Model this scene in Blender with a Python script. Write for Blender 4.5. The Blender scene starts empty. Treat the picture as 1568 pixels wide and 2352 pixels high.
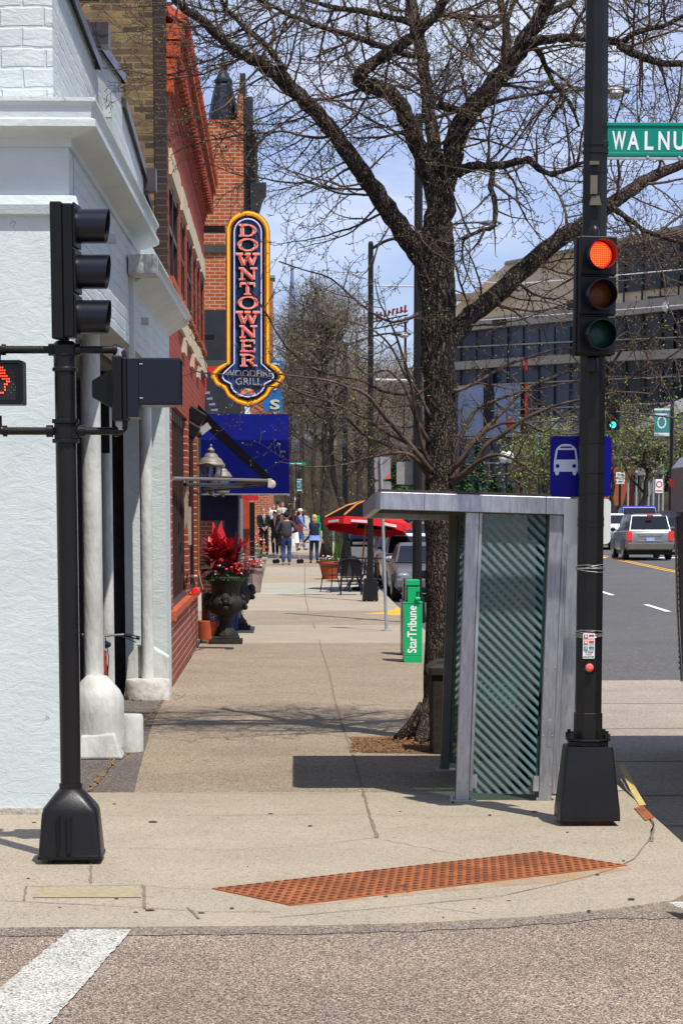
import bpy, math, random
from mathutils import Vector, Matrix
C = bpy.context.scene.collection
PI = math.pi
rad = math.radians

# ---------------------------------------------------------------- camera, sky, sun, exposure
F = 5600.0; PITCH = math.atan(.127); CP, SP = math.cos(PITCH), math.sin(PITCH)
YPP = 1180 + F * .127; HC = 2.1
TH = math.atan(.0257); CT, ST = math.cos(TH), math.sin(TH)
cam_d = bpy.data.cameras.new('camera'); cam = bpy.data.objects.new('camera', cam_d); C.objects.link(cam)
cam.location = (0, 0, HC); cam.rotation_euler = (PI / 2 - PITCH, 0, 0)
cam_d.sensor_fit = 'HORIZONTAL'; cam_d.sensor_width = 36; cam_d.lens = F / 1568 * 36
cam_d.shift_y = (YPP - 1176) / 1568
cam_d.clip_start = .1; cam_d.clip_end = 5000
bpy.context.scene.camera = cam
SUN_EL, SUN_AZ = rad(62.5), rad(148)
w = bpy.data.worlds.new('World'); bpy.context.scene.world = w; w.use_nodes = True
nt = w.node_tree; nt.nodes.clear()
sky = nt.nodes.new('ShaderNodeTexSky'); sky.sky_type = 'NISHITA'; sky.sun_disc = False
sky.sun_elevation = SUN_EL; sky.sun_rotation = SUN_AZ; sky.air_density = 1.0; sky.dust_density = .35; sky.ozone_density = 2.2
tc = nt.nodes.new('ShaderNodeTexCoord'); mp = nt.nodes.new('ShaderNodeMapping'); mp.inputs['Scale'].default_value = (1, 1, 3.2)
mp.inputs['Location'].default_value = (.35, .1, .22)
nz = nt.nodes.new('ShaderNodeTexNoise'); nz.inputs['Scale'].default_value = 5.5; nz.inputs['Detail'].default_value = 7; nz.inputs['Roughness'].default_value = .58; nz.inputs['Distortion'].default_value = .35
cr = nt.nodes.new('ShaderNodeValToRGB'); cr.color_ramp.elements[0].position = .42; cr.color_ramp.elements[1].position = .68
cr.color_ramp.elements[0].color = (.12, .12, .12, 1); cr.color_ramp.elements[1].color = (.8, .8, .8, 1)
mx = nt.nodes.new('ShaderNodeMixRGB'); mx.inputs['Color2'].default_value = (9.2, 9.9, 11.4, 1)
bg = nt.nodes.new('ShaderNodeBackground'); bg.inputs['Strength'].default_value = .088
ow = nt.nodes.new('ShaderNodeOutputWorld')
hs = nt.nodes.new('ShaderNodeHueSaturation'); hs.inputs['Saturation'].default_value = 1.0; hs.inputs['Value'].default_value = 1.0
L = nt.links.new
L(tc.outputs['Generated'], mp.inputs['Vector']); L(mp.outputs[0], nz.inputs['Vector']); L(nz.outputs['Fac'], cr.inputs[0])
tn = nt.nodes.new('ShaderNodeMixRGB'); tn.blend_type = 'MULTIPLY'; tn.inputs['Fac'].default_value = 1; tn.inputs['Color2'].default_value = (1.06, 1.05, 1.4, 1)
L(sky.outputs[0], tn.inputs['Color1']); L(tn.outputs[0], hs.inputs['Color']); L(hs.outputs[0], mx.inputs['Color1']); L(cr.outputs[0], mx.inputs['Fac']); L(mx.outputs[0], bg.inputs[0]); L(bg.outputs[0], ow.inputs[0])
sd = bpy.data.lights.new('sun', 'SUN'); sd.energy = 5.0; sd.angle = rad(.5); sd.color = (1, .95, .86)
so = bpy.data.objects.new('sun', sd); C.objects.link(so)
so.rotation_euler = Vector((math.sin(SUN_AZ) * math.cos(SUN_EL), math.cos(SUN_AZ) * math.cos(SUN_EL), math.sin(SUN_EL))).to_track_quat('Z', 'Y').to_euler()
sc = bpy.context.scene
sc.view_settings.view_transform = 'Standard'; sc.view_settings.look = 'None'; sc.view_settings.exposure = .16; sc.view_settings.gamma = 1
sc.render.engine = 'CYCLES'; sc.cycles.transparent_max_bounces = 16; sc.cycles.max_bounces = 6

# ---------------------------------------------------------------- coordinates
def G(t):
    "height of the pavement: level at first, then a gentle climb"
    if t < 48: return 0.0
    u = min(t, 240) - 48
    return .011 * (u * u / (u + 4))
def ray(x, y):
    a = (x - 784) / F; b = (YPP - y) / F
    return Vector((a, CP + SP * b, -SP + CP * b))
def at(x, y, Y):
    d = ray(x, y); return Vector((0, 0, HC)) + d * (Y / d.y)
def gnd(x, y, h=0.0):
    d = ray(x, y); return Vector((0, 0, HC)) + d * ((h - HC) / d.z)
def S(a, t, z=0.0): return Vector((a * CT - t * ST, a * ST + t * CT, z))
def W2S(p): return Vector((p[0] * CT + p[1] * ST, -p[0] * ST + p[1] * CT, p[2]))
def aX(x, t, z=0.0):
    "street offset a of the point seen at column x, distance t"
    a = (x - 640) / F * t
    for i in range(8):
        p = S(a, t, z); q = pxy(p); a += (x - q[0]) / F * t
    return a
def pxy(p):
    Y, Z = p[1], p[2] - HC
    yc = Y * SP + Z * CP; zc = Y * CP - Z * SP
    return (784 + F * p[0] / zc, YPP - F * yc / zc)
def zY(y, t, x=784): return at(x, y, t)[2]

# ---------------------------------------------------------------- materials
MATS = {}
def nodes(m):
    m.use_nodes = True; n = m.node_tree; return n, n.nodes['Principled BSDF'], n.links.new
def mat(name, col, rough=.6, metal=0, var=.15, scale=6, bump=0, bscale=40, spec=.28, emit=None, es=1, coat=0, col2=None, detail=6, stretch=None, alpha=None):
    if name in MATS: return MATS[name]
    m = bpy.data.materials.new(name); n, b, l = nodes(m)
    b.inputs['Roughness'].default_value = rough; b.inputs['Metallic'].default_value = metal
    b.inputs['Specular IOR Level'].default_value = spec
    if coat: b.inputs['Coat Weight'].default_value = coat; b.inputs['Coat Roughness'].default_value = .06
    c = n.nodes.new('ShaderNodeTexCoord'); vec = c.outputs['Object']
    if stretch:
        mpp = n.nodes.new('ShaderNodeMapping'); mpp.inputs['Scale'].default_value = stretch; l(vec, mpp.inputs[0]); vec = mpp.outputs[0]
    t = n.nodes.new('ShaderNodeTexNoise'); t.inputs['Scale'].default_value = scale; t.inputs['Detail'].default_value = detail; t.inputs['Roughness'].default_value = .6
    l(vec, t.inputs['Vector'])
    r = n.nodes.new('ShaderNodeValToRGB'); r.color_ramp.elements[0].position = .3; r.color_ramp.elements[1].position = .7
    c2 = col2 or tuple(min(1, v * (1 + var)) for v in col)
    c1 = col if col2 else tuple(v * (1 - var) for v in col)
    r.color_ramp.elements[0].color = (*c1, 1); r.color_ramp.elements[1].color = (*c2, 1)
    l(t.outputs['Fac'], r.inputs[0]); l(r.outputs[0], b.inputs['Base Color'])
    if bump:
        t2 = n.nodes.new('ShaderNodeTexNoise'); t2.inputs['Scale'].default_value = bscale; t2.inputs['Detail'].default_value = 5
        l(vec, t2.inputs['Vector'])
        bp = n.nodes.new('ShaderNodeBump'); bp.inputs['Strength'].default_value = bump; bp.inputs['Distance'].default_value = .02
        l(t2.outputs['Fac'], bp.inputs['Height']); l(bp.outputs[0], b.inputs['Normal'])
    if emit: b.inputs['Emission Color'].default_value = (*emit, 1); b.inputs['Emission Strength'].default_value = es
    MATS[name] = m; return m
def brick_mat(name, c1, c2, mortar, axis, bw=.22, bh=.075, ms=.011, rough=.85, bump=.5, paint=None, warp=0, dirt=.25, dirtcol=(.05, .04, .03)):
    "axis 'x': wall facing the camera (x,z); axis 'y': wall along the street (y,z)"
    m = bpy.data.materials.new(name); n, b, l = nodes(m); b.inputs['Roughness'].default_value = rough; b.inputs['Specular IOR Level'].default_value = .25
    c = n.nodes.new('ShaderNodeTexCoord'); sp = n.nodes.new('ShaderNodeSeparateXYZ'); cb = n.nodes.new('ShaderNodeCombineXYZ')
    l(c.outputs['Object'], sp.inputs[0]); l(sp.outputs['X' if axis == 'x' else 'Y'], cb.inputs['X']); l(sp.outputs['Z'], cb.inputs['Y'])
    vec = cb.outputs[0]
    if warp:
        wn = n.nodes.new('ShaderNodeTexNoise'); wn.inputs['Scale'].default_value = 3; l(c.outputs['Object'], wn.inputs['Vector'])
        ad = n.nodes.new('ShaderNodeMixRGB'); ad.blend_type = 'ADD'; ad.inputs['Fac'].default_value = warp; l(vec, ad.inputs[1]); l(wn.outputs['Color'], ad.inputs[2]); vec = ad.outputs[0]
    br = n.nodes.new('ShaderNodeTexBrick'); br.inputs['Scale'].default_value = 1; br.inputs['Brick Width'].default_value = bw; br.inputs['Row Height'].default_value = bh
    br.inputs['Mortar Size'].default_value = ms; br.inputs['Mortar Smooth'].default_value = .2; br.inputs['Bias'].default_value = 0
    br.inputs['Color1'].default_value = (*c1, 1); br.inputs['Color2'].default_value = (*c2, 1); br.inputs['Mortar'].default_value = (*mortar, 1)
    l(vec, br.inputs['Vector'])
    nz = n.nodes.new('ShaderNodeTexNoise'); nz.inputs['Scale'].default_value = 1.7; nz.inputs['Detail'].default_value = 9; nz.inputs['Roughness'].default_value = .68; l(c.outputs['Object'], nz.inputs['Vector'])
    rp = n.nodes.new('ShaderNodeValToRGB'); rp.color_ramp.elements[0].position = .42; rp.color_ramp.elements[1].position = .7
    rp.color_ramp.elements[0].color = (0, 0, 0, 1); rp.color_ramp.elements[1].color = (dirt, dirt, dirt, 1); l(nz.outputs['Fac'], rp.inputs[0])
    mxx = n.nodes.new('ShaderNodeMixRGB'); l(rp.outputs[0], mxx.inputs['Fac']); l(br.outputs['Color'], mxx.inputs[1]); mxx.inputs[2].default_value = (*dirtcol, 1)
    l(mxx.outputs[0], b.inputs['Base Color'])
    n2 = n.nodes.new('ShaderNodeTexNoise'); n2.inputs['Scale'].default_value = 35; n2.inputs['Detail'].default_value = 4; l(c.outputs['Object'], n2.inputs['Vector'])
    mth = n.nodes.new('ShaderNodeMath'); mth.operation = 'MULTIPLY_ADD'; l(br.outputs['Fac'], mth.inputs[0]); mth.inputs[1].default_value = -1; l(n2.outputs['Fac'], mth.inputs[2])
    bp = n.nodes.new('ShaderNodeBump'); bp.inputs['Strength'].default_value = bump; bp.inputs['Distance'].default_value = .012; l(mth.outputs[0], bp.inputs['Height']); l(bp.outputs[0], b.inputs['Normal'])
    MATS[name] = m; return m
def speckle_mat(name, cols, scale, rough=.9, patch=.15, pscale=.8, bump=.3, fine=None, stain=None):
    "aggregate ground: random coloured cells with slow patches"
    m = bpy.data.materials.new(name); n, b, l = nodes(m); b.inputs['Roughness'].default_value = rough; b.inputs['Specular IOR Level'].default_value = .3
    c = n.nodes.new('ShaderNodeTexCoord')
    v = n.nodes.new('ShaderNodeTexVoronoi'); v.inputs['Scale'].default_value = scale; l(c.outputs['Object'], v.inputs['Vector'])
    sp = n.nodes.new('ShaderNodeSeparateXYZ'); l(v.outputs['Color'], sp.inputs[0])
    r = n.nodes.new('ShaderNodeValToRGB'); r.color_ramp.interpolation = 'CONSTANT'
    e = r.color_ramp.elements
    while len(e) < len(cols): e.new(.5)
    for i, (p, q) in enumerate(cols): e[i].position = p; e[i].color = (*q, 1)
    l(sp.outputs[0], r.inputs[0])
    t = n.nodes.new('ShaderNodeTexNoise'); t.inputs['Scale'].default_value = pscale; t.inputs['Detail'].default_value = 8; t.inputs['Roughness'].default_value = .65; l(c.outputs['Object'], t.inputs['Vector'])
    rr = n.nodes.new('ShaderNodeMapRange'); rr.inputs['From Min'].default_value = .3; rr.inputs['From Max'].default_value = .7; rr.inputs['To Min'].default_value = 1 - patch; rr.inputs['To Max'].default_value = 1 + patch
    l(t.outputs['Fac'], rr.inputs[0])
    mu = n.nodes.new('ShaderNodeMixRGB'); mu.blend_type = 'MULTIPLY'; mu.inputs['Fac'].default_value = 1; l(r.outputs[0], mu.inputs[1]); l(rr.outputs[0], mu.inputs[2])
    out = mu.outputs[0]
    if stain:
        t3 = n.nodes.new('ShaderNodeTexNoise'); t3.inputs['Scale'].default_value = 2.3; t3.inputs['Detail'].default_value = 9; t3.inputs['Roughness'].default_value = .7
        mp3 = n.nodes.new('ShaderNodeMapping'); mp3.inputs['Scale'].default_value = (.6, 1.6, 1); mp3.inputs['Location'].default_value = (3, 7, 0); l(c.outputs['Object'], mp3.inputs[0]); l(mp3.outputs[0], t3.inputs['Vector'])
        r3 = n.nodes.new('ShaderNodeValToRGB'); r3.color_ramp.elements[0].position = .55; r3.color_ramp.elements[1].position = .75; r3.color_ramp.elements[0].color = (0, 0, 0, 1); r3.color_ramp.elements[1].color = (.45, .45, .45, 1); l(t3.outputs['Fac'], r3.inputs[0])
        m3 = n.nodes.new('ShaderNodeMixRGB'); l(r3.outputs[0], m3.inputs['Fac']); l(out, m3.inputs[1]); m3.inputs[2].default_value = (*stain, 1); out = m3.outputs[0]
        v4 = n.nodes.new('ShaderNodeTexVoronoi'); v4.inputs['Scale'].default_value = 3.2; v4.inputs['Randomness'].default_value = 1; l(c.outputs['Object'], v4.inputs['Vector'])
        r4 = n.nodes.new('ShaderNodeValToRGB'); r4.color_ramp.interpolation = 'LINEAR'; r4.color_ramp.elements[0].position = .045; r4.color_ramp.elements[1].position = .06; r4.color_ramp.elements[0].color = (.6, .6, .6, 1); r4.color_ramp.elements[1].color = (0, 0, 0, 1); l(v4.outputs['Distance'], r4.inputs[0])
        m4 = n.nodes.new('ShaderNodeMixRGB'); l(r4.outputs[0], m4.inputs['Fac']); l(out, m4.inputs[1]); m4.inputs[2].default_value = (.1, .085, .07, 1); out = m4.outputs[0]
    l(out, b.inputs['Base Color'])
    bp = n.nodes.new('ShaderNodeBump'); bp.inputs['Strength'].default_value = bump; bp.inputs['Distance'].default_value = .004; l(v.outputs['Distance'], bp.inputs['Height']); l(bp.outputs[0], b.inputs['Normal'])
    MATS[name] = m; return m
def glass_mat(name, tint=(.7, .86, .84), refl=.12, stripes=None, rough=.02, milk=(.25, .42, .42)):
    m = bpy.data.materials.new(name); m.use_nodes = True; n = m.node_tree; l = n.links.new; n.nodes.clear()
    o = n.nodes.new('ShaderNodeOutputMaterial'); tr = n.nodes.new('ShaderNodeBsdfTransparent'); tr.inputs[0].default_value = (*tint, 1)
    gl = n.nodes.new('ShaderNodeBsdfGlossy'); gl.inputs['Roughness'].default_value = rough; mxs = n.nodes.new('ShaderNodeMixShader'); mxs.inputs[0].default_value = refl
    l(tr.outputs[0], mxs.inputs[1]); l(gl.outputs[0], mxs.inputs[2]); out = mxs.outputs[0]
    if stripes:
        sgn, per, duty = stripes
        c = n.nodes.new('ShaderNodeTexCoord'); sp = n.nodes.new('ShaderNodeSeparateXYZ'); l(c.outputs['Object'], sp.inputs[0])
        sxy = n.nodes.new('ShaderNodeMath'); sxy.operation = 'ADD'; l(sp.outputs['X'], sxy.inputs[0]); l(sp.outputs['Y'], sxy.inputs[1])
        sm = n.nodes.new('ShaderNodeMath'); sm.operation = 'MULTIPLY_ADD'; l(sxy.outputs[0], sm.inputs[0]); sm.inputs[1].default_value = sgn; l(sp.outputs['Z'], sm.inputs[2])
        dv = n.nodes.new('ShaderNodeMath'); dv.operation = 'DIVIDE'; l(sm.outputs[0], dv.inputs[0]); dv.inputs[1].default_value = per
        fr = n.nodes.new('ShaderNodeMath'); fr.operation = 'FRACT'; l(dv.outputs[0], fr.inputs[0])
        lt = n.nodes.new('ShaderNodeMath'); lt.operation = 'LESS_THAN'; l(fr.outputs[0], lt.inputs[0]); lt.inputs[1].default_value = duty
        df = n.nodes.new('ShaderNodeBsdfDiffuse'); df.inputs[0].default_value = (*milk, 1)
        tl = n.nodes.new('ShaderNodeBsdfTranslucent'); tl.inputs[0].default_value = (*milk, 1)
        a1 = n.nodes.new('ShaderNodeMixShader'); a1.inputs[0].default_value = .45; l(df.outputs[0], a1.inputs[1]); l(tl.outputs[0], a1.inputs[2])
        a2 = n.nodes.new('ShaderNodeMixShader'); a2.inputs[0].default_value = .72; l(out, a2.inputs[1]); l(a1.outputs[0], a2.inputs[2])
        a3 = n.nodes.new('ShaderNodeMixShader'); l(lt.outputs[0], a3.inputs[0]); l(out, a3.inputs[1]); l(a2.outputs[0], a3.inputs[2]); out = a3.outputs[0]
    l(out, o.inputs[0]); MATS[name] = m; return m

# ---------------------------------------------------------------- mesh builder
class MB:
    def __init__(s): s.v = []; s.f = []; s.mi = []; s.cuts = []
    def add(s, vs, fs, mi=0, M=None):
        k = len(s.v); s.cuts.append((k, len(s.f)))
        s.v += [tuple(M @ Vector(p)) if M else tuple(p) for p in vs]
        s.f += [tuple(i + k for i in q) for q in fs]; s.mi += [mi] * len(fs); return s
    def box(s, x0, x1, y0, y1, z0, z1, mi=0, M=None):
        vs = [(x, y, z) for z in (z0, z1) for y in (y0, y1) for x in (x0, x1)]
        return s.add(vs, [(0, 2, 3, 1), (4, 5, 7, 6), (0, 1, 5, 4), (2, 6, 7, 3), (0, 4, 6, 2), (1, 3, 7, 5)], mi, M)
    def quad(s, *p, mi=0): return s.add(p, [tuple(range(len(p)))], mi)
    def tube(s, pts, r, n=8, cap=True, mi=0, M=None, tw=0):
        pts = [Vector(p) for p in pts]; rs = r if isinstance(r, (list, tuple)) else [r] * len(pts)
        vs = []; u = None
        for i, p in enumerate(pts):
            d = (pts[min(i + 1, len(pts) - 1)] - pts[max(i - 1, 0)])
            if d.length < 1e-9: d = Vector((0, 0, 1))
            d.normalize()
            if u is None:
                u = d.cross(Vector((0, 1, 0)) if abs(d.y) < .9 else Vector((1, 0, 0))).normalized()
            else:
                u = (u - d * u.dot(d)).normalized()
            w_ = d.cross(u)
            for k in range(n):
                a = 2 * PI * k / n + tw; vs.append(p + (u * math.cos(a) + w_ * math.sin(a)) * rs[i])
        fs = [(i * n + k, i * n + (k + 1) % n, (i + 1) * n + (k + 1) % n, (i + 1) * n + k) for i in range(len(pts) - 1) for k in range(n)]
        if cap: fs += [tuple(range(n - 1, -1, -1)), tuple((len(pts) - 1) * n + k for k in range(n))]
        return s.add(vs, fs, mi, M)
    def lathe(s, prof, n=16, c=(0, 0, 0), mi=0, M=None, sx=1, sy=1, ph=0):
        vs = []
        for r, z in prof:
            for k in range(n):
                a = 2 * PI * k / n + ph; vs.append((c[0] + r * math.cos(a) * sx, c[1] + r * math.sin(a) * sy, c[2] + z))
        m_ = len(prof)
        fs = [(i * n + k, i * n + (k + 1) % n, (i + 1) * n + (k + 1) % n, (i + 1) * n + k) for i in range(m_ - 1) for k in range(n)]
        fs += [tuple(range(n - 1, -1, -1)), tuple((m_ - 1) * n + k for k in range(n))]
        return s.add(vs, fs, mi, M)
    def prism(s, pts, y0, y1, mi=0, M=None, plane='xz'):
        n = len(pts)
        if plane == 'xz': vs = [(x, y0, z) for x, z in pts] + [(x, y1, z) for x, z in pts]
        elif plane == 'xy': vs = [(x, y, y0) for x, y in pts] + [(x, y, y1) for x, y in pts]
        else: vs = [(y0, x, z) for x, z in pts] + [(y1, x, z) for x, z in pts]
        fs = [tuple(range(n)), tuple(range(2 * n - 1, n - 1, -1))] + [(i, i + n, (i + 1) % n + n, (i + 1) % n) for i in range(n)]
        return s.add(vs, fs, mi, M)
    def ring(s, outer, inner, y0, y1, mi=0, M=None):
        "closed band between two outlines with the same count, in the xz plane"
        n = len(outer); vs = [(x, y, z) for y in (y0, y1) for o in (outer, inner) for x, z in o]
        fs = []
        for i in range(n):
            j = (i + 1) % n
            fs += [(i, j, n + j, n + i), (2 * n + i, 3 * n + i, 3 * n + j, 2 * n + j), (i, 2 * n + i, 2 * n + j, j), (n + i, n + j, 3 * n + j, 3 * n + i)]
        return s.add(vs, fs, mi, M)
    def loft(s, secs, mi=0, M=None, cap=True):
        n = len(secs[0]); vs = [p for q in secs for p in q]
        fs = [(i * n + k, i * n + (k + 1) % n, (i + 1) * n + (k + 1) % n, (i + 1) * n + k) for i in range(len(secs) - 1) for k in range(n)]
        if cap: fs += [tuple(range(n - 1, -1, -1)), tuple((len(secs) - 1) * n + k for k in range(n))]
        return s.add(vs, fs, mi, M)
    def ball(s, c, r, mi=0, n=8, sx=1, sy=1, sz=1, M=None):
        pr = [(r * math.sin(PI * i / n), -r * math.cos(PI * i / n) * sz) for i in range(n + 1)]
        pr[0] = (r * .02, pr[0][1]); pr[-1] = (r * .02, pr[-1][1])
        return s.lathe(pr, n + 2, c, mi, M, sx, sy)
    def split(s, name, mats, parent=None, **k):
        "one object for every piece that was added"
        cs = s.cuts + [(len(s.v), len(s.f))]; out = []
        for (v0, f0), (v1, f1) in zip(cs, cs[1:]):
            q = MB(); q.v = s.v[v0:v1]; q.f = [tuple(i - v0 for i in f) for f in s.f[f0:f1]]; q.mi = s.mi[f0:f1]; out.append(q.build(name, mats, parent, **k))
        return out
    def build(s, name, mats, parent=None, smooth=False, bevel=0, loc=None, rot=None, off=None, fixn=True):
        me = bpy.data.meshes.new(name)
        vs = s.v
        if off is not None: vs = [(x - off[0], y - off[1], z - off[2]) for x, y, z in vs]
        me.from_pydata(vs, [], s.f)
        for m in (mats if isinstance(mats, (list, tuple)) else [mats]): me.materials.append(m)
        me.polygons.foreach_set('material_index', s.mi)
        if smooth: me.polygons.foreach_set('use_smooth', [True] * len(s.f))
        if fixn and len(s.f) < 30000:
            import bmesh
            bm = bmesh.new(); bm.from_mesh(me); bmesh.ops.recalc_face_normals(bm, faces=bm.faces); bm.to_mesh(me); bm.free()
        me.update()
        o = bpy.data.objects.new(name, me); C.objects.link(o)
        if parent: o.parent = parent
        if loc is not None: o.location = loc
        if rot is not None: o.rotation_euler = rot
        if smooth and smooth != 'all':
            try: me.set_sharp_from_angle(angle=rad(38))
            except Exception: pass
        if bevel:
            b = o.modifiers.new('bevel', 'BEVEL'); b.width = bevel; b.segments = 2; b.limit_method = 'ANGLE'; b.angle_limit = rad(40)
        return o
def thing(name, label, cat, loc=(0, 0, 0), rot=0, group=None):
    o = bpy.data.objects.new(name, None); C.objects.link(o); o.location = loc; o.empty_display_size = .2
    o.rotation_euler = rot if isinstance(rot, tuple) else (0, 0, rot)
    o['label'] = label; o['category'] = cat
    if group: o['group'] = group
    return o
def tag(o, label, cat, group=None):
    o['label'] = label; o['category'] = cat
    if group: o['group'] = group
    return o
def struct(o, kind='structure'): o['kind'] = kind; return o
def copy_thing(root, loc, rot=None, label=None):
    r = root.copy(); C.objects.link(r); r.location = loc
    if rot is not None: r.rotation_euler = rot if isinstance(rot, tuple) else (0, 0, rot)
    if label: r['label'] = label
    for ch in list(root.children):
        c = ch.copy(); C.objects.link(c); c.parent = r
        for g in ch.children:
            d = g.copy(); C.objects.link(d); d.parent = c
    return r
def text(s_, w_, h_, M=None, d=.004, bold=0.0, mb=None, mi=0, align='C'):
    "lettering fitted in a w x h box in the xz plane, facing -y, added to mb"
    cu = bpy.data.curves.new('lettering', 'FONT'); cu.body = s_; cu.size = 1; cu.extrude = .01; cu.offset = bold; cu.resolution_u = 3
    ob = bpy.data.objects.new('lettering', cu); C.objects.link(ob)
    dg = bpy.context.evaluated_depsgraph_get(); me = bpy.data.meshes.new_from_object(ob.evaluated_get(dg))
    bpy.data.objects.remove(ob); bpy.data.curves.remove(cu)
    vs = [v.co.copy() for v in me.vertices]; fs = [tuple(p.vertices) for p in me.polygons]; bpy.data.meshes.remove(me)
    x0 = min(v.x for v in vs); x1 = max(v.x for v in vs); y0 = min(v.y for v in vs); y1 = max(v.y for v in vs)
    sx = w_ / (x1 - x0); sy = h_ / (y1 - y0)
    out = [((v.x - (x0 + x1) / 2) * sx, (-d if v.z > 0 else 0), (v.y - (y0 + y1) / 2) * sy) for v in vs]
    mb = mb or MB(); mb.add(out, fs, mi, M); return mb
def T(x, y, z): return Matrix.Translation((x, y, z))
def RX(a): return Matrix.Rotation(a, 4, 'X')
def RY(a): return Matrix.Rotation(a, 4, 'Y')
def RZ(a): return Matrix.Rotation(a, 4, 'Z')
def rrect(x0, x1, z0, z1, r, n=5):
    o = []
    for cx, cz, a0 in ((x1 - r, z1 - r, 0), (x0 + r, z1 - r, 90), (x0 + r, z0 + r, 180), (x1 - r, z0 + r, 270)):
        for i in range(n + 1):
            a = rad(a0 + 90 * i / n); o.append((cx + r * math.cos(a), cz + r * math.sin(a)))
    return o

# ---------------------------------------------------------------- palette
CONC = speckle_mat('apron concrete', [(0, (.2, .165, .125)), (.14, (.335, .285, .215)), (.9, (.41, .355, .275))], 110, patch=.08, pscale=1.3, bump=.15, stain=(.3, .24, .175))
CONC2 = speckle_mat('aggregate concrete', [(0, (.1, .078, .052)), (.15, (.235, .187, .13)), (.55, (.3, .245, .175)), (.9, (.385, .32, .235))], 85, patch=.14, pscale=.9, bump=.25, stain=(.2, .155, .105))
CONC3 = speckle_mat('pale concrete', [(0, (.31, .3, .26)), (.5, (.39, .375, .325))], 90, patch=.1, pscale=1, bump=.15)
AGG = speckle_mat('worn aggregate asphalt', [(0, (.035, .03, .035)), (.2, (.1, .085, .085)), (.4, (.2, .145, .105)), (.62, (.33, .25, .175)), (.85, (.5, .41, .3))], 150, patch=.2, pscale=.55, bump=.5, stain=(.13, .105, .09))
ASPH = speckle_mat('grey asphalt', [(0, (.07, .068, .07)), (.35, (.1, .097, .098)), (.88, (.17, .163, .155))], 45, patch=.12, pscale=.25, bump=.2)
ASPH2 = speckle_mat('dark asphalt', [(0, (.07, .06, .055)), (.4, (.12, .105, .09)), (.85, (.24, .21, .18))], 90, patch=.15, pscale=1, bump=.4)
PAD = speckle_mat('road concrete', [(0, (.2, .17, .135)), (.2, (.3, .26, .21)), (.85, (.37, .325, .265))], 60, patch=.13, pscale=.6, bump=.2)
JOINT = mat('joint filler', (.19, .15, .105), .95, var=.6, scale=60)
BLACKP = mat('dark bronze paint', (.0085, .0078, .008), .36, var=.25, scale=5, bump=.05, bscale=60, spec=.3)
BLACKP2 = mat('black plastic', (.005, .005, .006), .42, var=.2)
NAVYP = mat('visor plastic', (.004, .005, .012), .32, var=.15, spec=.4)
ALU = mat('anodised aluminium', (.4, .41, .44), .34, .75, var=.25, scale=7, bump=.04, bscale=90, stretch=(6, 6, 1))
ALUD = mat('dark aluminium', (.12, .12, .11), .5, .5, var=.2, scale=4)  # darker aluminium for the rear posts and side mullions of the shelter
GALV = mat('galvanised steel', (.4, .43, .46), .45, .6, var=.15, scale=12)
WHITEP = mat('white paint', (.78, .79, .78), .5, var=.05)
YEL = mat('yellow road paint', (.72, .36, .03), .7, var=.15, scale=8)

# ================================================================= SETTING: ground, road, pavement
def grid(avals, tvals, zf, name, m):
    b = MB(); na = len(avals)
    vs = [tuple(S(a, t, zf(a, t))) for t in tvals for a in avals]
    fs = [(j * na + i, j * na + i + 1, (j + 1) * na + i + 1, (j + 1) * na + i) for j in range(len(tvals) - 1) for i in range(na - 1)]
    b.add(vs, fs); return struct(b.build(name, m, fixn=False))
TV = [-40, -10, 0, 5, 8, 10, 11, 12, 13, 14, 15, 16, 20, 30, 40, 48, 50, 55, 60, 70, 80, 90, 110, 140, 180, 240, 400]
def ss(x): x = max(0, min(1, x)); return x * x * (3 - 2 * x)
def zroad(a, t): return G(t) - (.012 + .138 * ss((a - 1.6) / 1.3)) if t < 15.5 else G(t) - .15
grid([-60, -20, -6, -3, -1, 0, 1] + [1.2 + .1 * i for i in range(20)] + [4, 8, 20, 60], [t for t in TV if t <= 15] + [15.4], zroad, 'crossing_road', AGG)
grid([2.4, 4, 8, 12, 18, 24], [13.2, 15.4] + [t for t in TV if t > 15.5], lambda a, t: G(t) - .15 if t > 15.4 else -.154, 'main_road', ASPH)
grid([-900, -60, -3, 2, 24, 60, 900], [-60, 0, 48, 60, 90, 140, 240, 2500], lambda a, t: G(t) - .32, 'ground', mat('bare ground', (.16, .14, .1), .95, var=.4, scale=.4))
def slab(name, pts, m, top=0.0, th=.3):
    "flat slab from street-coordinate outline; lies on the climb"
    b = MB(); n = len(pts)
    vs = [tuple(S(a, t, G(t) + top)) for a, t in pts] + [tuple(S(a, t, G(t) + top - th)) for a, t in pts]
    b.add(vs, [tuple(range(n)), tuple(range(2 * n - 1, n - 1, -1))] + [(i, i + n, (i + 1) % n + n, (i + 1) % n) for i in range(n)])
    return struct(b.build(name, m))
front = [(-30, 12.3), (-4, 12.33), (-.76, 12.34), (.2, 12.36), (.7, 12.42), (1.3, 12.6), (1.8, 12.86), (2.15, 13.13), (2.4, 13.7), (2.52, 14.5), (2.59, 15.4), (2.61, 16.5), (2.62, 17.5), (2.63, 18.4)]
slab('sidewalk', front + [(-1.45, 18.42), (-30, 18.42)], CONC)
cw = 18.42
slab('sidewalk', [(-1.1, cw), (2.63, cw), (2.68, 21), (2.68, 27), (2.66, 39.9), (-1.28, 39.9), (-1.3, 27), (-1.26, 24), (-1.15, 20)], CONC2)
slab('porch_paving', [(-1.1, cw + .004), (-1.15, 20), (-1.26, 24), (-1.3, 27), (-1.34, 29.6), (-6, 29.6), (-6, cw + .004)], ASPH2, top=-.004)
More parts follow.
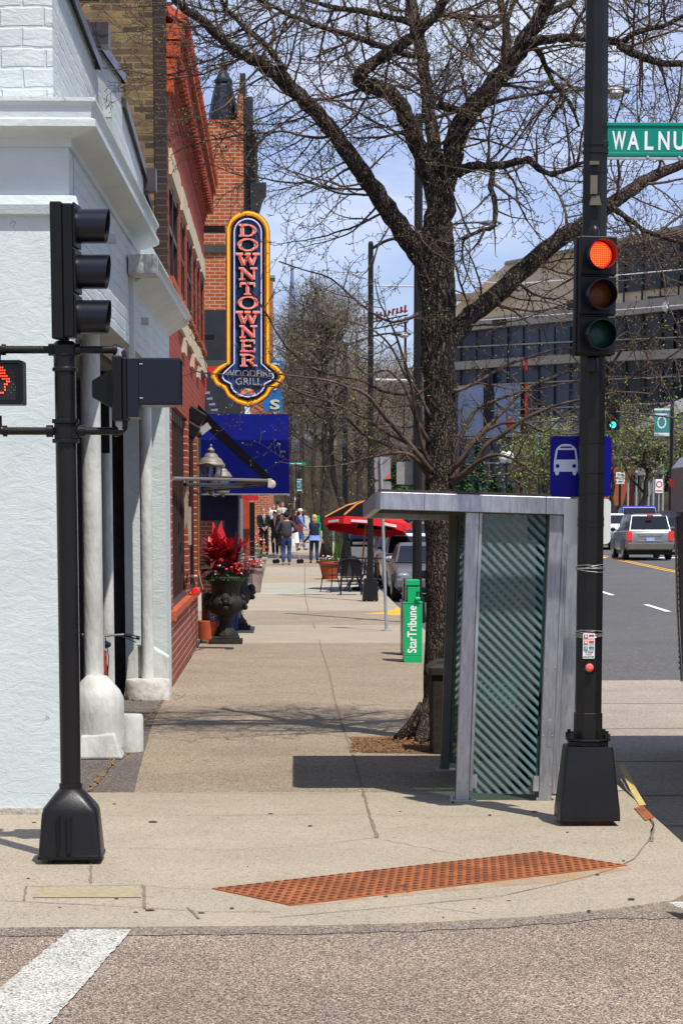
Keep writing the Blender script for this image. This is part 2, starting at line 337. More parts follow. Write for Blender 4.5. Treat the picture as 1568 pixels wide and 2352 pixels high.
seg = [(39.92, 46.5, CONC), (46.52, 52.6, CONC2), (52.62, 61.2, CONC), (61.22, 68.5, CONC3), (68.52, 82, CONC), (82.02, 100, CONC2), (100.02, 150, CONC), (150.02, 235, CONC3)]
for t0, t1, m in seg:
    k = max(1, int((t1 - t0) / 6)); ts = [t0 + (t1 - t0) * i / k for i in range(k + 1)]
    slab('sidewalk', [(2.66, t) for t in ts] + [(-6.5, t) for t in reversed(ts)], m)
# bus-stop concrete in the road, kept 4 mm above the asphalt
def patch(name, pts, m, z): # thin sheet, street coordinates
    return slab(name, pts, m, top=z, th=.003)
patch('road_concrete_pad', [(2.74, 15.4), (12, 15.2), (12, 33.6), (2.72, 32.75)], PAD, -.143)
b = MB()
for t in (17.4, 19.3, 22, 25.4, 28.8):
    b.add([tuple(S(a, tt, -.138)) for a, tt in ((2.74, t), (9, t + .15), (9, t + .19), (2.74, t + .035))], [(0, 1, 2, 3)])
struct(b.build('road_joint', JOINT))
# curb stone strips along the street edge
for t0, t1 in ((18.45, 30), (30.02, 39.9)):
    patch('kerb', [(2.47, t0), (2.625, t0), (2.65, t1), (2.47, t1)], CONC3, .004)
# joints and cracks
def crack(pts, wd, m=JOINT, name='pavement_joint', z=.004, jit=.004, seed=1):
    rnd = random.Random(seed); P = []
    q = [gnd(x, y) for x, y in pts]
    for i in range(len(q) - 1):
        k = max(2, int((q[i + 1] - q[i]).length / .12))
        for j in range(k): P.append(q[i].lerp(q[i + 1], j / k) + Vector((rnd.uniform(-jit, jit), 0, 0)))
    P.append(q[-1]); vs = []; 
    for i, p in enumerate(P):
        d = (P[min(i + 1, len(P) - 1)] - P[max(0, i - 1)]).normalized(); nrm = Vector((-d.y, d.x, 0)); ww = wd * rnd.uniform(.5, 1.3) / 2
        vs += [(p + nrm * ww).to_tuple(), (p - nrm * ww).to_tuple()]
    vs = [(x, y, z + G(y)) for x, y, _ in vs]
    b = MB(); b.add(vs, [(2 * i, 2 * i + 1, 2 * i + 3, 2 * i + 2) for i in range(len(P) - 1)])
    return struct(b.build(name, m))
crack([(866, 1926), (846, 1865), (818, 1760), (792, 1682), (769, 1610), (756, 1545), (738, 1493)], .022)
crack([(738, 1493), (733, 1470)], .016, seed=4)
crack([(724, 1445), (708, 1409), (700, 1375), (700, 1320)], .02, seed=5)
crack([(205, 1818), (238, 1782), (262, 1745), (300, 1700), (345, 1640), (385, 1590)], .022, seed=6)
crack([(209, 1978), (209, 2030)], .018, seed=7)
crack([(330, 2036), (333, 2090)], .02, seed=8); crack([(60, 2038), (330, 2034)], .008, seed=9); crack([(60, 2038), (55, 2070)], .012, seed=10)
crack([(205, 1819), (420, 1822), (700, 1824), (835, 1820), (1050, 1826)], .008, seed=11)
crack([(835, 1870), (860, 1873), (1120, 1878)], .006, seed=12); crack([(250, 1875), (835, 1872)], .006, seed=13)
crack([(240, 1948), (520, 1955), (700, 1946), (860, 1925)], .005, jit=.01, seed=14)
crack([(880, 1930), (980, 1950), (1060, 1966)], .005, jit=.02, seed=15)
crack([(490, 2044), (400, 2042), (335, 2036)], .006, seed=16)
crack([(430, 2086), (456, 2112)], .015, seed=17)
crack([(0, 2070), (250, 2082), (480, 2096), (620, 2096)], .008, jit=.02, seed=18)
crack([(620, 2110), (900, 2085), (1150, 2060), (1330, 2020), (1400, 2000), (1455, 1975), (1490, 1930), (1500, 1895), (1478, 1860), (1440, 1815), (1425, 1790)], .01, seed=19)
crack([(1495, 1935), (1500, 1898), (1492, 1875)], .022, seed=20)
crack([(960, 2082), (1100, 2100)], .006, seed=21)
for y, x0, x1, wd in ((1522, 770, 935, .05), (1448, 545, 900, .03), (1439, 560, 850, .012), (1412, 560, 830, .02), (1370, 575, 735, .02)):
    crack([(x0, y), (x1, y + 3)], wd, m=CONC3 if wd > .04 else JOINT, seed=int(y))
b = MB()  # handhole cover set in the pavement
p = [gnd(x, y, .0045) for x, y in ((75, 2062), (325, 2062), (318, 2040), (82, 2042))]; b.add([q.to_tuple() for q in p], [(0, 1, 2, 3)])
b.build('handhole_cover', mat('cover', (.33, .27, .165), .8, var=.15, scale=20)); tag(bpy.data.objects['handhole_cover'], 'rectangular tan utility cover set flush in the pavement before the left signal pole', 'utility cover')
# painted crossing stripe and others on the crossing road
WORN = speckle_mat('worn road paint', [(0, (.16, .13, .1)), (.24, (.36, .35, .31)), (.42, (.47, .47, .43)), (.8, (.57, .57, .53))], 120, patch=.16, pscale=2.5, bump=.4)
def wmark(pts, z=-.004, m=WORN):
    rg = random.Random(4); q = []
    for i in range(len(pts)):
        (xa, ya), (xb, yb) = pts[i], pts[(i + 1) % len(pts)]; k = max(1, int(math.hypot(xb - xa, yb - ya) / 5))
        q += [(xa + (xb - xa) * j / k + rg.gauss(0, 1.6), ya + (yb - ya) * j / k + rg.gauss(0, .8)) for j in range(k)]
    pts = q; b = MB(); b.add([tuple(gnd(x, y, -.012)[:2]) + (z,) for x, y in pts], [tuple(range(len(pts)))]); return struct(b.build('crosswalk_marking', m))
wmark([(160, 2139), (303, 2139), (105, 2365), (-20, 2365), (-20, 2290)])
wmark([(1535, 2078), (1600, 2075), (1600, 2090), (1565, 2092)], z=-.0)
# small road litter / stones
random.seed(5)
b = MB()
for i in range(34):
    x, y = random.uniform(60, 1450), random.uniform(1830, 2110)
    p = gnd(x, y); r = random.uniform(.006, .016)
    b.ball((p.x, p.y, r * .4), r, n=4, sz=.5, sx=random.uniform(.7, 2.2))
struct(b.build('pavement_debris', mat('grit', (.08, .06, .045), .9, var=.5, scale=30)), 'stuff')
b = MB()
for i in range(420):
    k = random.random()
    if k < .45: x = random.uniform(205, 385); y = 1818 - (x - 205) * 1.24 + random.gauss(0, 5)
    elif k < .75: x, y = random.gauss(350, 40), random.gauss(1598, 5)
    else: x, y = random.gauss(300, 16), random.gauss(1700, 20)
    p = gnd(x, y, .004); a = random.uniform(0, PI); r = random.uniform(.006, .018)
    b.add([(p.x + r * math.cos(a + q), p.y + 2 * r * math.sin(a + q), .006 + random.uniform(0, .01)) for q in (0, 1.2, 3.1, 4.4)], [(0, 1, 2, 3)])
struct(b.build('leaf_litter', mat('dry leaves', (.25, .14, .05), .9, var=.6, scale=40)), 'stuff')
fr = [q for q in front if q[1] < 14]; b = MB(); n = len(fr)
rg = random.Random(6); fr = [(fr[i][0] + (fr[i + 1][0] - fr[i][0]) * j / 6, fr[i][1] + (fr[i + 1][1] - fr[i][1]) * j / 6) for i in range(len(fr) - 1) if fr[i][0] > -5 and fr[i][0] < 2.2 for j in range(6)]; n = len(fr)
vs = [tuple(S(a, t + .02, zroad(a, t) + .004)) for a, t in fr] + [tuple(S(a + (.06 if a > 1 else 0), t - .15 - rg.uniform(0, .09), zroad(a + (.06 if a > 1 else 0), t - .2) + .004)) for a, t in fr]
b.add(vs, [(i, i + 1, n + i + 1, n + i) for i in range(n - 1)]); struct(b.build('gutter_asphalt', speckle_mat('fine dark asphalt', [(0, (.05, .045, .045)), (.25, (.13, .11, .1)), (.5, (.22, .18, .145)), (.8, (.4, .33, .25))], 150, patch=.2, pscale=1.2, bump=.4)))
# tactile paving plate with raised domes
rust = mat('rusted cast iron', (.17, .055, .024), .8, var=.5, scale=3, bump=.3, bscale=120, col2=(.4, .125, .035), metal=.1)
P1, P2, P3, P4 = [gnd(x, y) for x, y in ((487, 2043), (668, 2082), (1240, 1958), (1440, 1990))]
b = MB(); b.add([(q.x, q.y, .006) for q in (P1, P2, P4, P3)] + [(q.x, q.y, -.01) for q in (P1, P2, P4, P3)], [(0, 1, 2, 3), (4, 5, 6, 7), (0, 1, 5, 4), (1, 2, 6, 5), (2, 3, 7, 6), (3, 0, 4, 7)])
nu, nv = 38, 10
for i in range(nu):
    for j in range(nv):
        u, v = (i + .5) / nu, (j + .5) / nv
        p = P1.lerp(P3, u).lerp(P2.lerp(P4, u), v)
        b.lathe([(.016, 0), (.014, .005), (.009, .007)], 10, (p.x, p.y, .006), mi=1)
o = b.build('tactile_paving', [rust, mat('dome iron', (.07, .028, .018), .6, var=.5, scale=12, metal=.2, col2=(.16, .055, .025))], smooth=False, off=(P1.x, P1.y, 0), loc=(P1.x, P1.y, 0)); tag(o, 'rusty orange tactile plate with rows of raised domes in the corner ramp', 'tactile paving')
# rust bleeding out of the plate and from the curb corner: stains with a shape of their own
STAIN = bpy.data.materials.new('rust stain'); n_, b_, l_ = nodes(STAIN); b_.inputs['Base Color'].default_value = (.5, .27, .1, 1); b_.inputs['Roughness'].default_value = .9
c_ = n_.nodes.new('ShaderNodeTexCoord'); t_ = n_.nodes.new('ShaderNodeTexNoise'); t_.inputs['Scale'].default_value = 5; t_.inputs['Detail'].default_value = 8; l_(c_.outputs['Object'], t_.inputs['Vector'])
r_ = n_.nodes.new('ShaderNodeMapRange'); r_.inputs['From Min'].default_value = .35; r_.inputs['From Max'].default_value = .75; r_.inputs['To Max'].default_value = .6; l_(t_.outputs['Fac'], r_.inputs[0]); l_(r_.outputs[0], b_.inputs['Alpha'])
b = MB(); b.add([tuple(gnd(x, y))[:2] + (.0028,) for x, y in ((660, 2084), (1000, 2012), (1440, 1992), (1452, 1996), (1330, 2022), (1000, 2052), (760, 2078))], [tuple(range(7))])
struct(b.build('rust_stain', STAIN))
b = MB(); pr = [gnd(x, y, .004) for x, y in ((1455, 1857), (1478, 1853), (1502, 1878), (1482, 1886))]; b.add([(q.x, q.y, .006) for q in pr], [(0, 1, 2, 3)]); struct(b.build('kerb_plate', rust))
b = MB(); pr = [gnd(x, y, .004) for x, y in ((1420, 1758), (1432, 1755), (1462, 1815), (1483, 1850), (1468, 1852), (1448, 1818))]; b.add([(q.x, q.y, .0065) for q in pr], [tuple(range(6))]); struct(b.build('kerb_paint', mat('faded yellow', (.5, .38, .14), .8, var=.25, scale=14)))
b = MB(); b.add([tuple(S(a, t, G(t) + .005)) for a, t in ((1.5, 50.4), (2.2, 49.6), (2.66, 49.2), (2.66, 54.5), (2.5, 53), (2.2, 52), (1.8, 51.3))], [tuple(range(7))]); struct(b.build('kerb_paint', YEL))
# lane markings on the main road
def mark(t0, t1, a0, a1, m, z=-.143, name='lane_marking'):
    ts = [t0 + (t1 - t0) * i / max(1, int((t1 - t0) / 8)) for i in range(max(1, int((t1 - t0) / 8)) + 1)]
    slab(name, [(a0, t) for t in ts] + [(a1, t) for t in reversed(ts)], m, top=z, th=.003)
aY = 10.4
q = W2S(gnd(1568, 1317, -.02)); aY = q[0] if 5 < q[0] < 20 else aY
for x, y in ((1508, 1397), (1386, 1361)):
    t = 53.0 if x > 1450 else 65.0
    for i in range(6):
        p = S(aX(x, t, G(t) - .15), t, G(t) - .15); yy = pxy(p)[1]; t *= (yy - 1180) / (y - 1180)
    a = aX(x, t, 0); mark(t - 1.7, t + 1.7, a - .07, a + .07, WHITEP)
tq = 80.0
for i in range(8):
    p = S(aX(1568, tq, G(tq) - .15), tq, G(tq) - .15); yy = pxy(p)[1]; tq *= (yy - 1180) / (1317 - 1180)
aY = aX(1568, tq, 0); 
mark(40, 135, aY - .2, aY - .09, YEL, name='centre_line'); mark(40, 135, aY + .03, aY + .14, YEL, name='centre_line')
tx = 97; mark(tx, tx + 1.0, 2.8, 20, WHITEP, name='stop_line')
# far pavement across the street
slab('sidewalk', [(24, 16), (24, 48), (24, 60), (24, 90), (24, 140), (24, 235), (34, 235), (34, 140), (34, 90), (34, 60), (34, 48), (34, 16)], CONC3, top=0)

# ================================================================= WHITE CORNER BUILDING
def stucco(name, brick, axis='x'):
    m = bpy.data.materials.new(name); n, b, l = nodes(m); b.inputs['Roughness'].default_value = .55; b.inputs['Specular IOR Level'].default_value = .35
    c = n.nodes.new('ShaderNodeTexCoord'); t = n.nodes.new('ShaderNodeTexNoise'); t.inputs['Scale'].default_value = 1.6; t.inputs['Detail'].default_value = 9; t.inputs['Roughness'].default_value = .65; l(c.outputs['Object'], t.inputs['Vector'])
    r = n.nodes.new('ShaderNodeValToRGB'); r.color_ramp.elements[0].position = .3; r.color_ramp.elements[1].position = .72; r.color_ramp.elements[0].color = (.5, .56, .56, 1); r.color_ramp.elements[1].color = (.61, .665, .665, 1); l(t.outputs['Fac'], r.inputs[0])
    col = r.outputs[0]
    g1 = n.nodes.new('ShaderNodeTexNoise'); g1.inputs['Scale'].default_value = 3.4; g1.inputs['Detail'].default_value = 10; g1.inputs['Roughness'].default_value = .75; g1.inputs['Distortion'].default_value = .6; l(c.outputs['Object'], g1.inputs['Vector'])
    g2 = n.nodes.new('ShaderNodeValToRGB'); g2.color_ramp.elements[0].position = .56; g2.color_ramp.elements[1].position = .74; g2.color_ramp.elements[0].color = (0, 0, 0, 1); g2.color_ramp.elements[1].color = (.4, .4, .4, 1); l(g1.outputs['Fac'], g2.inputs[0])
    g3 = n.nodes.new('ShaderNodeMixRGB'); l(g2.outputs[0], g3.inputs[0]); l(col, g3.inputs[1]); g3.inputs[2].default_value = (.4, .41, .39, 1); col = g3.outputs[0]
    # hairline cracks
    v = n.nodes.new('ShaderNodeTexVoronoi'); v.feature = 'DISTANCE_TO_EDGE'; v.inputs['Scale'].default_value = .62; 
    wn = n.nodes.new('ShaderNodeTexNoise'); wn.inputs['Scale'].default_value = 4; wn.inputs['Detail'].default_value = 6; l(c.outputs['Object'], wn.inputs['Vector'])
    ad = n.nodes.new('ShaderNodeMixRGB'); ad.blend_type = 'ADD'; ad.inputs['Fac'].default_value = .5; l(c.outputs['Object'], ad.inputs[1]); l(wn.outputs['Color'], ad.inputs[2]); l(ad.outputs[0], v.inputs['Vector'])
    lt = n.nodes.new('ShaderNodeMath'); lt.operation = 'LESS_THAN'; lt.inputs[1].default_value = .0013; l(v.outputs['Distance'], lt.inputs[0])
    gt = n.nodes.new('ShaderNodeMath'); gt.operation = 'GREATER_THAN'; gt.inputs[1].default_value = .53; l(t.outputs['Fac'], gt.inputs[0]); an = n.nodes.new('ShaderNodeMath'); an.operation = 'MULTIPLY'; l(gt.outputs[0], an.inputs[0]); l(lt.outputs[0], an.inputs[1])
    cm = n.nodes.new('ShaderNodeMixRGB'); l(an.outputs[0], cm.inputs[0]); l(col, cm.inputs[1]); cm.inputs[2].default_value = (.33, .34, .34, 1)
    if not brick: col = cm.outputs[0]
    l(col, b.inputs['Base Color'])
    n1 = n.nodes.new('ShaderNodeTexNoise'); n1.inputs['Scale'].default_value = 7; n1.inputs['Detail'].default_value = 10; n1.inputs['Roughness'].default_value = .68; n1.inputs['Distortion'].default_value = .8
    mp_ = n.nodes.new('ShaderNodeMapping'); mp_.inputs['Scale'].default_value = (1, 1, 2.2); l(c.outputs['Object'], mp_.inputs[0]); l(mp_.outputs[0], n1.inputs['Vector'])
    h = n1.outputs['Fac']
    if brick:
        sp = n.nodes.new('ShaderNodeSeparateXYZ'); cb = n.nodes.new('ShaderNodeCombineXYZ'); l(c.outputs['Object'], sp.inputs[0]); l(sp.outputs['X' if axis == 'x' else 'Y'], cb.inputs['X']); l(sp.outputs['Z'], cb.inputs['Y'])
        ad2 = n.nodes.new('ShaderNodeMixRGB'); ad2.blend_type = 'ADD'; ad2.inputs['Fac'].default_value = .05; l(cb.outputs[0], ad2.inputs[1]); l(wn.outputs['Color'], ad2.inputs[2])
        br = n.nodes.new('ShaderNodeTexBrick'); br.inputs['Scale'].default_value = 1; br.inputs['Brick Width'].default_value = .3 if axis == 'x' else .24; br.inputs['Row Height'].default_value = .135 if axis == 'x' else .11; br.inputs['Mortar Size'].default_value = .012; br.inputs['Mortar Smooth'].default_value = .6
        l(ad2.outputs[0], br.inputs['Vector'])
        mm = n.nodes.new('ShaderNodeMath'); mm.operation = 'MULTIPLY_ADD'; l(br.outputs['Fac'], mm.inputs[0]); mm.inputs[1].default_value = -.9; l(h, mm.inputs[2]); h = mm.outputs[0]
    bp = n.nodes.new('ShaderNodeBump'); bp.inputs['Strength'].default_value = .6 if brick else .4; bp.inputs['Distance'].default_value = .025; l(h, bp.inputs['Height']); l(bp.outputs[0], b.inputs['Normal'])
    MATS[name] = m; return m
ST0 = stucco('painted render', False); STX = stucco('painted brick front', True, 'x'); STY = stucco('painted brick side', True, 'y')
WB = thing('corner_building', 'white painted brick and stucco corner building with cornices and an open porch', 'building', S(-1.4, 17.1), TH)
def wb(mb, name, m, parent=WB, **k): return mb.build(name, m, parent, off=(-1.4, 17.1, 0), **k)
def side_a(t): return -1.42 + (t - 17.1) * .0105     # the side wall runs almost with the street
T0, T1 = 17.1, 29.55
b = MB(); b.box(-12, -1.42, T0, T0 + .35, -.1, 4.75)
wb(b, 'front_wall', ST0)
b = MB(); b.box(-12, -1.52, T0 + .02, T0 + .37, 4.75, 8.0)
wb(b, 'tower_front_wall', STX)
# stone footing at the bottom of the wall
b = MB(); b.box(-12, -1.40, T0 - .04, T0 - .002, -.05, .045); wb(b, 'footing', mat('rough footing', (.4, .37, .32), .9, var=.4, scale=18, bump=.6, bscale=30))
# side wall above the porch, parapet in steps
prof = [(17.47, 5.86), (21.1, 5.84), (21.1, 6.02), (24.6, 6.32), (24.62, 6.1), (28.5, 5.9), (28.5, 5.75), (29.5, 5.7)]
b = MB()
zb = 3.64
pts = [(17.47, zb), (17.47, 4.9), (T1, 4.9), (T1, zb)]
n = len(pts)
vs = [(side_a(t), t, z) for t, z in pts] + [(side_a(t) - .35, t, z) for t, z in pts]
b.add(vs, [tuple(range(n)), tuple(range(2 * n - 1, n - 1, -1))] + [(i, i + n, (i + 1) % n + n, (i + 1) % n) for i in range(n)])
wb(b, 'side_wall', STY)
b = MB(); pts = [(17.47, 4.9)] + prof + [(T1, 4.9)]; n = len(pts); vs = [(-1.52, t, z) for t, z in pts] + [(-1.85, t, z) for t, z in pts]
b.add(vs, [tuple(range(n)), tuple(range(2 * n - 1, n - 1, -1))] + [(i, i + n, (i + 1) % n + n, (i + 1) % n) for i in range(n)]); wb(b, 'parapet_wall', STY)
b = MB()   # tower return above the roof line
b.box(-1.87, -1.522, T0 + .372, 18.25, 5.86, 8.0); wb(b, 'tower_side_wall', STY)
b = MB()   # dark metal flashing along the parapet
for i in range(len(prof) - 1):
    (t0, z0), (t1, z1) = prof[i], prof[i + 1]
    if t1 - t0 < .1: continue
    vs = []
    for t, z in ((t0, z0), (t1, z1)):
        a = -1.52; vs += [(a + .05, t, z - .05), (a + .05, t, z + .04), (a - .4, t, z + .04), (a - .4, t, z + .002)]
    b.add(vs, [(0, 1, 5, 4), (1, 2, 6, 5), (0, 3, 2, 1), (4, 5, 6, 7), (2, 3, 7, 6)])
b.box(-1.8, -1.4, 21.0, 21.25, 5.98, 6.16); b.box(-1.8, -1.38, 28.45, 28.75, 5.75, 6.0)
wb(b, 'parapet_flashing', mat('aged flashing', (.1, .085, .09), .35, .5, var=.3))
# cornices: profile swept along front and side
def cornice(path, zt, prof_, name, m=ST0, flip=1):
    "path: list of (a,t) wall line points with outward normals; prof_: (out, dz) pairs"
    b = MB(); secs = []
    for (a, t, nx, ny) in path: secs.append([(a + nx * o, t + ny * o, zt + dz) for o, dz in prof_])
    b.loft(secs); wb(b, name, m); return b
cp = [(0, .0), (.2, .0), (.2, -.025), (.175, -.05), (.165, -.13), (.2, -.145), (.2, -.19), (.17, -.205), (.02, -.245), (.02, -.3), (0, -.3)]
cornice([(-12, T0, 0, -1), (-1.42, T0, 1, -1), (side_a(24.2), 24.2, 1, 0)], 4.88, [(o * 1.0, d) for o, d in cp], 'cornice')
cp2 = [(0, 0), (.26, 0), (.27, -.02), (.24, -.05), (.235, -.1), (.05, -.2), (0, -.24)]
cornice([(side_a(23), 23.0, 1, 0), (side_a(26), 26, 1, 0), (-1.29, 29.52, 1, 0)], 4.43, cp2, 'cornice')
b = MB(); secs = []
for a, t, nx, ny in ((-12, T0, 0, -1), (-1.42, T0, 1, -1), (-1.42, T0 + .45, 1, 0)):
    secs.append([(a + nx * o, t + ny * o, 4.19 + dz) for o, dz in ((0, .07), (.05, .06), (.065, 0), (.05, -.06), (0, -.07))])
b.loft(secs); wb(b, 'string_course', ST0)
# gutter end caught under the second cornice, and small fixings
b = MB(); b.box(side_a(22) + .02, side_a(22) + .27, 22.55, 22.98, 4.26, 4.43); wb(b, 'gutter_end', mat('dirty white sheet', (.5, .52, .5), .5, var=.3))
b = MB(); b.box(side_a(22.2), side_a(22.2) + .05, 22.82, 22.96, 3.5, 4.3); wb(b, 'downpipe', ST0)
for t, z in ((22.0, 5.55), (22.6, 5.1), (24.5, 3.95), (20.4, 4.3)):
    b = MB(); o_ = -1.52 if z > 4.9 else side_a(t); b.box(o_, o_ + .07, t, t + .1, z, z + .07); wb(b, 'wall_bracket', mat('bracket metal', (.5, .52, .52), .5))
# porch: beam soffit, pier, columns, guard stones, dark interior
b = MB(); b.box(-1.78, -1.295, 28.45, T1, 0, zb - .002); wb(b, 'corner_pier', ST0)
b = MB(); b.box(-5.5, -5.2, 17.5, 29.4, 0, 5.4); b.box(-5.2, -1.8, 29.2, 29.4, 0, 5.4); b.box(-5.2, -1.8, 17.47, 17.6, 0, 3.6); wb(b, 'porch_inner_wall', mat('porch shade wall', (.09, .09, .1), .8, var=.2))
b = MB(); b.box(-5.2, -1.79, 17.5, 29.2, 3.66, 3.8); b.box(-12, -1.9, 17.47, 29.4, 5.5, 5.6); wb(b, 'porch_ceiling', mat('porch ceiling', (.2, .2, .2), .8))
def col(x, ybot, t, d, top, name='porch_column'):
    a = aX(x, t, 1.5); b = MB(); b.tube([(a, t, .1), (a, t, 1.2), (a, t, top)], [d / 2 * 1.02, d / 2, d / 2], 28); wb(b, name, mat('weathered white paint', (.52, .53, .51), .6, var=.25, scale=5, bump=.4, bscale=28, stretch=(1, 1, .4)), smooth=True); return a
a1 = col(213, 0, 21.35, .172, zb); a2 = col(245, 0, 27.3, .15, zb); a3 = col(337, 0, 28.0, .142, 3.63)
WST = MATS['weathered white paint']
b = MB()   # first guard stone: domed bollard block
b.lathe([(.235, 0), (.235, .3), (.235, .43), (.2, .5), (.13, .58), (.09, .62)], 26, (a1 + .03, 21.25, .08)); wb(b, 'guard_stone', WST, smooth=True)
b = MB(); vs = [(a1 + x, 21.25 + y, z) for x, y, z in ((-.12, -.3, 0), (.27, -.3, 0), (.27, 0, 0), (-.12, 0, 0), (-.1, -.24, .2), (.2, -.24, .22), (.2, 0, .22), (-.1, 0, .2))]
b.add(vs, [(0, 1, 2, 3), (4, 7, 6, 5), (0, 4, 5, 1), (1, 5, 6, 2), (2, 6, 7, 3), (3, 7, 4, 0)]); b.box(a1 - .35, a1 - .125, 21.0, 21.4, 0, .16); wb(b, 'guard_block', WST, bevel=.02)
b = MB(); b.lathe([(.12, 0), (.12, .3), (.11, .33)], 16, (a1 + .29, 21.65, 0)); wb(b, 'guard_post', WST, smooth=True)
b = MB(); b.lathe([(.26, 0), (.26, .2), (.245, .225)], 28, (a3 + .01, 27.85, 0)); wb(b, 'column_base', mat('scuffed white base', (.5, .48, .44), .8, var=.35, scale=9, bump=.4, bscale=18), smooth=True)
b = MB(); b.prism([(-.25, 0), (.27, 0), (.27, .47), (.1, .58), (-.1, .6), (-.2, .46)], 28.05, 28.3, M=T(a3 - .03, 0, .0)); wb(b, 'guard_block', WST, bevel=.02)
# dark hatch board with ring high in the porch
b = MB(); b.box(-1.95, -1.82, 26.7, 26.78, 2.75, 3.62); wb(b, 'hatch', BLACKP2)
b = MB(); b.lathe([(.03, 0), (.03, .02)], 14, (0, 0, 0), M=T(-1.88, 26.69, 3.55) @ RX(PI / 2)); wb(b, 'ring', WST)

# bicycle leaning in the porch
def bicycle(label, loc, rot, frame_m, s=1.0):
    r = thing('bicycle', label, 'bicycle', loc, rot, 'parked bicycles')
    TY = mat('tyre rubber', (.015, .015, .016), .8); CH = mat('bright metal', (.55, .56, .58), .25, .9)
    for x in (-.52, .52):
        b = MB(); pts = [(x + .33 * math.cos(a), 0, .34 + .33 * math.sin(a)) for a in [2 * PI * i / 28 for i in range(29)]]; b.tube(pts, .014, 6, cap=False); wh = b.build('wheel', TY, r, smooth=True)
        b = MB()
        for i in range(14):
            a = 2 * PI * i / 14; b.tube([(x, 0, .34), (x + .32 * math.cos(a), 0, .34 + .32 * math.sin(a))], .0016, 3)
        b.tube([(x, -.04, .34), (x, .04, .34)], .02, 8)
        b.build('spokes', CH, wh)
    b = MB()
    for p, q in (((-.52, 0, .34), (-.1, 0, .3)), ((-.1, 0, .3), (-.2, 0, .82)), ((-.2, 0, .78), (.36, 0, .84)), ((-.1, 0, .3), (.38, 0, .78)), ((-.52, 0, .34), (-.19, 0, .76)), ((.36, 0, .86), (.52, 0, .34))): b.tube([p, q], .016, 8)
    b.build('frame', frame_m, r, smooth=True)
    b = MB(); b.tube([(.36, 0, .84), (.33, 0, .98)], .014, 8); b.tube([(.33, -.3, .97), (.31, -.2, 1.0), (.33, 0, .99), (.31, .2, 1.0), (.33, .3, .97)], .011, 8); b.build('handlebar', CH, r, smooth=True)
    for sgn in (-1, 1):
        b = MB(); b.tube([(.33, sgn * .19, 1.0), (.3, sgn * .33, .965)], .018, 8); b.tube([(.34, sgn * .17, .985), (.36, sgn * .3, .93)], .006, 5); b.build('grip', BLACKP2, r, smooth=True)
    b = MB(); b.ball((-.23, 0, .88), .1, n=6, sx=1.2, sy=.6, sz=.35); b.build('saddle', BLACKP2, r, smooth=True)
    b = MB(); b.tube([(.34, .02, .97), (.42, .05, .8), (.4, .03, .5), (.1, .02, .35)], .004, 4); b.lathe([(.09, -.005), (.09, .005)], 16, M=T(-.1, .03, .3) @ RX(PI / 2)); b.build('cable', BLACKP2, r)
    return r
pb = gnd(236, 1600)
bicycle('mountain bicycle with black grips leaning behind the white porch columns', tuple(S(-1.62, 22.75, 0)), rad(-86), mat('red frame', (.3, .03, .02), .3))

# ================================================================= RED BRICK BUILDING
TAN = brick_mat('soot stained tan brick', (.26, .165, .06), (.05, .036, .025), (.2, .16, .105), 'x', bw=.25, bh=.083, ms=.011, warp=.03, dirt=.8, dirtcol=(.035, .03, .028))
DKQ = brick_mat('dark brown quoin brick', (.045, .025, .022), (.03, .02, .02), (.1, .07, .055), 'x', bw=.5, bh=.083, ms=.006)
REDX = brick_mat('red brick front', (.36, .075, .028), (.27, .055, .022), (.42, .3, .22), 'x', bw=.21, bh=.075, ms=.009)
REDY = brick_mat('red brick facade', (.4, .08, .04), (.31, .062, .032), (.17, .035, .022), 'y', bw=.24, bh=.09, ms=.008, dirt=.3, dirtcol=(.12, .02, .012))
REDL = brick_mat('red brick plinth', (.33, .06, .03), (.22, .04, .022), (.5, .36, .27), 'y', bw=.3, bh=.1, ms=.009)
TERRA = mat('terracotta', (.42, .085, .03), .7, var=.2, scale=5, bump=.2, bscale=20)
CREAM = mat('cream stone', (.55, .47, .33), .8, var=.1, scale=4)
FRM = mat('dark brown window frame', (.04, .02, .018), .4, var=.2)
DGL = mat('dark window glass', (.012, .012, .016), .08, var=.2, spec=.8)
AW = -1.30; TB0, TB1 = 29.62, 44.2
RB = thing('brick_building', 'red brick building with soot stained tan side wall, cream lintels and tiled eave', 'building', S(AW, TB0), TH)
def rb(mb, name, m, parent=RB, **k): return mb.build(name, m, parent, off=(AW, TB0, 0), **k)
b = MB(); b.box(-9, -1.446, TB0, TB0 + .3, 0, 8.15); rb(b, 'side_wall', TAN)
b = MB(); b.box(-1.444, AW - .002, TB0 - .02, TB0 + .32, 3.0, 8.6); rb(b, 'quoin', DKQ)
b = MB(); b.box(-2.05, -1.62, TB0 + .02, TB0 + .5, 8.152, 8.9); rb(b, 'chimney', TAN)
b = MB(); b.box(-9, -2.052, TB0 - .04, TB0 + .36, 8.152, 8.2); b.box(-9, -2.1, TB0 - .04, TB0 + .3, 8.205, 8.34); rb(b, 'coping', mat('grey coping', (.32, .32, .31), .7))
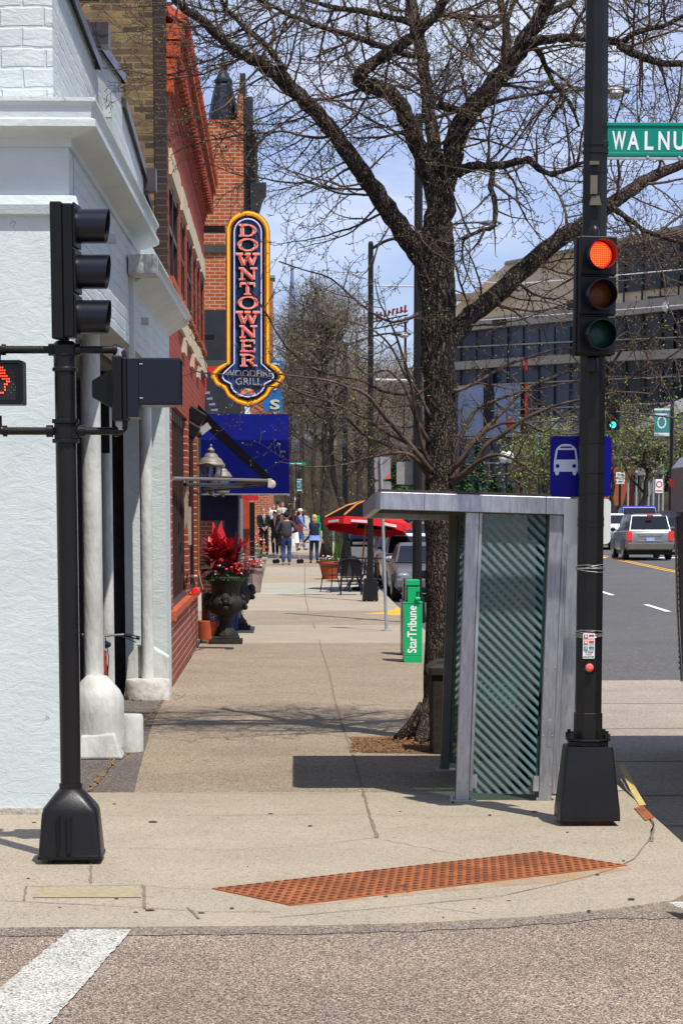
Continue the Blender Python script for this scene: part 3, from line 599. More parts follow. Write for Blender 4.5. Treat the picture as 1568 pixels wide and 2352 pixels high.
# facade with openings: strips between them
up = [(30.0, 33.0), (33.6, 35.2), (35.5, 37.9), (38.1, 39.5), (39.8, 41.2), (41.6, 44.0)]
upw = []
for t0, t1 in ((30.1, 32.9), (33.6, 35.3), (35.9, 38.0), (38.4, 39.8), (40.2, 41.5), (42.0, 43.7)): upw.append((t0, t1))
low = [(30.25, 35.3), (36.0, 39.3)]
b = MB()
def wallstrip(b, t0, t1, z0, z1, a=AW, d=.3): b.box(a - d, a, t0, t1, z0, z1)
ts = [TB0 + .32] + [v for p in upw for v in p] + [TB1]
zz0, zz1 = 4.95, 6.15
wallstrip(b, TB0 + .32, TB1, 6.5, 7.6); wallstrip(b, TB0 + .32, TB1, 4.62, zz0)
for i in range(0, len(ts), 2): wallstrip(b, ts[i], ts[i + 1], zz0, 6.5)
wallstrip(b, TB0 + .32, TB1, 3.45, 4.6)
rb(b, 'upper_wall', REDY)
b = MB()
wallstrip(b, TB0, low[0][0], 0, 3.448); wallstrip(b, low[0][1], low[1][0], 0, 3.448); wallstrip(b, low[1][1], 39.55, 0, 3.448)
wallstrip(b, low[0][0], low[0][1], 0, .82); wallstrip(b, low[1][0], low[1][1], 0, .82)
rb(b, 'ground_floor_wall', REDL)
b = MB()
for t0, t1 in low: b.box(AW - .1, AW + .05, t0 - .08, t1 + .08, .822, .93)
b.box(AW - .1, AW + .06, TB0 - .01, TB0 + .3, .8, .935)
b.split('sill', TERRA, RB, off=(AW, TB0, 0), bevel=.01)
for t0, t1 in upw:
    b = MB(); b.box(AW - .26, AW + .035, t0 - .04, t1 + .04, 6.152, 6.46); rb(b, 'lintel', CREAM)
    b = MB(); b.box(AW - .24, AW - .07, t0, t1, zz0, 6.15); wn_ = rb(b, 'window', DGL)
    b = MB()
    for t in (t0, t1 - .08, (t0 + t1) / 2 - .04): b.box(AW - .069, AW - .015, t, t + .09, zz0, 6.15)
    for z in (zz0, 5.55, 6.07): b.box(AW - .068, AW - .02, t0, t1, z, z + .07)
    b.build('window_frame', FRM, wn_, off=(AW, TB0, 0))
    b = MB(); b.box(AW - .1, AW + .05, t0 - .1, t1 + .1, 4.86, 4.948); rb(b, 'sill', TERRA)
b = MB()
for t0, t1, z in ((32.4, 34.2, 4.75), (34.3, 35.5, 4.72), (35.9, 37.6, 4.75), (38, 39.2, 4.72), (39.5, 41, 4.75), (41.5, 44.1, 4.73)): b.box(AW - .1, AW + .045, t0, t1, z - .24, z)
for t0, z in ((33.6, 4.45), (36.8, 4.45), (39.6, 4.45)): b.box(AW - .1, AW + .04, t0, t0 + .9, z - .18, z)
b.split('stone_band', CREAM, RB, off=(AW, TB0, 0))
for t0, t1 in low:
    b = MB(); b.box(AW - .26, AW - .2, t0, t1, .94, 3.44); wn_ = rb(b, 'window', DGL)
    b = MB(); k = int((t1 - t0) / .55)
    for i in range(k + 1):
        t = t0 + (t1 - t0 - .07) * i / k; b.box(AW - .198, AW - .05, t, t + .07, .94, 3.44)
    b.box(AW - .19, AW - .06, t0, t1, 3.3, 3.43); b.box(AW - .19, AW - .03, t0, t1, .935, 1.02)
    b.build('window_frame', FRM, wn_, off=(AW, TB0, 0))
# eave: corbelled soffit of small bricks, gutter, clay tile roof
b = MB()
for i in range(8):
    o = .02 * (i + 1); z = 7.18 + i * .065; b.box(AW - .3, AW + o, TB0 + .33, TB1, z, z + .062)
for k in range(int((TB1 - TB0) / .34)):
    t = TB0 + .4 + k * .34
    b.box(AW - .1, AW + .175, t, t + .15, 7.36, 7.71)
rb(b, 'corbel', REDY)
b = MB(); b.box(AW + .18, AW + .22, TB0 + .1, TB1, 7.7, 7.8); rb(b, 'gutter', TERRA)
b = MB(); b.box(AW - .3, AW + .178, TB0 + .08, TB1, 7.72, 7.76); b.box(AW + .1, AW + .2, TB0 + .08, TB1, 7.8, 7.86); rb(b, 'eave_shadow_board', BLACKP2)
b = MB()
k = int((TB1 - TB0) / .3)
for i in range(k):
    t = TB0 + .1 + i * .3
    b.tube([(AW + .17, t + .13, 7.88), (AW - .5, t + .13, 8.3), (AW - 1.6, t + .13, 8.8)], .1, 8)
    b.ball((AW + .17, t + .13, 7.88), .102, n=6)
b.add([(AW + .15, TB0 + .05, 7.84), (AW + .15, TB1, 7.84), (AW - 1.6, TB1, 8.75), (AW - 1.6, TB0 + .05, 8.75)], [(0, 1, 2, 3)])
rb(b, 'roof', mat('clay roof tile', (.42, .07, .025), .75, var=.35, scale=3), smooth=True)
b = MB(); 
for i, (z, o) in enumerate(((7.82, .19), (7.62, .16), (7.42, .12), (7.22, .08))): b.box(AW + .001, AW + o, TB0 + .0, TB0 + .325, z - .18, z - .004)
rb(b, 'eave_return', mat('red painted eave block', (.45, .07, .02), .6, var=.15, scale=5))
b = MB(); b.box(AW, AW + .05, 37.5, 37.65, 4.28, 4.42); ob = rb(b, 'alarm_box', mat('alarm red', (.6, .03, .02), .4)); 
b = MB(); b.box(AW, AW + .035, 34.1, 34.5, 1.9, 2.6); b.box(AW, AW + .035, 35.5, 35.85, 1.65, 2.2); b.split('meter_box', mat('beige box', (.3, .25, .19), .7), RB, off=(AW, TB0, 0)) if True else rb(b, 'meter_box', mat('beige box', (.3, .25, .19), .7))
b = MB(); b.tube([(AW + .03, 35.6, 1.2), (AW + .12, 35.6, 1.2)], .02, 8); rb(b, 'fire_bell_bracket', GALV)
b = MB(); b.lathe([(.05, -.03), (.056, .0), (.04, .03)], 18, M=T(AW + .15, 34.0, 1.03) @ RX(PI / 2)); rb(b, 'fire_bell', mat('signal red', (.75, .02, .015), .35, coat=.4), smooth=True)
b = MB(); b.tube([(AW + .02, 39.35, 3.3), (AW + .03, 39.35, 2.2), (AW + .025, 39.35, 1.2), (AW + .06, 39.2, 1.02), (AW + .1, 39.1, .9)], .007, 5); rb(b, 'cable', mat('yellow cable', (.35, .2, .03), .6))
# lanterns
def lantern(x, ytop, ybot, t, label):
    p = at(x, ytop, t); q = at(x, ybot, t); h = p.z - q.z; k = h / .66
    r = thing('wall_lantern', label, 'lantern', (q.x, q.y, q.z), TH, 'wall lanterns')
    GR = mat('grey lantern metal', (.22, .2, .175), .55, .3, var=.2)
    b = MB(); b.lathe([(.005, .66), (.018, .645), (.016, .61), (.03, .6), (.055, .57), (.05, .545), (.02, .53), (.07, .52), (.105, .485), (.115, .455), (.15, .44), (.185, .39), (.19, .37), (.22, .345), (.22, .33), (.15, .3)], 20, M=Matrix.Scale(k, 4)); b.build('lantern_cap', GR, r, smooth=True)
    b = MB(); b.lathe([(.15, .3), (.155, .2), (.135, .02), (.12, 0)], 14, M=Matrix.Scale(k, 4)); b.build('lantern_glass', glass_mat('lantern glass', (.7, .7, .72), .2), r)
    b = MB()
    for i in range(6):
        a = i * PI / 3; b.tube([(.165 * math.cos(a), .165 * math.sin(a), .31), (.145 * math.cos(a), .145 * math.sin(a), 0)], .008, 5, M=Matrix.Scale(k, 4))
    b.lathe([(.15, -.0), (.15, -.03), (.06, -.05), (.04, -.11), (.01, -.14)], 14, M=Matrix.Scale(k, 4)); b.tube([(0, 0, -.06), (-.18, 0, -.12), (-.4, 0, -.02)], .012, 6, M=Matrix.Scale(k, 4)); b.build('lantern_frame', GR, r)
    return r
lantern(485, 1020, 1118, 38.0, 'nearer grey carriage lantern on the brick wall before the blue awning')
lantern(512, 1062, 1128, 41.6, 'smaller grey carriage lantern just behind the other beside the blue awning')
# awning arm frame, folded over the windows
RA = thing('retracted_awning', 'folded black awning with grey arms reaching out from the brick wall', 'awning', S(AW, 33), TH)
def ra(mb, nm, m, **k): return mb.build(nm, m, RA, off=(AW, 33, 0), **k)
def sp_(x, y, t): # street coords of a pixel at distance t
    p = at(x, y, t); return W2S(p)
tA = 37.2
b = MB(); p0, p1 = sp_(455, 938, tA), sp_(624, 1104, tA); 
vs = [p0 + Vector((0, -.0, .06)), p1 + Vector((.04, 0, 0)), p1 + Vector((-.1, 0, -.0)), p0 + Vector((-.04, 0, -.16))]
b.add([tuple(v) for v in vs] + [tuple(v + Vector((0, .35, 0))) for v in vs], [(0, 1, 2, 3), (7, 6, 5, 4), (0, 4, 5, 1), (1, 5, 6, 2), (2, 6, 7, 3), (3, 7, 4, 0)]); ra(b, 'awning_cloth', mat('black canvas', (.006, .006, .01), .9, spec=.04))
b = MB(); b.tube([sp_(398, 1099, 31), sp_(460, 1100, tA), sp_(622, 1104, tA)], .024, 8); b.tube([sp_(500, 1122, tA + .4), sp_(560, 1108, tA + .3), sp_(618, 1107, tA + .1)], .024, 8); ra(b, 'arm', mat('grey arm paint', (.22, .21, .19), .45, .3), smooth=True)
b = MB(); b.tube([sp_(425, 1113, 33), sp_(560, 1115, tA), sp_(618, 1110, tA)], .026, 8); b.tube([sp_(470, 1126, tA), sp_(560, 1119, tA), sp_(618, 1112, tA)], .02, 8); ra(b, 'lower_arm', BLACKP2)
b = MB(); c0 = sp_(624, 1112, tA)
b.lathe([(.045, -.3), (.06, -.29), (.06, .29), (.045, .3)], 14, M=T(*c0) @ RX(PI / 2)); b.box(c0.x - .055, c0.x + .0, c0.y - .32, c0.y + .3, c0.z - .05, c0.z + .08); ra(b, 'front_roller', mat('cream grey roller', (.5, .47, .42), .4), smooth=True)
b = MB()
for (x, y) in ((446, 962), (470, 985)):
    c0 = sp_(x, y, tA - .6); b.box(-.09, .09, -.07, .07, -.05, .05, M=T(*c0) @ RY(rad(-38 if x > 450 else 30)))
ra(b, 'floodlight_bracket', mat('pale bracket', (.5, .5, .5), .4, .4))
b = MB()
for (x, y) in ((438, 985), (452, 955)):
    c0 = sp_(x, y, tA - .9); b.box(-.14, .12, -.12, .12, -.11, .09, M=T(*c0) @ RY(rad(32)))
ra(b, 'floodlight', BLACKP2, bevel=.02)
# blue awning
BLUE = mat('blue canvas', (.004, .007, .1), .9, spec=.04, var=.12, scale=4, bump=.1, bscale=12)
tB = 42.2
BA = thing('shop_awning', 'large royal blue canvas entrance awning under the neon sign', 'awning', S(AW, tB, 2.4), TH)
e0, e1 = sp_(461, 1133, tB), sp_(664, 1133, tB); zt, zm, z0 = sp_(664, 948, tB).z, sp_(664, 1010, tB).z, e0.z
a0, a1_ = AW - .02, e1.x; tb2 = tB + 2.6
b = MB()
sec = lambda t: [(a0, t, z0), (a1_, t, z0), (a1_, t, zm), (a1_ - .006, t + (.5 if t == tB else -.4), zt), (a0, t + (.5 if t == tB else -.4), zt), (a0, t, zm)]
s1, s2 = sec(tB), sec(tb2); b.add(s1 + s2, [(0, 1, 2, 5), (5, 2, 3, 4), (6, 11, 8, 7), (11, 10, 9, 8), (1, 7, 8, 2), (2, 8, 9, 3), (3, 9, 10, 4), (0, 5, 11, 6), (5, 4, 10, 11)])
b.build('awning_cover', BLUE, BA, off=(AW, tB, 2.4))
b = MB(); b.box(a0, a1_ + .01, tB - .02, tB + .02, z0 - .03, z0 - .003); b.box(a1_ - .02, a1_ + .01, tB + .02, tb2, z0 - .03, z0 - .003); b.build('awning_frame', ALU, BA, off=(AW, tB, 2.4))
# entrance below: blue posts, brick pieces, mirror window
EN = thing('shop_entrance', 'recessed entrance with dark blue posts and glass beneath the blue awning', 'entrance', S(AW, 40.2), TH)
def en(mb, nm, m, **k): return mb.build(nm, m, EN, off=(AW, 40.2, 0), **k)
q = lambda x, t: aX(x, t, 1.0)
BL2 = mat('deep blue paint', (.015, .035, .17), .4, var=.1, coat=.2); BL1 = mat('midnight blue paint', (.008, .01, .04), .5)
tE = 44.3
b = MB(); b.box(q(517, tE), q(546, tE), tE, tE + .25, 0, 2.4); en(b, 'post', BL2)
b = MB(); b.box(q(462, tE), q(548, tE), tE - .05, tE - .002, 1.98, 2.43); b.box(q(517, tE), q(547, tE), tE - .04, tE - .002, 1.42, 1.98); en(b, 'header', BL1)
b = MB(); b.box(q(462, tE), q(486, tE), tE + .05, tE + .3, 0, 1.98); en(b, 'brick_panel', REDX)
b = MB(); b.box(q(486, tE), q(517, tE), tE + .1, tE + .16, .1, 1.98); en(b, 'shop_glass', mat('reflecting shop glass', (.1, .13, .14), .1, var=.7, scale=6, stretch=(3, 1, 1), spec=.9))
b = MB(); b.box(q(547, tE), q(551, tE), tE + .26, tE + 4, 0, 2.38); en(b, 'trim', mat('steel trim', (.3, .32, .33), .4, .6))
b = MB(); b.box(-5, AW - .05, 39.56, 39.8, 0, 3.4); b.box(-5, AW - .3, tE + .31, tE + .5, 0, 4.5); en(b, 'return_wall', REDX)
b = MB(); b.box(q(465, tE) , q(546, tE), tE - .2, tE - .06, .0, .55); en(b, 'blue_plinth', BL2)

# ================================================================= NEON BLADE SIGN
tN = 44.6
cN = at(569, 700, tN); kN = tN / F * 1.0
NS = thing('neon_sign', 'tall blue blade sign with glowing yellow border and red neon letters reading downward', 'sign', (cN.x, cN.y, cN.z), TH)
def px2(x, y):  # pixel to local metres on the sign face
    p = at(x, y, tN); return (p.x - cN.x, p.z - cN.z)
def outline(inset):
    "blade outline in pixels of the photo; inset shrinks it"
    o = []; r = 51 - inset; cx, cy = 569, 534
    for i in range(13):
        a = PI * i / 12; o.append((cx + r * math.cos(a), cy - r * math.sin(a)))
    o += [(cx - r, 700), (cx - r, 833 + inset * .1)]
    lw = 86 - inset * 1.35
    o += [(cx - lw * .8, 841 + inset * .45), (cx - lw * .97, 856 + inset * .2), (cx - lw, 866), (cx - lw * .9, 882 - inset * .4), (cx - lw * .65, 894 - inset * .6), (cx - 55 + inset * .9, 897 - inset * .35), (cx - 48 + inset * .8, 910 - inset * .6), (cx - 25 + inset * .3, 926 - inset * .9), (cx, 934 - inset * 1.1)]
    half = o[:13]; rest = o[13:]
    right = [(2 * cx - x, y) for x, y in reversed(rest[:-1])]
    return half + rest + right
def ol(i): return [px2(x, y) for x, y in outline(i)]
b = MB(); b.prism(ol(0), .0, .3); b.build('sign_case', mat('sign case grey blue', (.06, .1, .15), .5), NS)
b = MB(); b.ring(ol(1), ol(17), -.035, .02); b.build('border', mat('amber border', (.6, .24, .008), .4, var=.15, scale=5, emit=(.9, .42, .02), es=.05), NS, smooth=False)
b = MB(); b.prism(ol(17.5), -.012, -.002)
b.build('sign_face', mat('sign face blue', (.02, .065, .16), .5, var=.2, scale=2), NS)
b = MB(); b.ring(ol(12), ol(17.2), -.05, -.036); b.build('border_shadow_line', BLACKP2, NS)
def neon_path(inset, r, mname, col, em, es, nm):
    pts = [(x, -.075, z) for x, z in ol(inset)]; b = MB(); b.tube(pts + [pts[0]], r, 6, cap=False); return b.build(nm, mat(mname, col, .3, emit=em, es=es), NS, smooth=True)
neon_path(6, .018, 'amber neon', (.85, .42, .03), (1, .5, .04), .35, 'neon_tube')
neon_path(20, .011, 'white neon', (.5, .5, .75), (.6, .6, 1), .4, 'inner_neon_tube')
LET = {  # slab serif strokes in a unit box: (x0,z0,x1,z1,width)
 'D': [(.22, .04, .22, .96, .2), (.05, .05, .5, .05, .1), (.05, .95, .5, .95, .1)], 'O': [],
 'W': [(.14, .95, .32, .05, .17), (.32, .05, .5, .8, .12), (.5, .8, .68, .05, .17), (.68, .05, .86, .95, .12), (0, .95, .3, .95, .1), (.36, .95, .62, .95, .1), (.7, .95, 1, .95, .1)],
 'N': [(.2, .05, .2, .95, .12), (.2, .92, .78, .08, .2), (.8, .05, .8, .95, .12), (.04, .05, .36, .05, .1), (.04, .95, .3, .95, .1), (.62, .95, .98, .95, .1)],
 'T': [(.5, .05, .5, .95, .2), (.1, .92, .9, .92, .13), (.12, .92, .12, .62, .1), (.88, .92, .88, .62, .1), (.3, .05, .7, .05, .1)],
 'E': [(.25, .05, .25, .95, .2), (.08, .94, .9, .94, .12), (.08, .06, .92, .06, .12), (.25, .5, .7, .5, .1), (.88, .94, .88, .68, .1), (.9, .06, .9, .34, .1), (.68, .62, .68, .38, .08)],
 'R': [(.25, .05, .25, .95, .2), (.06, .05, .46, .05, .1), (.06, .95, .5, .95, .1), (.4, .5, .58, .5, .1), (.55, .5, .8, .06, .17), (.75, .05, .98, .08, .1)]}
def strokes(b, ch, x0, z0, w_, h_, y, dy=.0009, thin=1.0, dep=.02):
    i = 0
    def seg(xa, za, xb, zb, wd):
        nonlocal i
        A = Vector((x0 + xa * w_, 0, z0 + za * h_)); B = Vector((x0 + xb * w_, 0, z0 + zb * h_)); d = (B - A).normalized(); nn = Vector((-d.z, 0, d.x)) * wd * thin * w_ / 2
        yy = y - i * dy; i += 1
        q = [A + nn, B + nn, B - nn, A - nn]
        b.add([(p.x, yy, p.z) for p in q] + [(p.x, yy + dep, p.z) for p in q], [(0, 1, 2, 3), (7, 6, 5, 4), (0, 4, 5, 1), (1, 5, 6, 2), (2, 6, 7, 3), (3, 7, 4, 0)])
    for s_ in LET[ch]: seg(*s_)
    def arc(cx, cz, rx, rz, wx, wz, a0, a1):
        nonlocal i
        k = 16; yy = y - i * dy; i += 1; o = []; inn = []
        for j in range(k + 1):
            a = rad(a0 + (a1 - a0) * j / k); o.append((x0 + (cx + rx * math.cos(a)) * w_, z0 + (cz + rz * math.sin(a)) * h_)); inn.append((x0 + (cx + (rx - wx * thin) * math.cos(a)) * w_, z0 + (cz + (rz - wz * thin) * math.sin(a)) * h_))
        vs = [(x, yy, z) for x, z in o] + [(x, yy, z) for x, z in inn] + [(x, yy + dep, z) for x, z in o] + [(x, yy + dep, z) for x, z in inn]; n = k + 1
        fs = []
        for j in range(k): fs += [(j, j + 1, n + j + 1, n + j), (j, 2 * n + j, 2 * n + j + 1, j + 1), (n + j, n + j + 1, 3 * n + j + 1, 3 * n + j)]
        b.add(vs, fs)
    if ch == 'O': arc(.5, .5, .5, .5, .2, .12, 0, 360)
    if ch == 'D': arc(.48, .5, .46, .5, .2, .1, -90, 90)
    if ch == 'R': arc(.5, .725, .34, .275, .17, .1, -90, 90)
ys = [516, 574, 631, 689, 747, 800, 862 - 0, 0, 0, 0]
tops = [(516, 566), (572, 623), (631, 680), (690, 738), (747, 796), (803, 853)]
zs = []; letters = 'DOWNTOWNER'
zy = lambda z1: 820 / 1.7417 + 0  # placeholder
zt_ = [220, 375, 545, 705, 870, 1022, 1195, 1352, 1512, 1672]; zb_ = [358, 523, 682, 845, 1010, 1172, 1335, 1494, 1650, 1812]
xl_ = [368, 362, 345, 370, 375, 366, 345, 378, 380, 380]; xr_ = [592, 598, 615, 592, 578, 600, 615, 590, 575, 590]
b1 = MB(); b2 = MB(); b3 = MB()
for ch, a, c, xl, xr in zip(letters, zt_, zb_, xl_, xr_):
    fx = lambda v: (820 + v / 2.8) / 1.7417
    x0, z1_ = px2(fx(xl), fx(a)); x1, z0_ = px2(fx(xr), fx(c))
    strokes(b1, ch, x0, z0_, x1 - x0, z1_ - z0_, -.11, dep=.06)
    strokes(b2, ch, x0 - .035, z0_ - .03, x1 - x0, z1_ - z0_, -.03, dep=.015, thin=1.1)  # dark letter copies set left and low imitate the letters' cast shadow
    strokes(b3, ch, x0 + .01, z0_ + .01, x1 - x0 - .02, z1_ - z0_ - .02, -.13, thin=.2, dep=.012)
b1.build('letters', mat('pale pink letter face', (.62, .42, .38), .5, var=.15), NS)
b2.build('letter_shadows', mat('letter shadow plate', (.015, .02, .04), .7), NS)
b3.build('red_neon', mat('red neon', (.9, .08, .04), .3, emit=(1, .09, .04), es=.55), NS)
SIL = mat('silver lettering', (.55, .58, .6), .3, .6)
def tx_px(s_, x0, x1, y0, y1, y, m, nm, bold=0.0):
    (xa, za), (xb, zb2) = px2(x0, y1), px2(x1, y0); b = text(s_, xb - xa, zb2 - za, T((xa + xb) / 2, y, (za + zb2) / 2), d=.02, bold=bold); return b.build(nm, m, NS)
tx_px('WOODFIRE', 517, 625, 850, 865, -.03, SIL, 'small_lettering', .01)
tx_px('GRILL', 541, 601, 868, 884, -.03, SIL, 'small_lettering', .01)
b = MB(); (xc, zc_) = px2(569, 905); b.prism([(xc + .13 * math.cos(a), zc_ + .1 * math.sin(a)) for a in [PI * i / 10 for i in range(11)]], -.04, -.014); b.build('emblem', mat('emblem orange', (.75, .2, .03), .5, emit=(.8, .15, .02), es=.1), NS)
b = MB(); b.tube([(xc + .045 * math.cos(a * 1.0) * (1 - a / 14), -.05, zc_ + .02 + .06 * math.sin(a) * (1 - a / 14)) for a in [i * .5 for i in range(20)]], .012, 5); b.box(xc - .17, xc + .17, -.045, -.03, zc_ - .012, zc_ + .006); b.build('emblem_curl', SIL, NS)
b = MB(); b.box(-2.4, -.4, .05, .17, 1.28, 1.4, M=None); b.box(-1.6, -.6, .05, .17, -.62, -.52); b.build('mounting_arm', BLACKP, NS)

# ================================================================= FAR BUILDINGS ON THE LEFT
OB = brick_mat('orange brick', (.42, .1, .03), (.32, .065, .022), (.46, .32, .23), 'x', bw=.26, bh=.09, ms=.012, dirt=.3)
OBY = brick_mat('orange brick along street', (.4, .09, .03), (.3, .06, .022), (.42, .3, .22), 'y', bw=.34, bh=.13, ms=.014)
DKP = mat('black painted masonry', (.02, .022, .03), .6, var=.25, scale=2); SLATE = mat('slate metal roof', (.022, .03, .045), .4, .3, var=.25, scale=2)
tF = 62.0
FB = thing('turret_building', 'orange brick building with dark slate turret roof and black lower storey', 'building', S(-1.3, tF), TH)
def fb(mb, nm, m, **k): return mb.build(nm, m, FB, off=(-1.3, tF, 0), **k)
z_ = lambda y, t: zY(y, t)
ar = aX(546, tF, 8); al = -9
b = MB(); b.box(al, ar, tF, tF + .4, z_(712, tF), z_(275, tF)); fb(b, 'end_wall', OB)
b = MB(); b.box(ar + .002, aX(560, tF, 8), tF + .05, tF + .45, z_(712, tF), z_(215, tF)); fb(b, 'corner_pilaster', OB)
b = MB(); b.box(al, aX(552, tF, 8), tF - .05, tF + .4, -.5, z_(713, tF)); fb(b, 'lower_wall', DKP)
b = MB(); b.box(-2.4, aX(532, tF, 8), tF - .12, tF - .055, z_(845, tF), z_(828, tF)); b.box(-2.4, aX(520, tF, 8), tF - .06, tF - .005, z_(580, tF), z_(562, tF)); b.split('steel_beam', mat('grey green beam', (.05, .055, .05), .5), FB, off=(-1.3, tF, 0)) if True else fb(b, 'steel_beam', mat('grey green beam', (.05, .055, .05), .5))
b = MB(); b.box(aX(545, tF, 5) - .001, -1.1, tF + .41, tF + 14, -.5, z_(470, tF)); fb(b, 'street_wall', mat('dark carved front', (.05, .04, .038), .7, var=.5, scale=1.5, bump=.5, bscale=4))
# carved cornice and pillars seen edge-on
b = MB()
xs = [(545, 565), (565, 590)]
for (x0, x1, y0, y1) in ((553, 566, 160, 290), (560, 582, 215, 480), (566, 590, 290, 330), (562, 586, 300, 480), (575, 592, 330, 480), (566, 585, 480, 620)):
    b.box(aX(x0, tF + .6, 8), aX(x1, tF + .6, 8), tF + .46, tF + 1.2, z_(y1, tF), z_(y0, tF))
for i in range(9):
    y = 300 + i * 20; b.box(aX(584, tF, 8), aX(590 + (i % 2) * 3, tF, 8), tF + .5, tF + 1.3, z_(y + 12, tF), z_(y, tF))
fb(b, 'carved_pier', DKP)
b = MB(); cx = aX(598, tF, 8); b.prism([(aX(575, tF, 8), z_(480, tF)), (aX(575, tF, 8), z_(415, tF)), (aX(612, tF, 8), z_(413, tF)), (aX(611, tF, 8), z_(425, tF)), (aX(602, tF, 8), z_(440, tF)), (aX(596, tF, 8), z_(462, tF)), (aX(590, tF, 8), z_(480, tF))], tF + .4, tF + 2.2); fb(b, 'corner_bracket', DKP)
cxt = aX(512, tF, 10); kk = tF / F
b = MB(); b.lathe([(37, 0), (37, 5), (35, 8), (33, 30), (27, 62), (20, 92), (18, 97), (21, 100), (21, 105), (16, 110), (9, 125), (4, 145), (2, 160), (.5, 190)] and [(r * kk * 1.02, z * kk) for r, z in [(37, 0), (37, 5), (35, 8), (33, 30), (27, 62), (20, 92), (18, 97), (21, 100), (21, 105), (16, 110), (9, 125), (4, 145), (2, 160), (.5, 190)]], 10, (cxt, tF + 1.2, z_(276, tF))); fb(b, 'turret_roof', SLATE)
# shop front bits between awning and walkers
SH = thing('shop', 'orange brick shop front with red sign band and green post past the awning', 'shop', S(-1.3, 62), TH)
def sh(mb, nm, m, **k): return mb.build(nm, m, SH, off=(-1.3, 62, 0), **k)
b = MB(); b.box(aX(551, 64, 1), aX(556, 64, 1), 64, 64.3, 0, 3.0); b.box(aX(586, 112, 1), aX(604, 112, 1), 112, 112.4, 0, 4.0); sh(b, 'brick_pier', OB)
b = MB(); b.box(aX(556, 64, 1), aX(573, 64, 1), 64.1, 64.4, 0, 2.5); sh(b, 'red_pillar', mat('rust red panel', (.35, .06, .03), .6))
b = MB(); b.box(aX(572, 66, 1), aX(585, 66, 1), 66.1, 66.4, 0, 2.4); sh(b, 'doorway', BLACKP2)
b = MB(); b.box(aX(551, 63.5, 1), aX(594, 63.5, 1), 63.4, 63.7, 2.46, 2.6); sh(b, 'sign_band', mat('red sign band', (.5, .02, .02), .5))
b = MB(); b.box(aX(583, 110, 1), aX(605, 110, 1), 110, 110.3, .3, 2.6); sh(b, 'stone_wall', mat('yellow limestone', (.5, .4, .2), .9, var=.4, scale=6, bump=.8, bscale=9))
b = MB(); b.tube([S(0, 0, 0), S(0, 0, 1)], .01); 
b = MB(); x0 = aX(609, 116, 1); b.box(x0 - .09, x0 + .09, 116, 116.15, .3, 4.4); sh(b, 'green_post', mat('dark green paint', (.01, .06, .05), .5))
b = MB(); x0 = aX(615, 100, 1); b.box(x0 - 3, x0 + .06, 100, 100.3, .4, 5.5); sh(b, 'far_pier', OB)
# red-lettered small sign and dark canopy
RS = thing('projecting_sign', 'small red and white projecting sign beside the turret building', 'sign', at(494, 850, 50), TH)
b = MB(); b.box(-.25, .18, -.05, .05, -.04, .07); b.box(-.25, -.18, -.04, .04, -.5, -.045); b.build('panel', mat('bright red enamel', (.7, .02, .02), .4), RS)
b = MB()
for i in range(4): b.tube([at(470 + i * 5, 905 + i * 13, 50) - at(494, 850, 50), at(482 + i * 6, 905 + i * 13, 50) - at(494, 850, 50)], .05, 8)
b.build('lamp', mat('blue grey lamp', (.1, .12, .15), .4), RS)
# blue vertical sign further on
VS = thing('vertical_sign', 'bright blue vertical sign with pale letters behind the neon blade sign', 'sign', at(628, 900, 66), TH)
b = MB(); o_ = at(628, 900, 66); k6 = 66 / F
b.box(-23 * k6, 20 * k6, 0, .25, -42 * k6, 70 * k6); b.build('panel', mat('bright blue enamel', (.015, .14, .42), .4, var=.12, scale=2), VS)
b = MB(); text('S', 22 * k6, 22 * k6, T(3 * k6, -.005, -28 * k6), d=.03, bold=.03, mb=b); text('S', 22 * k6, 20 * k6, T(4 * k6, -.005, 55 * k6), d=.03, bold=.03, mb=b); text('T', 20 * k6, 20 * k6, T(3 * k6, -.005, 14 * k6), d=.03, bold=.03, mb=b); b.build('letters', mat('cream letter', (.6, .6, .42), .5), VS)

# ================================================================= SIGNAL POLE, LEFT
def lathe_poly(b, secs, c=(0, 0), M=None):
    "square/rounded sections: list of (half_x, half_y, z, corner)"
    S_ = []
    for hx, hy, z, r in secs:
        S_.append([(c[0] + x, c[1] + y, z) for x, y in rrect(-hx, hx, -hy, hy, r, 3)])
    b.loft(S_, M=M)
p = gnd(165, 1978); kL = p.y / F
LP = thing('signal_pole', 'dark signal pole with flared square base before the white stucco wall', 'signal pole', (p.x, p.y, 0), TH, 'dark traffic signal poles')
b = MB(); lathe_poly(b, [(.195, .17, .03, .02), (.197, .172, .05, .02), (.19, .165, .055, .03), (.168, .145, .3, .03), (.16, .14, .335, .05), (.085, .085, .43, .06), (.07, .07, .445, .06), (.07, .07, .475, .06)])
for x, y in ((-.12, -.1), (.12, -.1), (-.12, .1), (.12, .1)): b.tube([(x, y, 0), (x, y, .035)], .02, 8)
b.build('base_skirt', BLACKP, LP, smooth=True)
b = MB(); b.box(-.012, .012, -.181, -.16, .07, .3); b.box(-.07, -.06, -.182, -.16, .07, .3); b.build('base_rib', BLACKP, LP, bevel=.003)
hz = lambda y: zY(y, p.y)
b = MB(); b.tube([(0, 0, .1), (0, 0, 2.0), (0, 0, hz(850))], [.062, .062, .063], 24); b.build('pole', BLACKP, LP, smooth=True)
b = MB()
z1, z2 = hz(852), hz(785)
b.lathe([(.064, 0), (.076, .005), (.076, .02), (.067, .03), (.067, .09), (.076, .1), (.07, .12), (.073, .155), (.06, .172), (.05, .18)], 20, (0, 0, z1 - .005)); b.build('top_fitting', BLACKP, LP, smooth=True)
zc = hz(990)
b = MB()
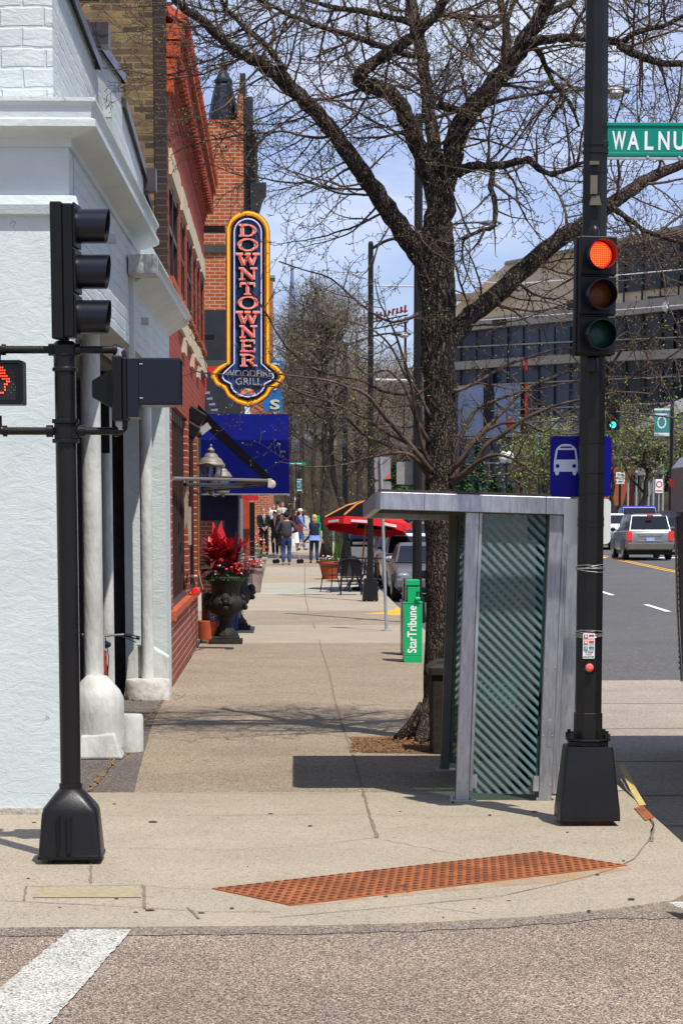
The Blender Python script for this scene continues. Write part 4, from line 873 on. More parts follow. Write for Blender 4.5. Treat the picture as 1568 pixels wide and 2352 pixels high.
for dz in (-.058, .058): b.lathe([(.085, -.012), (.085, .012)], 8, (0, 0, zc + dz), ph=PI / 8)
b.lathe([(.072, -.045), (.072, .045)], 8, (0, 0, zc), ph=PI / 8); b.build('clamp_collar', BLACKP, LP, bevel=.003)
zu = hz(803)
def elbow(x0, z0, dx, dz, r=.028):
    pts = [(x0 - dx, 0, z0)] + [(x0 - dx + abs(dx) * (1 if dx > 0 else -1) * math.sin(a), 0, z0 + dz * (1 - math.cos(a))) for a in [PI / 2 * i / 5 for i in range(6)]]
    return pts
ax = aX(293, 14.9, hz(803)) - aX(165, 14.9, 0); 
for nm, sx in (('arm_right', 1), ('arm_left', -1)):
    X = (.345 if sx > 0 else -.405)
    b = MB(); b.tube([(0, 0, zu), (sx * .1, 0, zu), (X - sx * .04, 0, zu)], .023, 12); b.tube([(X + sx * q.x, 0, q.z) for q in [Vector(v) for v in [(-.045, 0, zu), (-.02, 0, zu - .004), (-.004, 0, zu - .02), (0, 0, zu - .05), (0, 0, zu - .075)]]], .027, 12)
    b.lathe([(.033, -.012), (.033, .012)], 12, M=T(X - sx * .045, 0, zu) @ RY(PI / 2)); b.lathe([(.036, -.02), (.036, .02)], 12, M=T(sx * .075, 0, zu) @ RY(PI / 2))
    b.build('upper_arm', BLACKP, LP, smooth=True); b = MB()
    b.tube([(0, 0, zc), (X - sx * .04, 0, zc)], .023, 12); b.tube([(X + sx * q.x, 0, q.z) for q in [Vector(v) for v in [(-.045, 0, zc), (-.02, 0, zc + .004), (-.004, 0, zc + .02), (0, 0, zc + .05), (0, 0, zc + .09)]]], .027, 12)
    b.lathe([(.033, -.012), (.033, .012)], 12, M=T(X - sx * .045, 0, zc) @ RY(PI / 2)); b.lathe([(.036, -.02), (.036, .02)], 12, M=T(sx * .095, 0, zc) @ RY(PI / 2))
    b.build('lower_arm', BLACKP, LP, smooth=True)
# three-section head facing right
def lens_mat(nm, col, on):
    if on: return mat(nm, col, .2, emit=on, es=2.2, var=.3, scale=90)
    return mat(nm, col, .3, var=.25, scale=60, spec=.25)
def signal_head(root, s, lit, hoodlen, lens=('r', 'a', 'g'), doorw=.02):
    "three sections of size s; body behind, facing local -y; origin bottom centre"
    b = MB(); b.box(-s / 2, s / 2, s * .24, s * .5, 0, 3 * s); b.box(-s * .46, s * .46, 0, s * .239, .01, 3 * s - .01); b.build('housing', BLACKP2, root, bevel=s * .03)
    LM = {'r': (.7, .02, .01), 'a': (.14, .035, .005), 'g': (.01, .06, .045)}
    for i, c in enumerate(('r', 'a', 'g')):
        zc_ = s * (2.5 - i)
        b = MB()
        b.box(-s * .485, s * .485, -s * .06, -.001, zc_ - s * .485, zc_ + s * .485)
        d = b.build('door', BLACKP2, root, bevel=s * .03)
        # visor: cut-away hood, open at the bottom front
        b = MB(); n = 28; R = s * .38; secs = []
        vs = []; 
        for j in range(n + 1):
            a = rad(-60 + 300 * j / n) if False else rad(-90 + 360 * j / n)
            up = (math.sin(a) + 1) / 2
            ln = hoodlen * (.88 + .12 * up)
            for (rr, yy) in ((R, -s * .055), (R, -s * .06 - ln), (R - .004, -s * .06 - ln), (R - .004, -s * .055)): vs.append((rr * math.cos(a), yy, zc_ + rr * math.sin(a)))
        fs = []
        for j in range(n):
            for q in range(3): fs.append((j * 4 + q, j * 4 + q + 1, (j + 1) * 4 + q + 1, (j + 1) * 4 + q))
        b.add(vs, fs); b.build('visor', NAVYP, d, smooth=True, fixn=False)
        b = MB(); b.lathe([(.002, -.02), (s * .2, -.017), (s * .28, -.01), (s * .345, 0)], 26, M=T(0, -s * .065, zc_) @ RX(PI / 2) @ RX(PI) if False else T(0, -s * .062, zc_) @ RX(-PI / 2)); 
        m = mat('lit red lens', (.8, .05, .02), .3, emit=(1, .03, .015), es=.95, var=.1) if (lit == c) else lens_mat('unlit lens ' + c, LM[c], None)
        ln_ = b.build('lens', m, d, smooth=True)
        if lit == c:
            b = MB(); st = s * .052
            for u in range(-6, 7):
                for v in range(-6, 7):
                    if u * u + v * v < 30: b.box(u * st - st * .27, u * st + st * .27, -s * .062 - .023, -s * .062 - .021, zc_ + v * st - st * .3, zc_ + v * st + st * .3)
            b.build('led_grid', mat('led glow', (1, .3, .05), .4, emit=(1, .17, .02), es=1.3), d)
zb, ztp = hz(780), hz(467)
sL = (ztp - zb) / 3
TS1 = thing('traffic_signal', 'black three-lens traffic signal seen side-on above the left pole facing right', 'traffic light', S(W2S(p).x + .075, W2S(p).y, zb), (0, rad(-.9), TH + rad(86)), 'three-lens traffic signals')
signal_head(TS1, sL, None, .185)
b = MB(); b.tube([(0, .08, -.03), (0, .08, .04)], .03, 10); b.build('mount', BLACKP, TS1)
# pedestrian head on the right arm, facing right, with a conical back
pr_ = S(W2S(p).x + .345, W2S(p).y, hz(968))
PH = thing('pedestrian_signal', 'black pedestrian signal seen side-on with conical back and long visor', 'pedestrian signal', pr_, (0, 0, TH + PI / 2), 'pedestrian signals')
hh = hz(820) - hz(968)
b = MB(); b.box(-.17, .17, .0, .055, -.0, hh); b.box(-.16, .16, -.03, -.002, .005, hh - .01); b.build('housing', BLACKP2, PH, bevel=.008)
b = MB(); b.lathe([(.165, 0), (.15, .02), (.07, .125), (.05, .13)], 4, M=T(0, .056, hh * .5) @ RX(-PI / 2) @ RZ(PI / 4)); b.build('cone_back', BLACKP2, PH)
b = MB(); b.box(-.165, .165, -.1, -.032, .02, hh - .015); b.build('lens_box', NAVYP, PH, bevel=.004)
b = MB()
o_ = rrect(-.165, .165, .09, hh - .012, .012, 3); i_ = rrect(-.158, .158, .097, hh - .019, .008, 3); b.ring(o_, i_, -.345, -.102); b.build('visor', NAVYP, PH)
b = MB()
for y in (-.11, -.12):
    for z in (.13, hh - .05): b.ball((-.167, y, z), .005, n=5)
b.tube([(0, .02, hh), (0, .02, hh + .05)], .03, 10); b.tube([(0, .02, 0), (0, .02, -.05)], .03, 10); b.build('bolt', GALV, PH)
# pedestrian head facing the viewer
pl = S(W2S(p).x - .405, W2S(p).y, hz(930)); kx = 14.9 / F
PF = thing('pedestrian_signal', 'pedestrian signal showing a red hand of dots facing the viewer', 'pedestrian signal', pl, (0, 0, TH), 'pedestrian signals')
w2 = 61 * kx; h2 = hz(828) - hz(930)
b = MB(); b.box(-w2, w2, .0, .14, 0, h2); b.build('housing', BLACKP2, PF, bevel=.01)
b = MB(); b.ring(rrect(-w2, w2, 0, h2, .022, 4), rrect(-w2 + .016, w2 - .022, .028, h2 - .018, .012, 4), -.06, -.002); b.build('visor', BLACKP2, PF)
b = MB(); b.box(-w2 + .017, w2 - .023, -.012, -.004, .029, h2 - .019); b.build('lens', mat('dark grey lens', (.02, .02, .022), .25), PF)
b = MB()
hand = [(0, 0), (1, 0), (2, 0), (3, 1), (3, 2), (3, 3), (4, 3), (5, 4), (4, 4), (5, 5), (3, 5), (3, 6), (4, 6), (3, 7), (2, 8), (1, 8), (2, 7), (2, 6), (1, 7), (1, 9), (0, 9), (0, 8), (1, 6), (2, 5), (2, 9), (-1, 9), (-1, 8), (-2, 8), (-2, 7), (-3, 7), (-3, 6), (-3, 5), (-3, 4), (-2, 3), (-2, 2), (-2, 1), (-1, 0), (4, 5), (0, 7), (3, 8), (-2, 0), (0, 6), (-1, 6), (-1, 7)]
for u, v in hand: b.ball((.012 + u * .0125, -.016, .07 + v * .0165), .0052, n=5)
b.build('hand_symbol', mat('led red', (.9, .06, .03), .3, emit=(1, .06, .02), es=1.8), PF)
b = MB()
for u, v in ((6, 2), (7, 1), (6, 4), (7, 6), (8, 2), (6, 7), (7, 3), (8, 1), (5, 1), (6, 0), (7, 7), (6, 8)): b.ball((.012 + u * .0125, -.015, .07 + v * .0165), .003, n=4)
b.build('unlit_dots', mat('dim dots', (.2, .2, .18), .5), PF)

# ================================================================= SIGNAL POLE, RIGHT
p = gnd(1347, 1891); RPp = p.copy(); hz = lambda y: zY(y, RPp.y)
tR = W2S(p).y
RP = thing('signal_pole', 'tall dark octagonal signal pole bolted on a box base beside the shelter', 'signal pole', (p.x, p.y, 0), TH, 'dark traffic signal poles')
b = MB(); zt = hz(1712)
lathe_poly(b, [(.205, .19, .035, .015), (.203, .188, .1, .015), (.158, .15, zt - .02, .02), (.152, .145, zt, .02)])
b.build('base_box', BLACKP, RP, smooth=True)
b = MB(); b.box(-.17, .16, -.13, .13, 0, .034); b.build('base_foot', mat('rusty shim', (.1, .035, .02), .9, var=.5, scale=20), RP)
b = MB(); b.lathe([(.145, 0), (.145, .03)], 8, (0, 0, zt + .002), ph=PI / 8); b.lathe([(.16, 0), (.16, .012)], 8, (0, 0, zt + .035), ph=PI / 8)
b.build('flange', BLACKP, RP, bevel=.004)
for x, y in ((-.12, -.07), (.12, -.07), (-.12, .08), (.12, .08)):
    b = MB(); b.lathe([(.024, 0), (.024, .035), (.012, .036), (.012, .055)], 6, (x, y, zt + .048)); b.build('bolt', BLACKP, RP)
b = MB(); top = 6.9
b.lathe([(.102, zt + .04), (.1, zt + .22), (.093, zt + .225), (.088, 3.3), (.07, top)], 8, (0, 0, 0), ph=PI / 8); b.build('pole', BLACKP, RP)
b = MB()
for y in (1013, 1082, 1128, 1193, 1205 + 0, 348, 393, 460, 330):
    z = hz(y); b.lathe([(.0935 if y > 500 else .089, -.014), (.0935 if y > 500 else .089, .014)], 8, (0, 0, z), ph=PI / 8)
b.split('strap', BLACKP, RP)
b = MB(); z = hz(415); b.box(-.045, .0, -.13, -.09, z - .1, z + .02); b.box(-.05, .01, -.125, -.085, hz(383), hz(375)); b.add([(-.035, -.12, z - .11), (.015, -.12, z - .11), (.03, -.12, z - .17), (-.05, -.12, z - .17), (-.035, -.1, z - .11), (.015, -.1, z - .11), (.03, -.1, z - .17), (-.05, -.1, z - .17)], [(0, 1, 2, 3), (4, 7, 6, 5), (0, 4, 5, 1), (1, 5, 6, 2), (2, 6, 7, 3), (3, 7, 4, 0)]); b.split('detector', mat('weathered detector', (.12, .11, .08), .6), RP)
b = MB()
random.seed(2)
for y0 in (1306, 1455):
    for k in range(6):
        pts = []; z0 = hz(y0) + random.uniform(-.012, .016); sl = random.uniform(-.02, .02)
        for i in range(17):
            a = 2 * PI * i / 16; pts.append((.098 * math.cos(a), .098 * math.sin(a), z0 + sl * math.cos(a * 1 + k) + random.uniform(-.002, .002)))
        b.tube(pts, .0014, 4, cap=False)
    b.build('wire_wrap', mat('loose wire', (.6, .6, .58), .3, .7), RP); b = MB()
# push button and instruction plate
b = MB(); zpb = hz(1531); b.lathe([(.042, 0), (.042, .03), (.036, .045)], 20, M=T(-.012, -.088, zpb) @ RX(PI / 2)); pbt = b.build('button_housing', BLACKP, RP, smooth=True)
b = MB(); b.ball((-.012, -.135, zpb), .028, n=8, sy=.5); b.build('push_button', mat('coral button', (.75, .12, .1), .4), pbt, smooth=True)
kx = RPp.y / F
z1, z0 = hz(1453), hz(1511); ca = (-.014)
b = MB(); b.prism(rrect(-.04, .04, 0, z1 - z0, .006, 3), -.004, 0); pl_ = b.build('instruction_plate', mat('plate white', (.72, .73, .74), .4, var=.03), RP, loc=(ca, -.097, z0))
H = z1 - z0
def plq(x0, x1, u0, u1, m, nm):
    b = MB(); b.box(x0, x1, -.0062, -.0045, H * u0, H * u1); b.build(nm, m, pl_)
PRD = mat('print red', (.6, .03, .02), .5); POR = mat('print orange red', (.8, .1, .02), .5); PGR = mat('print green', (.02, .3, .25), .5); PBK = mat('print black', (.03, .03, .03), .5)
for u, m in ((.8, PRD), (.57, POR), (.34, PGR)):
    plq(-.034, -.008, u, u + .15, m, 'symbol_square'); plq(.0, .034, u + .1, u + .14, m, 'heading_line')
    b = MB()
    if m is not PGR:
        b.box(-.026, -.016, -.0078, -.0064, H * u + .006, H * u + .016)
        for i in range(4): b.box(-.027 + i * .0032, -.0248 + i * .0032, -.0078, -.0064, H * u + .015, H * u + .024 - abs(i - 1.4) * .0015)
        b.box(-.016, -.012, -.0078, -.0064, H * u + .01, H * u + .013)
    else:
        b.box(-.0225, -.0185, -.0078, -.0064, H * u + .011, H * u + .02); b.ball((-.0205, -.007, H * u + .0225), .0022, n=5)
        b.tube([(-.021, -.007, H * u + .012), (-.026, -.007, H * u + .003)], .0013, 4); b.tube([(-.02, -.007, H * u + .012), (-.015, -.007, H * u + .003)], .0013, 4)
    b.build('symbol', WHITEP, pl_)
for s_, u0, u1 in (("DON'T START", .86, .895), ('FINISH CROSSING', .645, .675), ('IF IN CROSSWALK', .6, .63), ('WATCH FOR', .41, .44), ('TURNING CARS', .365, .395)):
    text(s_, .034, H * (u1 - u0), T(.017, -.0045, H * (u0 + u1) / 2), d=.0015).build('print', PBK, pl_)
text('TO CROSS', .056, H * .055, T(.0, -.0045, H * .245), d=.0015).build('print', PBK, pl_)
text('PUSH BUTTON', .072, H * .055, T(.0, -.0045, H * .07), d=.0015).build('print', PBK, pl_)
b = MB(); b.box(-.02, .012, -.0062, -.0045, H * .155, H * .165); b.prism([(.012, H * .145), (.02, H * .16), (.012, H * .175)], -.0062, -.0045)
for u in (.31, .545, .775): b.box(-.037, .037, -.0062, -.0045, H * u, H * u + .0012)
b.build('print', PBK, pl_)
# signal head with red lit
zb, zt2 = hz(822), hz(551); sR = (zt2 - zb) / 3
pp = S(W2S(RPp).x - .012, tR - .27, zb)
TS2 = thing('traffic_signal', 'traffic signal with its red lens lit, facing the viewer on the right pole', 'traffic light', pp, (0, rad(.35), TH + rad(9)), 'three-lens traffic signals')
signal_head(TS2, sR, 'r', .13)
b = MB(); b.lathe([(.034, 0), (.034, .03), (.03, .055), (.015, .07)], 16, (-.01, .06, sR * 3)); b.build('cap', BLACKP, TS2, smooth=True)
b = MB(); b.lathe([(.045, 0), (.045, .05), (.04, .09), (.02, .1)], 14, (0, .1, -.1)); b.box(-.03, .03, .1, .2, -.06, -.02); b.box(-.03, .03, .13, .2, sR * 2.9, sR * 2.98); b.build('mount', BLACKP, TS2, smooth=True)
# bus stop sign and blank white sign behind the pole
ys_ = tR + .11
def spx(x, y): q = W2S(at(x, y, ys_)); return q
c0 = spx(1335, 1071)
BS = thing('bus_stop_sign', 'royal blue bus stop sign with white bus symbol behind the right pole', 'sign', S(c0.x, ys_, c0.z), TH)
kx = ys_ / F
def lx(x): return (x - 1335) * kx
def lz(y): return zY(y, ys_) - c0.z
BSB = mat('bus sign blue', (.003, .003, .2), .4, spec=.15, var=.05)
b = MB(); b.prism(rrect(lx(1265), lx(1405), lz(1141), lz(1001), .03, 5), -.002, .002); b.build('panel', BSB, BS)
BW = mat('symbol pale blue white', (.55, .6, .72), .4, var=.03)
cxb = 1301; hw = 28.5
ol_ = [(-hw + 1, 1083), (-hw + 1, 1062), (-hw + 4, 1040), (-hw + 6, 1030), (-hw + 12, 1024), (-10, 1020), (0, 1019), (10, 1020), (hw - 12, 1024), (hw - 6, 1030), (hw - 4, 1040), (hw - 1, 1062), (hw - 1, 1083), (hw - 4, 1083), (hw - 4, 1087), (hw - 6, 1091), (hw - 11, 1091), (hw - 13, 1087), (hw - 13, 1083), (-hw + 13, 1083), (-hw + 13, 1087), (-hw + 11, 1091), (-hw + 6, 1091), (-hw + 4, 1087), (-hw + 4, 1083)]
b = MB(); b.prism([(lx(cxb + x), lz(y)) for x, y in ol_], -.0035, -.0022); b.build('bus_symbol', BW, BS)
b = MB(); b.prism([(lx(cxb - 22), lz(1055)), (lx(cxb - 19), lz(1033)), (lx(cxb + 19), lz(1033)), (lx(cxb + 22), lz(1055))], -.005, -.0037); b.prism(rrect(lx(cxb - 13), lx(cxb + 13), lz(1028.5), lz(1025), .004, 2), -.005, -.0037)
for s_ in (-1, 1): b.lathe([(4.5 * kx, 0), (4.5 * kx, .0012)], 14, M=T(lx(cxb + s_ * 19), -.0037, lz(1070)) @ RX(PI / 2))
b.build('symbol_details', BSB, BS)
ys_ = tR + .112; c0 = spx(1350, 1198)
WS = thing('blank_sign', 'blank white rounded sign plate beneath the blue bus sign', 'sign', S(c0.x, ys_, c0.z), TH)
b = MB(); k_ = ys_ / F; b.prism(rrect(-53 * k_, 54 * k_, zY(1250, ys_) - c0.z, zY(1145.5, ys_) - c0.z, .035, 5), -.002, .002); b.build('panel', mat('sign back white', (.66, .7, .66), .5, var=.04), WS)
# street name sign
ys_ = tR - .02; c0 = W2S(at(1392, 318, ys_)); k_ = ys_ / F
NSg = thing('street_name_sign', 'green street name sign with white capital letters on the right pole', 'sign', S(c0.x, ys_, c0.z), TH)
zz = lambda y: zY(y, ys_) - c0.z
GRN = mat('sign green', (.0, .21, .15), .4, var=.04); 
b = MB(); b.box(.0, .95, -.006, .006, zz(357), zz(278)); b.build('panel', GRN, NSg)
b = MB(); b.box(.0, .95, -.014, -.0065, zz(286), zz(278)); b.box(.0, .95, -.012, -.0065, zz(355), zz(347)); b.build('rim', GRN, NSg, bevel=.002)
q0 = (1408 - 1392) * k_
b = MB()
for ch, x0, x1 in (('W', 1407, 1438), ('A', 1441, 1468), ('L', 1480, 1500), ('N', 1511, 1536), ('U', 1545, 1571), ('T', 1579, 1601)): text(ch, (x1 - x0) * k_, zz(298) - zz(341), T(((x0 + x1) / 2 - 1392) * k_, -.0066, (zz(298) + zz(341)) / 2), d=.002, bold=.022, mb=b)
b.build('lettering', mat('letter white', (.72, .73, .76), .5, var=.03), NSg)
b = MB(); b.box(-.02, .95, -.01, .012, zz(363), zz(357.5)); b.box(-.03, -.0, -.03, .02, zz(333), zz(320)); b.box(-.06, .0, -.01, .02, zz(326), zz(321))
for x in (.28, .49): b.ball((x, -.012, zz(359)), .012, n=6)
b.build('bracket', GALV, NSg)

# ================================================================= BUS SHELTER
p = gnd(1062, 1841); tS = W2S(p).y
SHL = thing('bus_shelter', 'aluminium and striped glass bus shelter standing on the pavement corner', 'bus shelter', (p.x, p.y, 0), (0, rad(1.7), TH))
def shm(mb, nm, m, **k): return mb.build(nm, m, SHL, **k)
def post(x0, x1, y0, y1, z0, z1, nm='post', m=ALU):
    b = MB(); b.box(x0, x1, y0, y1, z0, z1); b.box(x1 + .001, x1 + .028, y0 + .012, y1 - .012, z0 + .06, z1); o = shm(b, nm, m, bevel=.004); return o
HZ = 2.11
post(-.05, .045, 0, .09, .01, HZ); post(.56, .655, 0, .09, .01, HZ)
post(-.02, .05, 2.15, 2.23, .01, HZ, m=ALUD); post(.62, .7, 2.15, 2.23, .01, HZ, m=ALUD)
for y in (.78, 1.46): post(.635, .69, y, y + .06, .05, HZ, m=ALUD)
b = MB(); b.box(.705, .83, .25, .3, .25, 2.0); b.box(.665, .7, .02, .25, .1, HZ); shm(b, 'side_panel', ALU, bevel=.006)
b = MB()
for x0, y0 in ((-.1, -.03), (.53, -.03), (-.06, 2.12), (.59, 2.12)):
    b = MB(); b.box(x0, x0 + .2, y0, y0 + .15, .0, .012)
    for dx in (.02, .17): b.lathe([(.01, 0), (.01, .03)], 6, (x0 + dx, y0 + .03, .012))
    shm(b, 'foot_plate', mat('bright foot steel', (.45, .45, .45), .35, .7))
b = MB(); b.box(.06, .1, -.012, .03, .1, .2); b.box(.515, .555, -.012, .03, .09, .2)
b.split('glass_clamp', mat('bright foot steel', (.45, .45, .45)), SHL)
b = MB(); b.prism(rrect(.605, .635, .42, .62, .014, 4), -.004, -.0005); shm(b, 'cover_plate', ALU, bevel=.002)
GLS = glass_mat('striped glass', (.5, .66, .66), .07, stripes=(.95, .07, .46), milk=(.3, .43, .45))
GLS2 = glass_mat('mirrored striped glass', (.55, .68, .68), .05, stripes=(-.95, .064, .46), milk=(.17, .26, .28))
b = MB(); b.box(.075, .535, .04, .05, .06, HZ - .005); shm(b, 'front_glass', GLS)
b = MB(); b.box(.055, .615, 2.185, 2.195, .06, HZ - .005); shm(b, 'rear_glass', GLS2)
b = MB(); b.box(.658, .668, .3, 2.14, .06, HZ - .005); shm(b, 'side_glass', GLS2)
b = MB(); b.box(.2, .6, .5, 1.9, .45, .49); b.box(.56, .6, .5, 1.9, .6, .78); b.box(.25, .55, .7, .75, .0, .449); b.box(.25, .55, 1.65, 1.7, .0, .449); shm(b, 'bench', mat('dark slatted bench', (.03, .025, .02), .6))
b = MB()
for x in (-.03, .03, .575, .64):
    for z in (.14, .5, 1.0, 1.5, 2.02): b.ball((x, -.002, z), .0055, n=4)
shm(b, 'screw', GALV)
# roof: pitched slightly down to the rear
MR = T(0, 0, HZ + .002) @ RX(rad(-1.6))
b = MB()
hh_ = .125; xl, xr, yb = -.715, .735, 2.45
o_ = [(xl + .04, -.06), (xr - .04, -.06), (xr, -.02), (xr, yb), (xl, yb), (xl, -.02)]
i_ = [(xl + .06, -.0), (xr - .06, -.0), (xr - .05, .02), (xr - .05, yb - .05), (xl + .05, yb - .05), (xl + .05, .02)]
n = 6; vs = [(x, y, z) for z in (0, hh_) for o in (o_, i_) for x, y in o]; fs = []
for i in range(n):
    j = (i + 1) % n; fs += [(i, j, n + j, n + i), (2 * n + i, 3 * n + i, 3 * n + j, 2 * n + j), (i, 2 * n + i, 2 * n + j, j), (n + i, n + j, 3 * n + j, 3 * n + i)]
b.add(vs, fs, M=MR); shm(b, 'roof_fascia', ALU, bevel=.004)
b = MB(); b.box(xl + .062, xr - .062, .024, yb - .052, .05, .06, M=MR); b.box(xl + .062, xr - .062, .6, .66, .02, .049, M=MR); b.box(xl + .062, xr - .062, 1.5, 1.56, .02, .049, M=MR); shm(b, 'roof_deck', mat('grimy soffit', (.14, .13, .11), .7, .2, var=.25, scale=6))
b = MB(); b.box(xl + .03, xr - .0, -.05, yb - .02, hh_ + .001, hh_ + .02, M=MR); b.box(xl + .12, xl + .3, .3, 2.2, hh_ + .021, hh_ + .03, M=MR); shm(b, 'roof_trim', mat('dark roof trim', (.07, .05, .045), .5, .3))
b = MB(); b.box(.52, .524, -.0625, -.0605, .0, .125, M=MR); b.box(-.36, -.357, -.0625, -.0605, .0, .125, M=MR); shm(b, 'fascia_seam', BLACKP2)
# litter bin behind the shelter post
p = gnd(1003, 1733)
LB = thing('litter_bin', 'dark stone-sided litter bin tucked behind the shelter post', 'bin', (p.x + .04, p.y + .2, 0), TH)
b = MB(); lathe_poly(b, [(.085, .2, 0, .02), (.09, .21, .1, .02), (.095, .215, .7, .02)]); b.build('body', mat('dark pebble panel', (.025, .02, .016), .9, var=.5, scale=40), LB)
b = MB(); lathe_poly(b, [(.115, .24, .7, .02), (.12, .245, .76, .03), (.09, .2, .79, .03), (.03, .2, .82, .01)]); b.build('lid', mat('brown plastic lid', (.03, .026, .022), .6), LB, smooth=True)

# ================================================================= NEWSPAPER BOXES
p = gnd(949, 1522); k_ = p.y / F; hz = lambda y: zY(y, p.y)
def newsbox(x0, x1, ybase, ysh, ytop, label, m, words, wm, t, z_off=0):
    p = gnd((x0 + x1) / 2, ybase); k = p.y / F; z = lambda y: zY(y, p.y)
    r = thing('newspaper_box', label, 'newspaper box', (p.x, p.y, 0), TH, 'newspaper boxes')
    w_ = (x1 - x0) * k / 2; zs_, zt_ = z(ysh), z(ytop)
    b = MB(); b.box(-w_, w_, 0, .42, .0, .09); b.build('pedestal', m, r, bevel=.006)
    b = MB(); b.box(-w_, w_, 0, .42, .092, zs_); b.box(-w_ - .008, w_ + .008, -.006, .43, zs_ - .014, zs_ + .008); b.build('cabinet', m, r, bevel=.006)
    b = MB(); b.box(-w_ * .72, w_ * .72, .16, .42, zs_ + .009, zt_); b.box(-w_ * .62, w_ * .3, .0, .155, zs_ + .009, zt_ - .1); b.box(-w_ * .72, w_ * .72, .02, .155, zt_ - .08, zt_ - .004); b.box(w_ * .3, w_ * .72, .03, .155, zs_ + .15, zt_ - .1); b.build('coin_head', m, r, bevel=.006)
    b = MB(); b.tube([(w_ * .25, -.02, zs_ + .05), (w_ * .75, -.02, zs_ + .05)], .03, 10); b.tube([(w_ * .5, -.02, zs_ + .05), (w_ * .5, .16, zs_ + .08)], .015, 8); b.build('handle', m, r, smooth=True)
    if words:
        hgt = (zs_ - .09) * .88; b = text(words, hgt, w_ * 1.02, T(-w_ * .12, -.0015, .09 + (zs_ - .09) * .5) @ RY(-PI / 2), d=.003, bold=.02); b.build('lettering', wm, r)
    return r
NGR = mat('newspaper box green', (.0, .38, .13), .4, var=.06, coat=.3)
newsbox(927, 969, 1522, 1384, 1332, 'bright green newspaper box with white vertical lettering on the pavement', NGR, 'StarTribune', mat('crisp white', (.8, .82, .82), .5), 0)
nb = newsbox(922, 955, 1506, 1380, 1330, 'navy blue newspaper box almost hidden behind the green one', mat('navy enamel', (.01, .015, .06), .4, coat=.3), 'Pioneer Press', mat('pale print', (.4, .42, .5), .5), 0)

# ================================================================= STREET TREE
def bark_mat(name, c1, c2, sc=14, bump=1.0, st=(1, 1, .22)):
    m = bpy.data.materials.new(name); n, b, l = nodes(m); b.inputs['Roughness'].default_value = .95; b.inputs['Specular IOR Level'].default_value = .2
    c = n.nodes.new('ShaderNodeTexCoord'); mp_ = n.nodes.new('ShaderNodeMapping'); mp_.inputs['Scale'].default_value = st; l(c.outputs['Object'], mp_.inputs[0])
    wn = n.nodes.new('ShaderNodeTexNoise'); wn.inputs['Scale'].default_value = 6; wn.inputs['Detail'].default_value = 4; l(c.outputs['Object'], wn.inputs['Vector'])
    ad = n.nodes.new('ShaderNodeMixRGB'); ad.blend_type = 'ADD'; ad.inputs['Fac'].default_value = .16; l(mp_.outputs[0], ad.inputs[1]); l(wn.outputs['Color'], ad.inputs[2])
    v = n.nodes.new('ShaderNodeTexVoronoi'); v.feature = 'DISTANCE_TO_EDGE'; v.inputs['Scale'].default_value = sc * 1.6; l(ad.outputs[0], v.inputs['Vector'])
    t = n.nodes.new('ShaderNodeTexNoise'); t.inputs['Scale'].default_value = sc; t.inputs['Detail'].default_value = 8; t.inputs['Roughness'].default_value = .7; l(mp_.outputs[0], t.inputs['Vector'])
    mm = n.nodes.new('ShaderNodeMath'); mm.operation = 'MULTIPLY'; r0 = n.nodes.new('ShaderNodeMapRange'); r0.inputs['From Max'].default_value = .28; r0.inputs['To Min'].default_value = .15; l(v.outputs['Distance'], r0.inputs[0]); l(r0.outputs[0], mm.inputs[0]); l(t.outputs['Fac'], mm.inputs[1])
    r = n.nodes.new('ShaderNodeValToRGB'); r.color_ramp.elements[0].position = .12; r.color_ramp.elements[1].position = .62; r.color_ramp.elements[0].color = (*c1, 1); r.color_ramp.elements[1].color = (*c2, 1); l(mm.outputs[0], r.inputs[0])
    l(r.outputs[0], b.inputs['Base Color'])
    bp = n.nodes.new('ShaderNodeBump'); bp.inputs['Strength'].default_value = bump; bp.inputs['Distance'].default_value = .025; l(mm.outputs[0], bp.inputs['Height']); l(bp.outputs[0], b.inputs['Normal'])
    MATS[name] = m; return m
BARK = bark_mat('furrowed bark', (.013, .01, .009), (.17, .13, .102), sc=24, st=(1, 1, .16))
TWIG = mat('twig bark', (.035, .024, .02), .85, var=.35, scale=5, col2=(.15, .1, .078))
BUD = mat('spring buds', (.14, .17, .03), .7, var=.3, scale=30, col2=(.27, .3, .07))
tp = gnd(1003, 1703); TY0 = tp.y
STR = thing('street_tree', 'large bare honey locust tree with furrowed trunk and budding twigs behind the bus shelter', 'tree', (tp.x, tp.y, 0))
rT = random.Random(11)
def limb(pts, dy0=0.0, dy1=0.0, sub=3, wob=.007):
    "pixel polyline (x,y,width) -> smooth 3D path with radii; dy: depth shift along the limb"
    q = []; L_ = len(pts)
    for i, (x, y, w_) in enumerate(pts):
        Y = TY0 + dy0 + (dy1 - dy0) * (i / (L_ - 1)) ** 1.1
        q.append((at(x, y, Y), w_ * Y / F / 2))
    out = []
    for i in range(L_ - 1):
        p0, p1, p2, p3 = q[max(i - 1, 0)][0], q[i][0], q[i + 1][0], q[min(i + 2, L_ - 1)][0]
        for k in range(sub):
            t = k / sub; t2, t3 = t * t, t * t * t
            v = .5 * ((2 * p1) + (p2 - p0) * t + (2 * p0 - 5 * p1 + 4 * p2 - p3) * t2 + (3 * p1 - p0 - 3 * p2 + p3) * t3)
            r = q[i][1] * (1 - t) + q[i + 1][1] * t
            out.append((v + Vector((rT.gauss(0, 1), rT.gauss(0, 1), rT.gauss(0, 1))) * wob * min(1, r / .04), r * rT.uniform(.97, 1.03)))
    out.append(q[-1]); return out
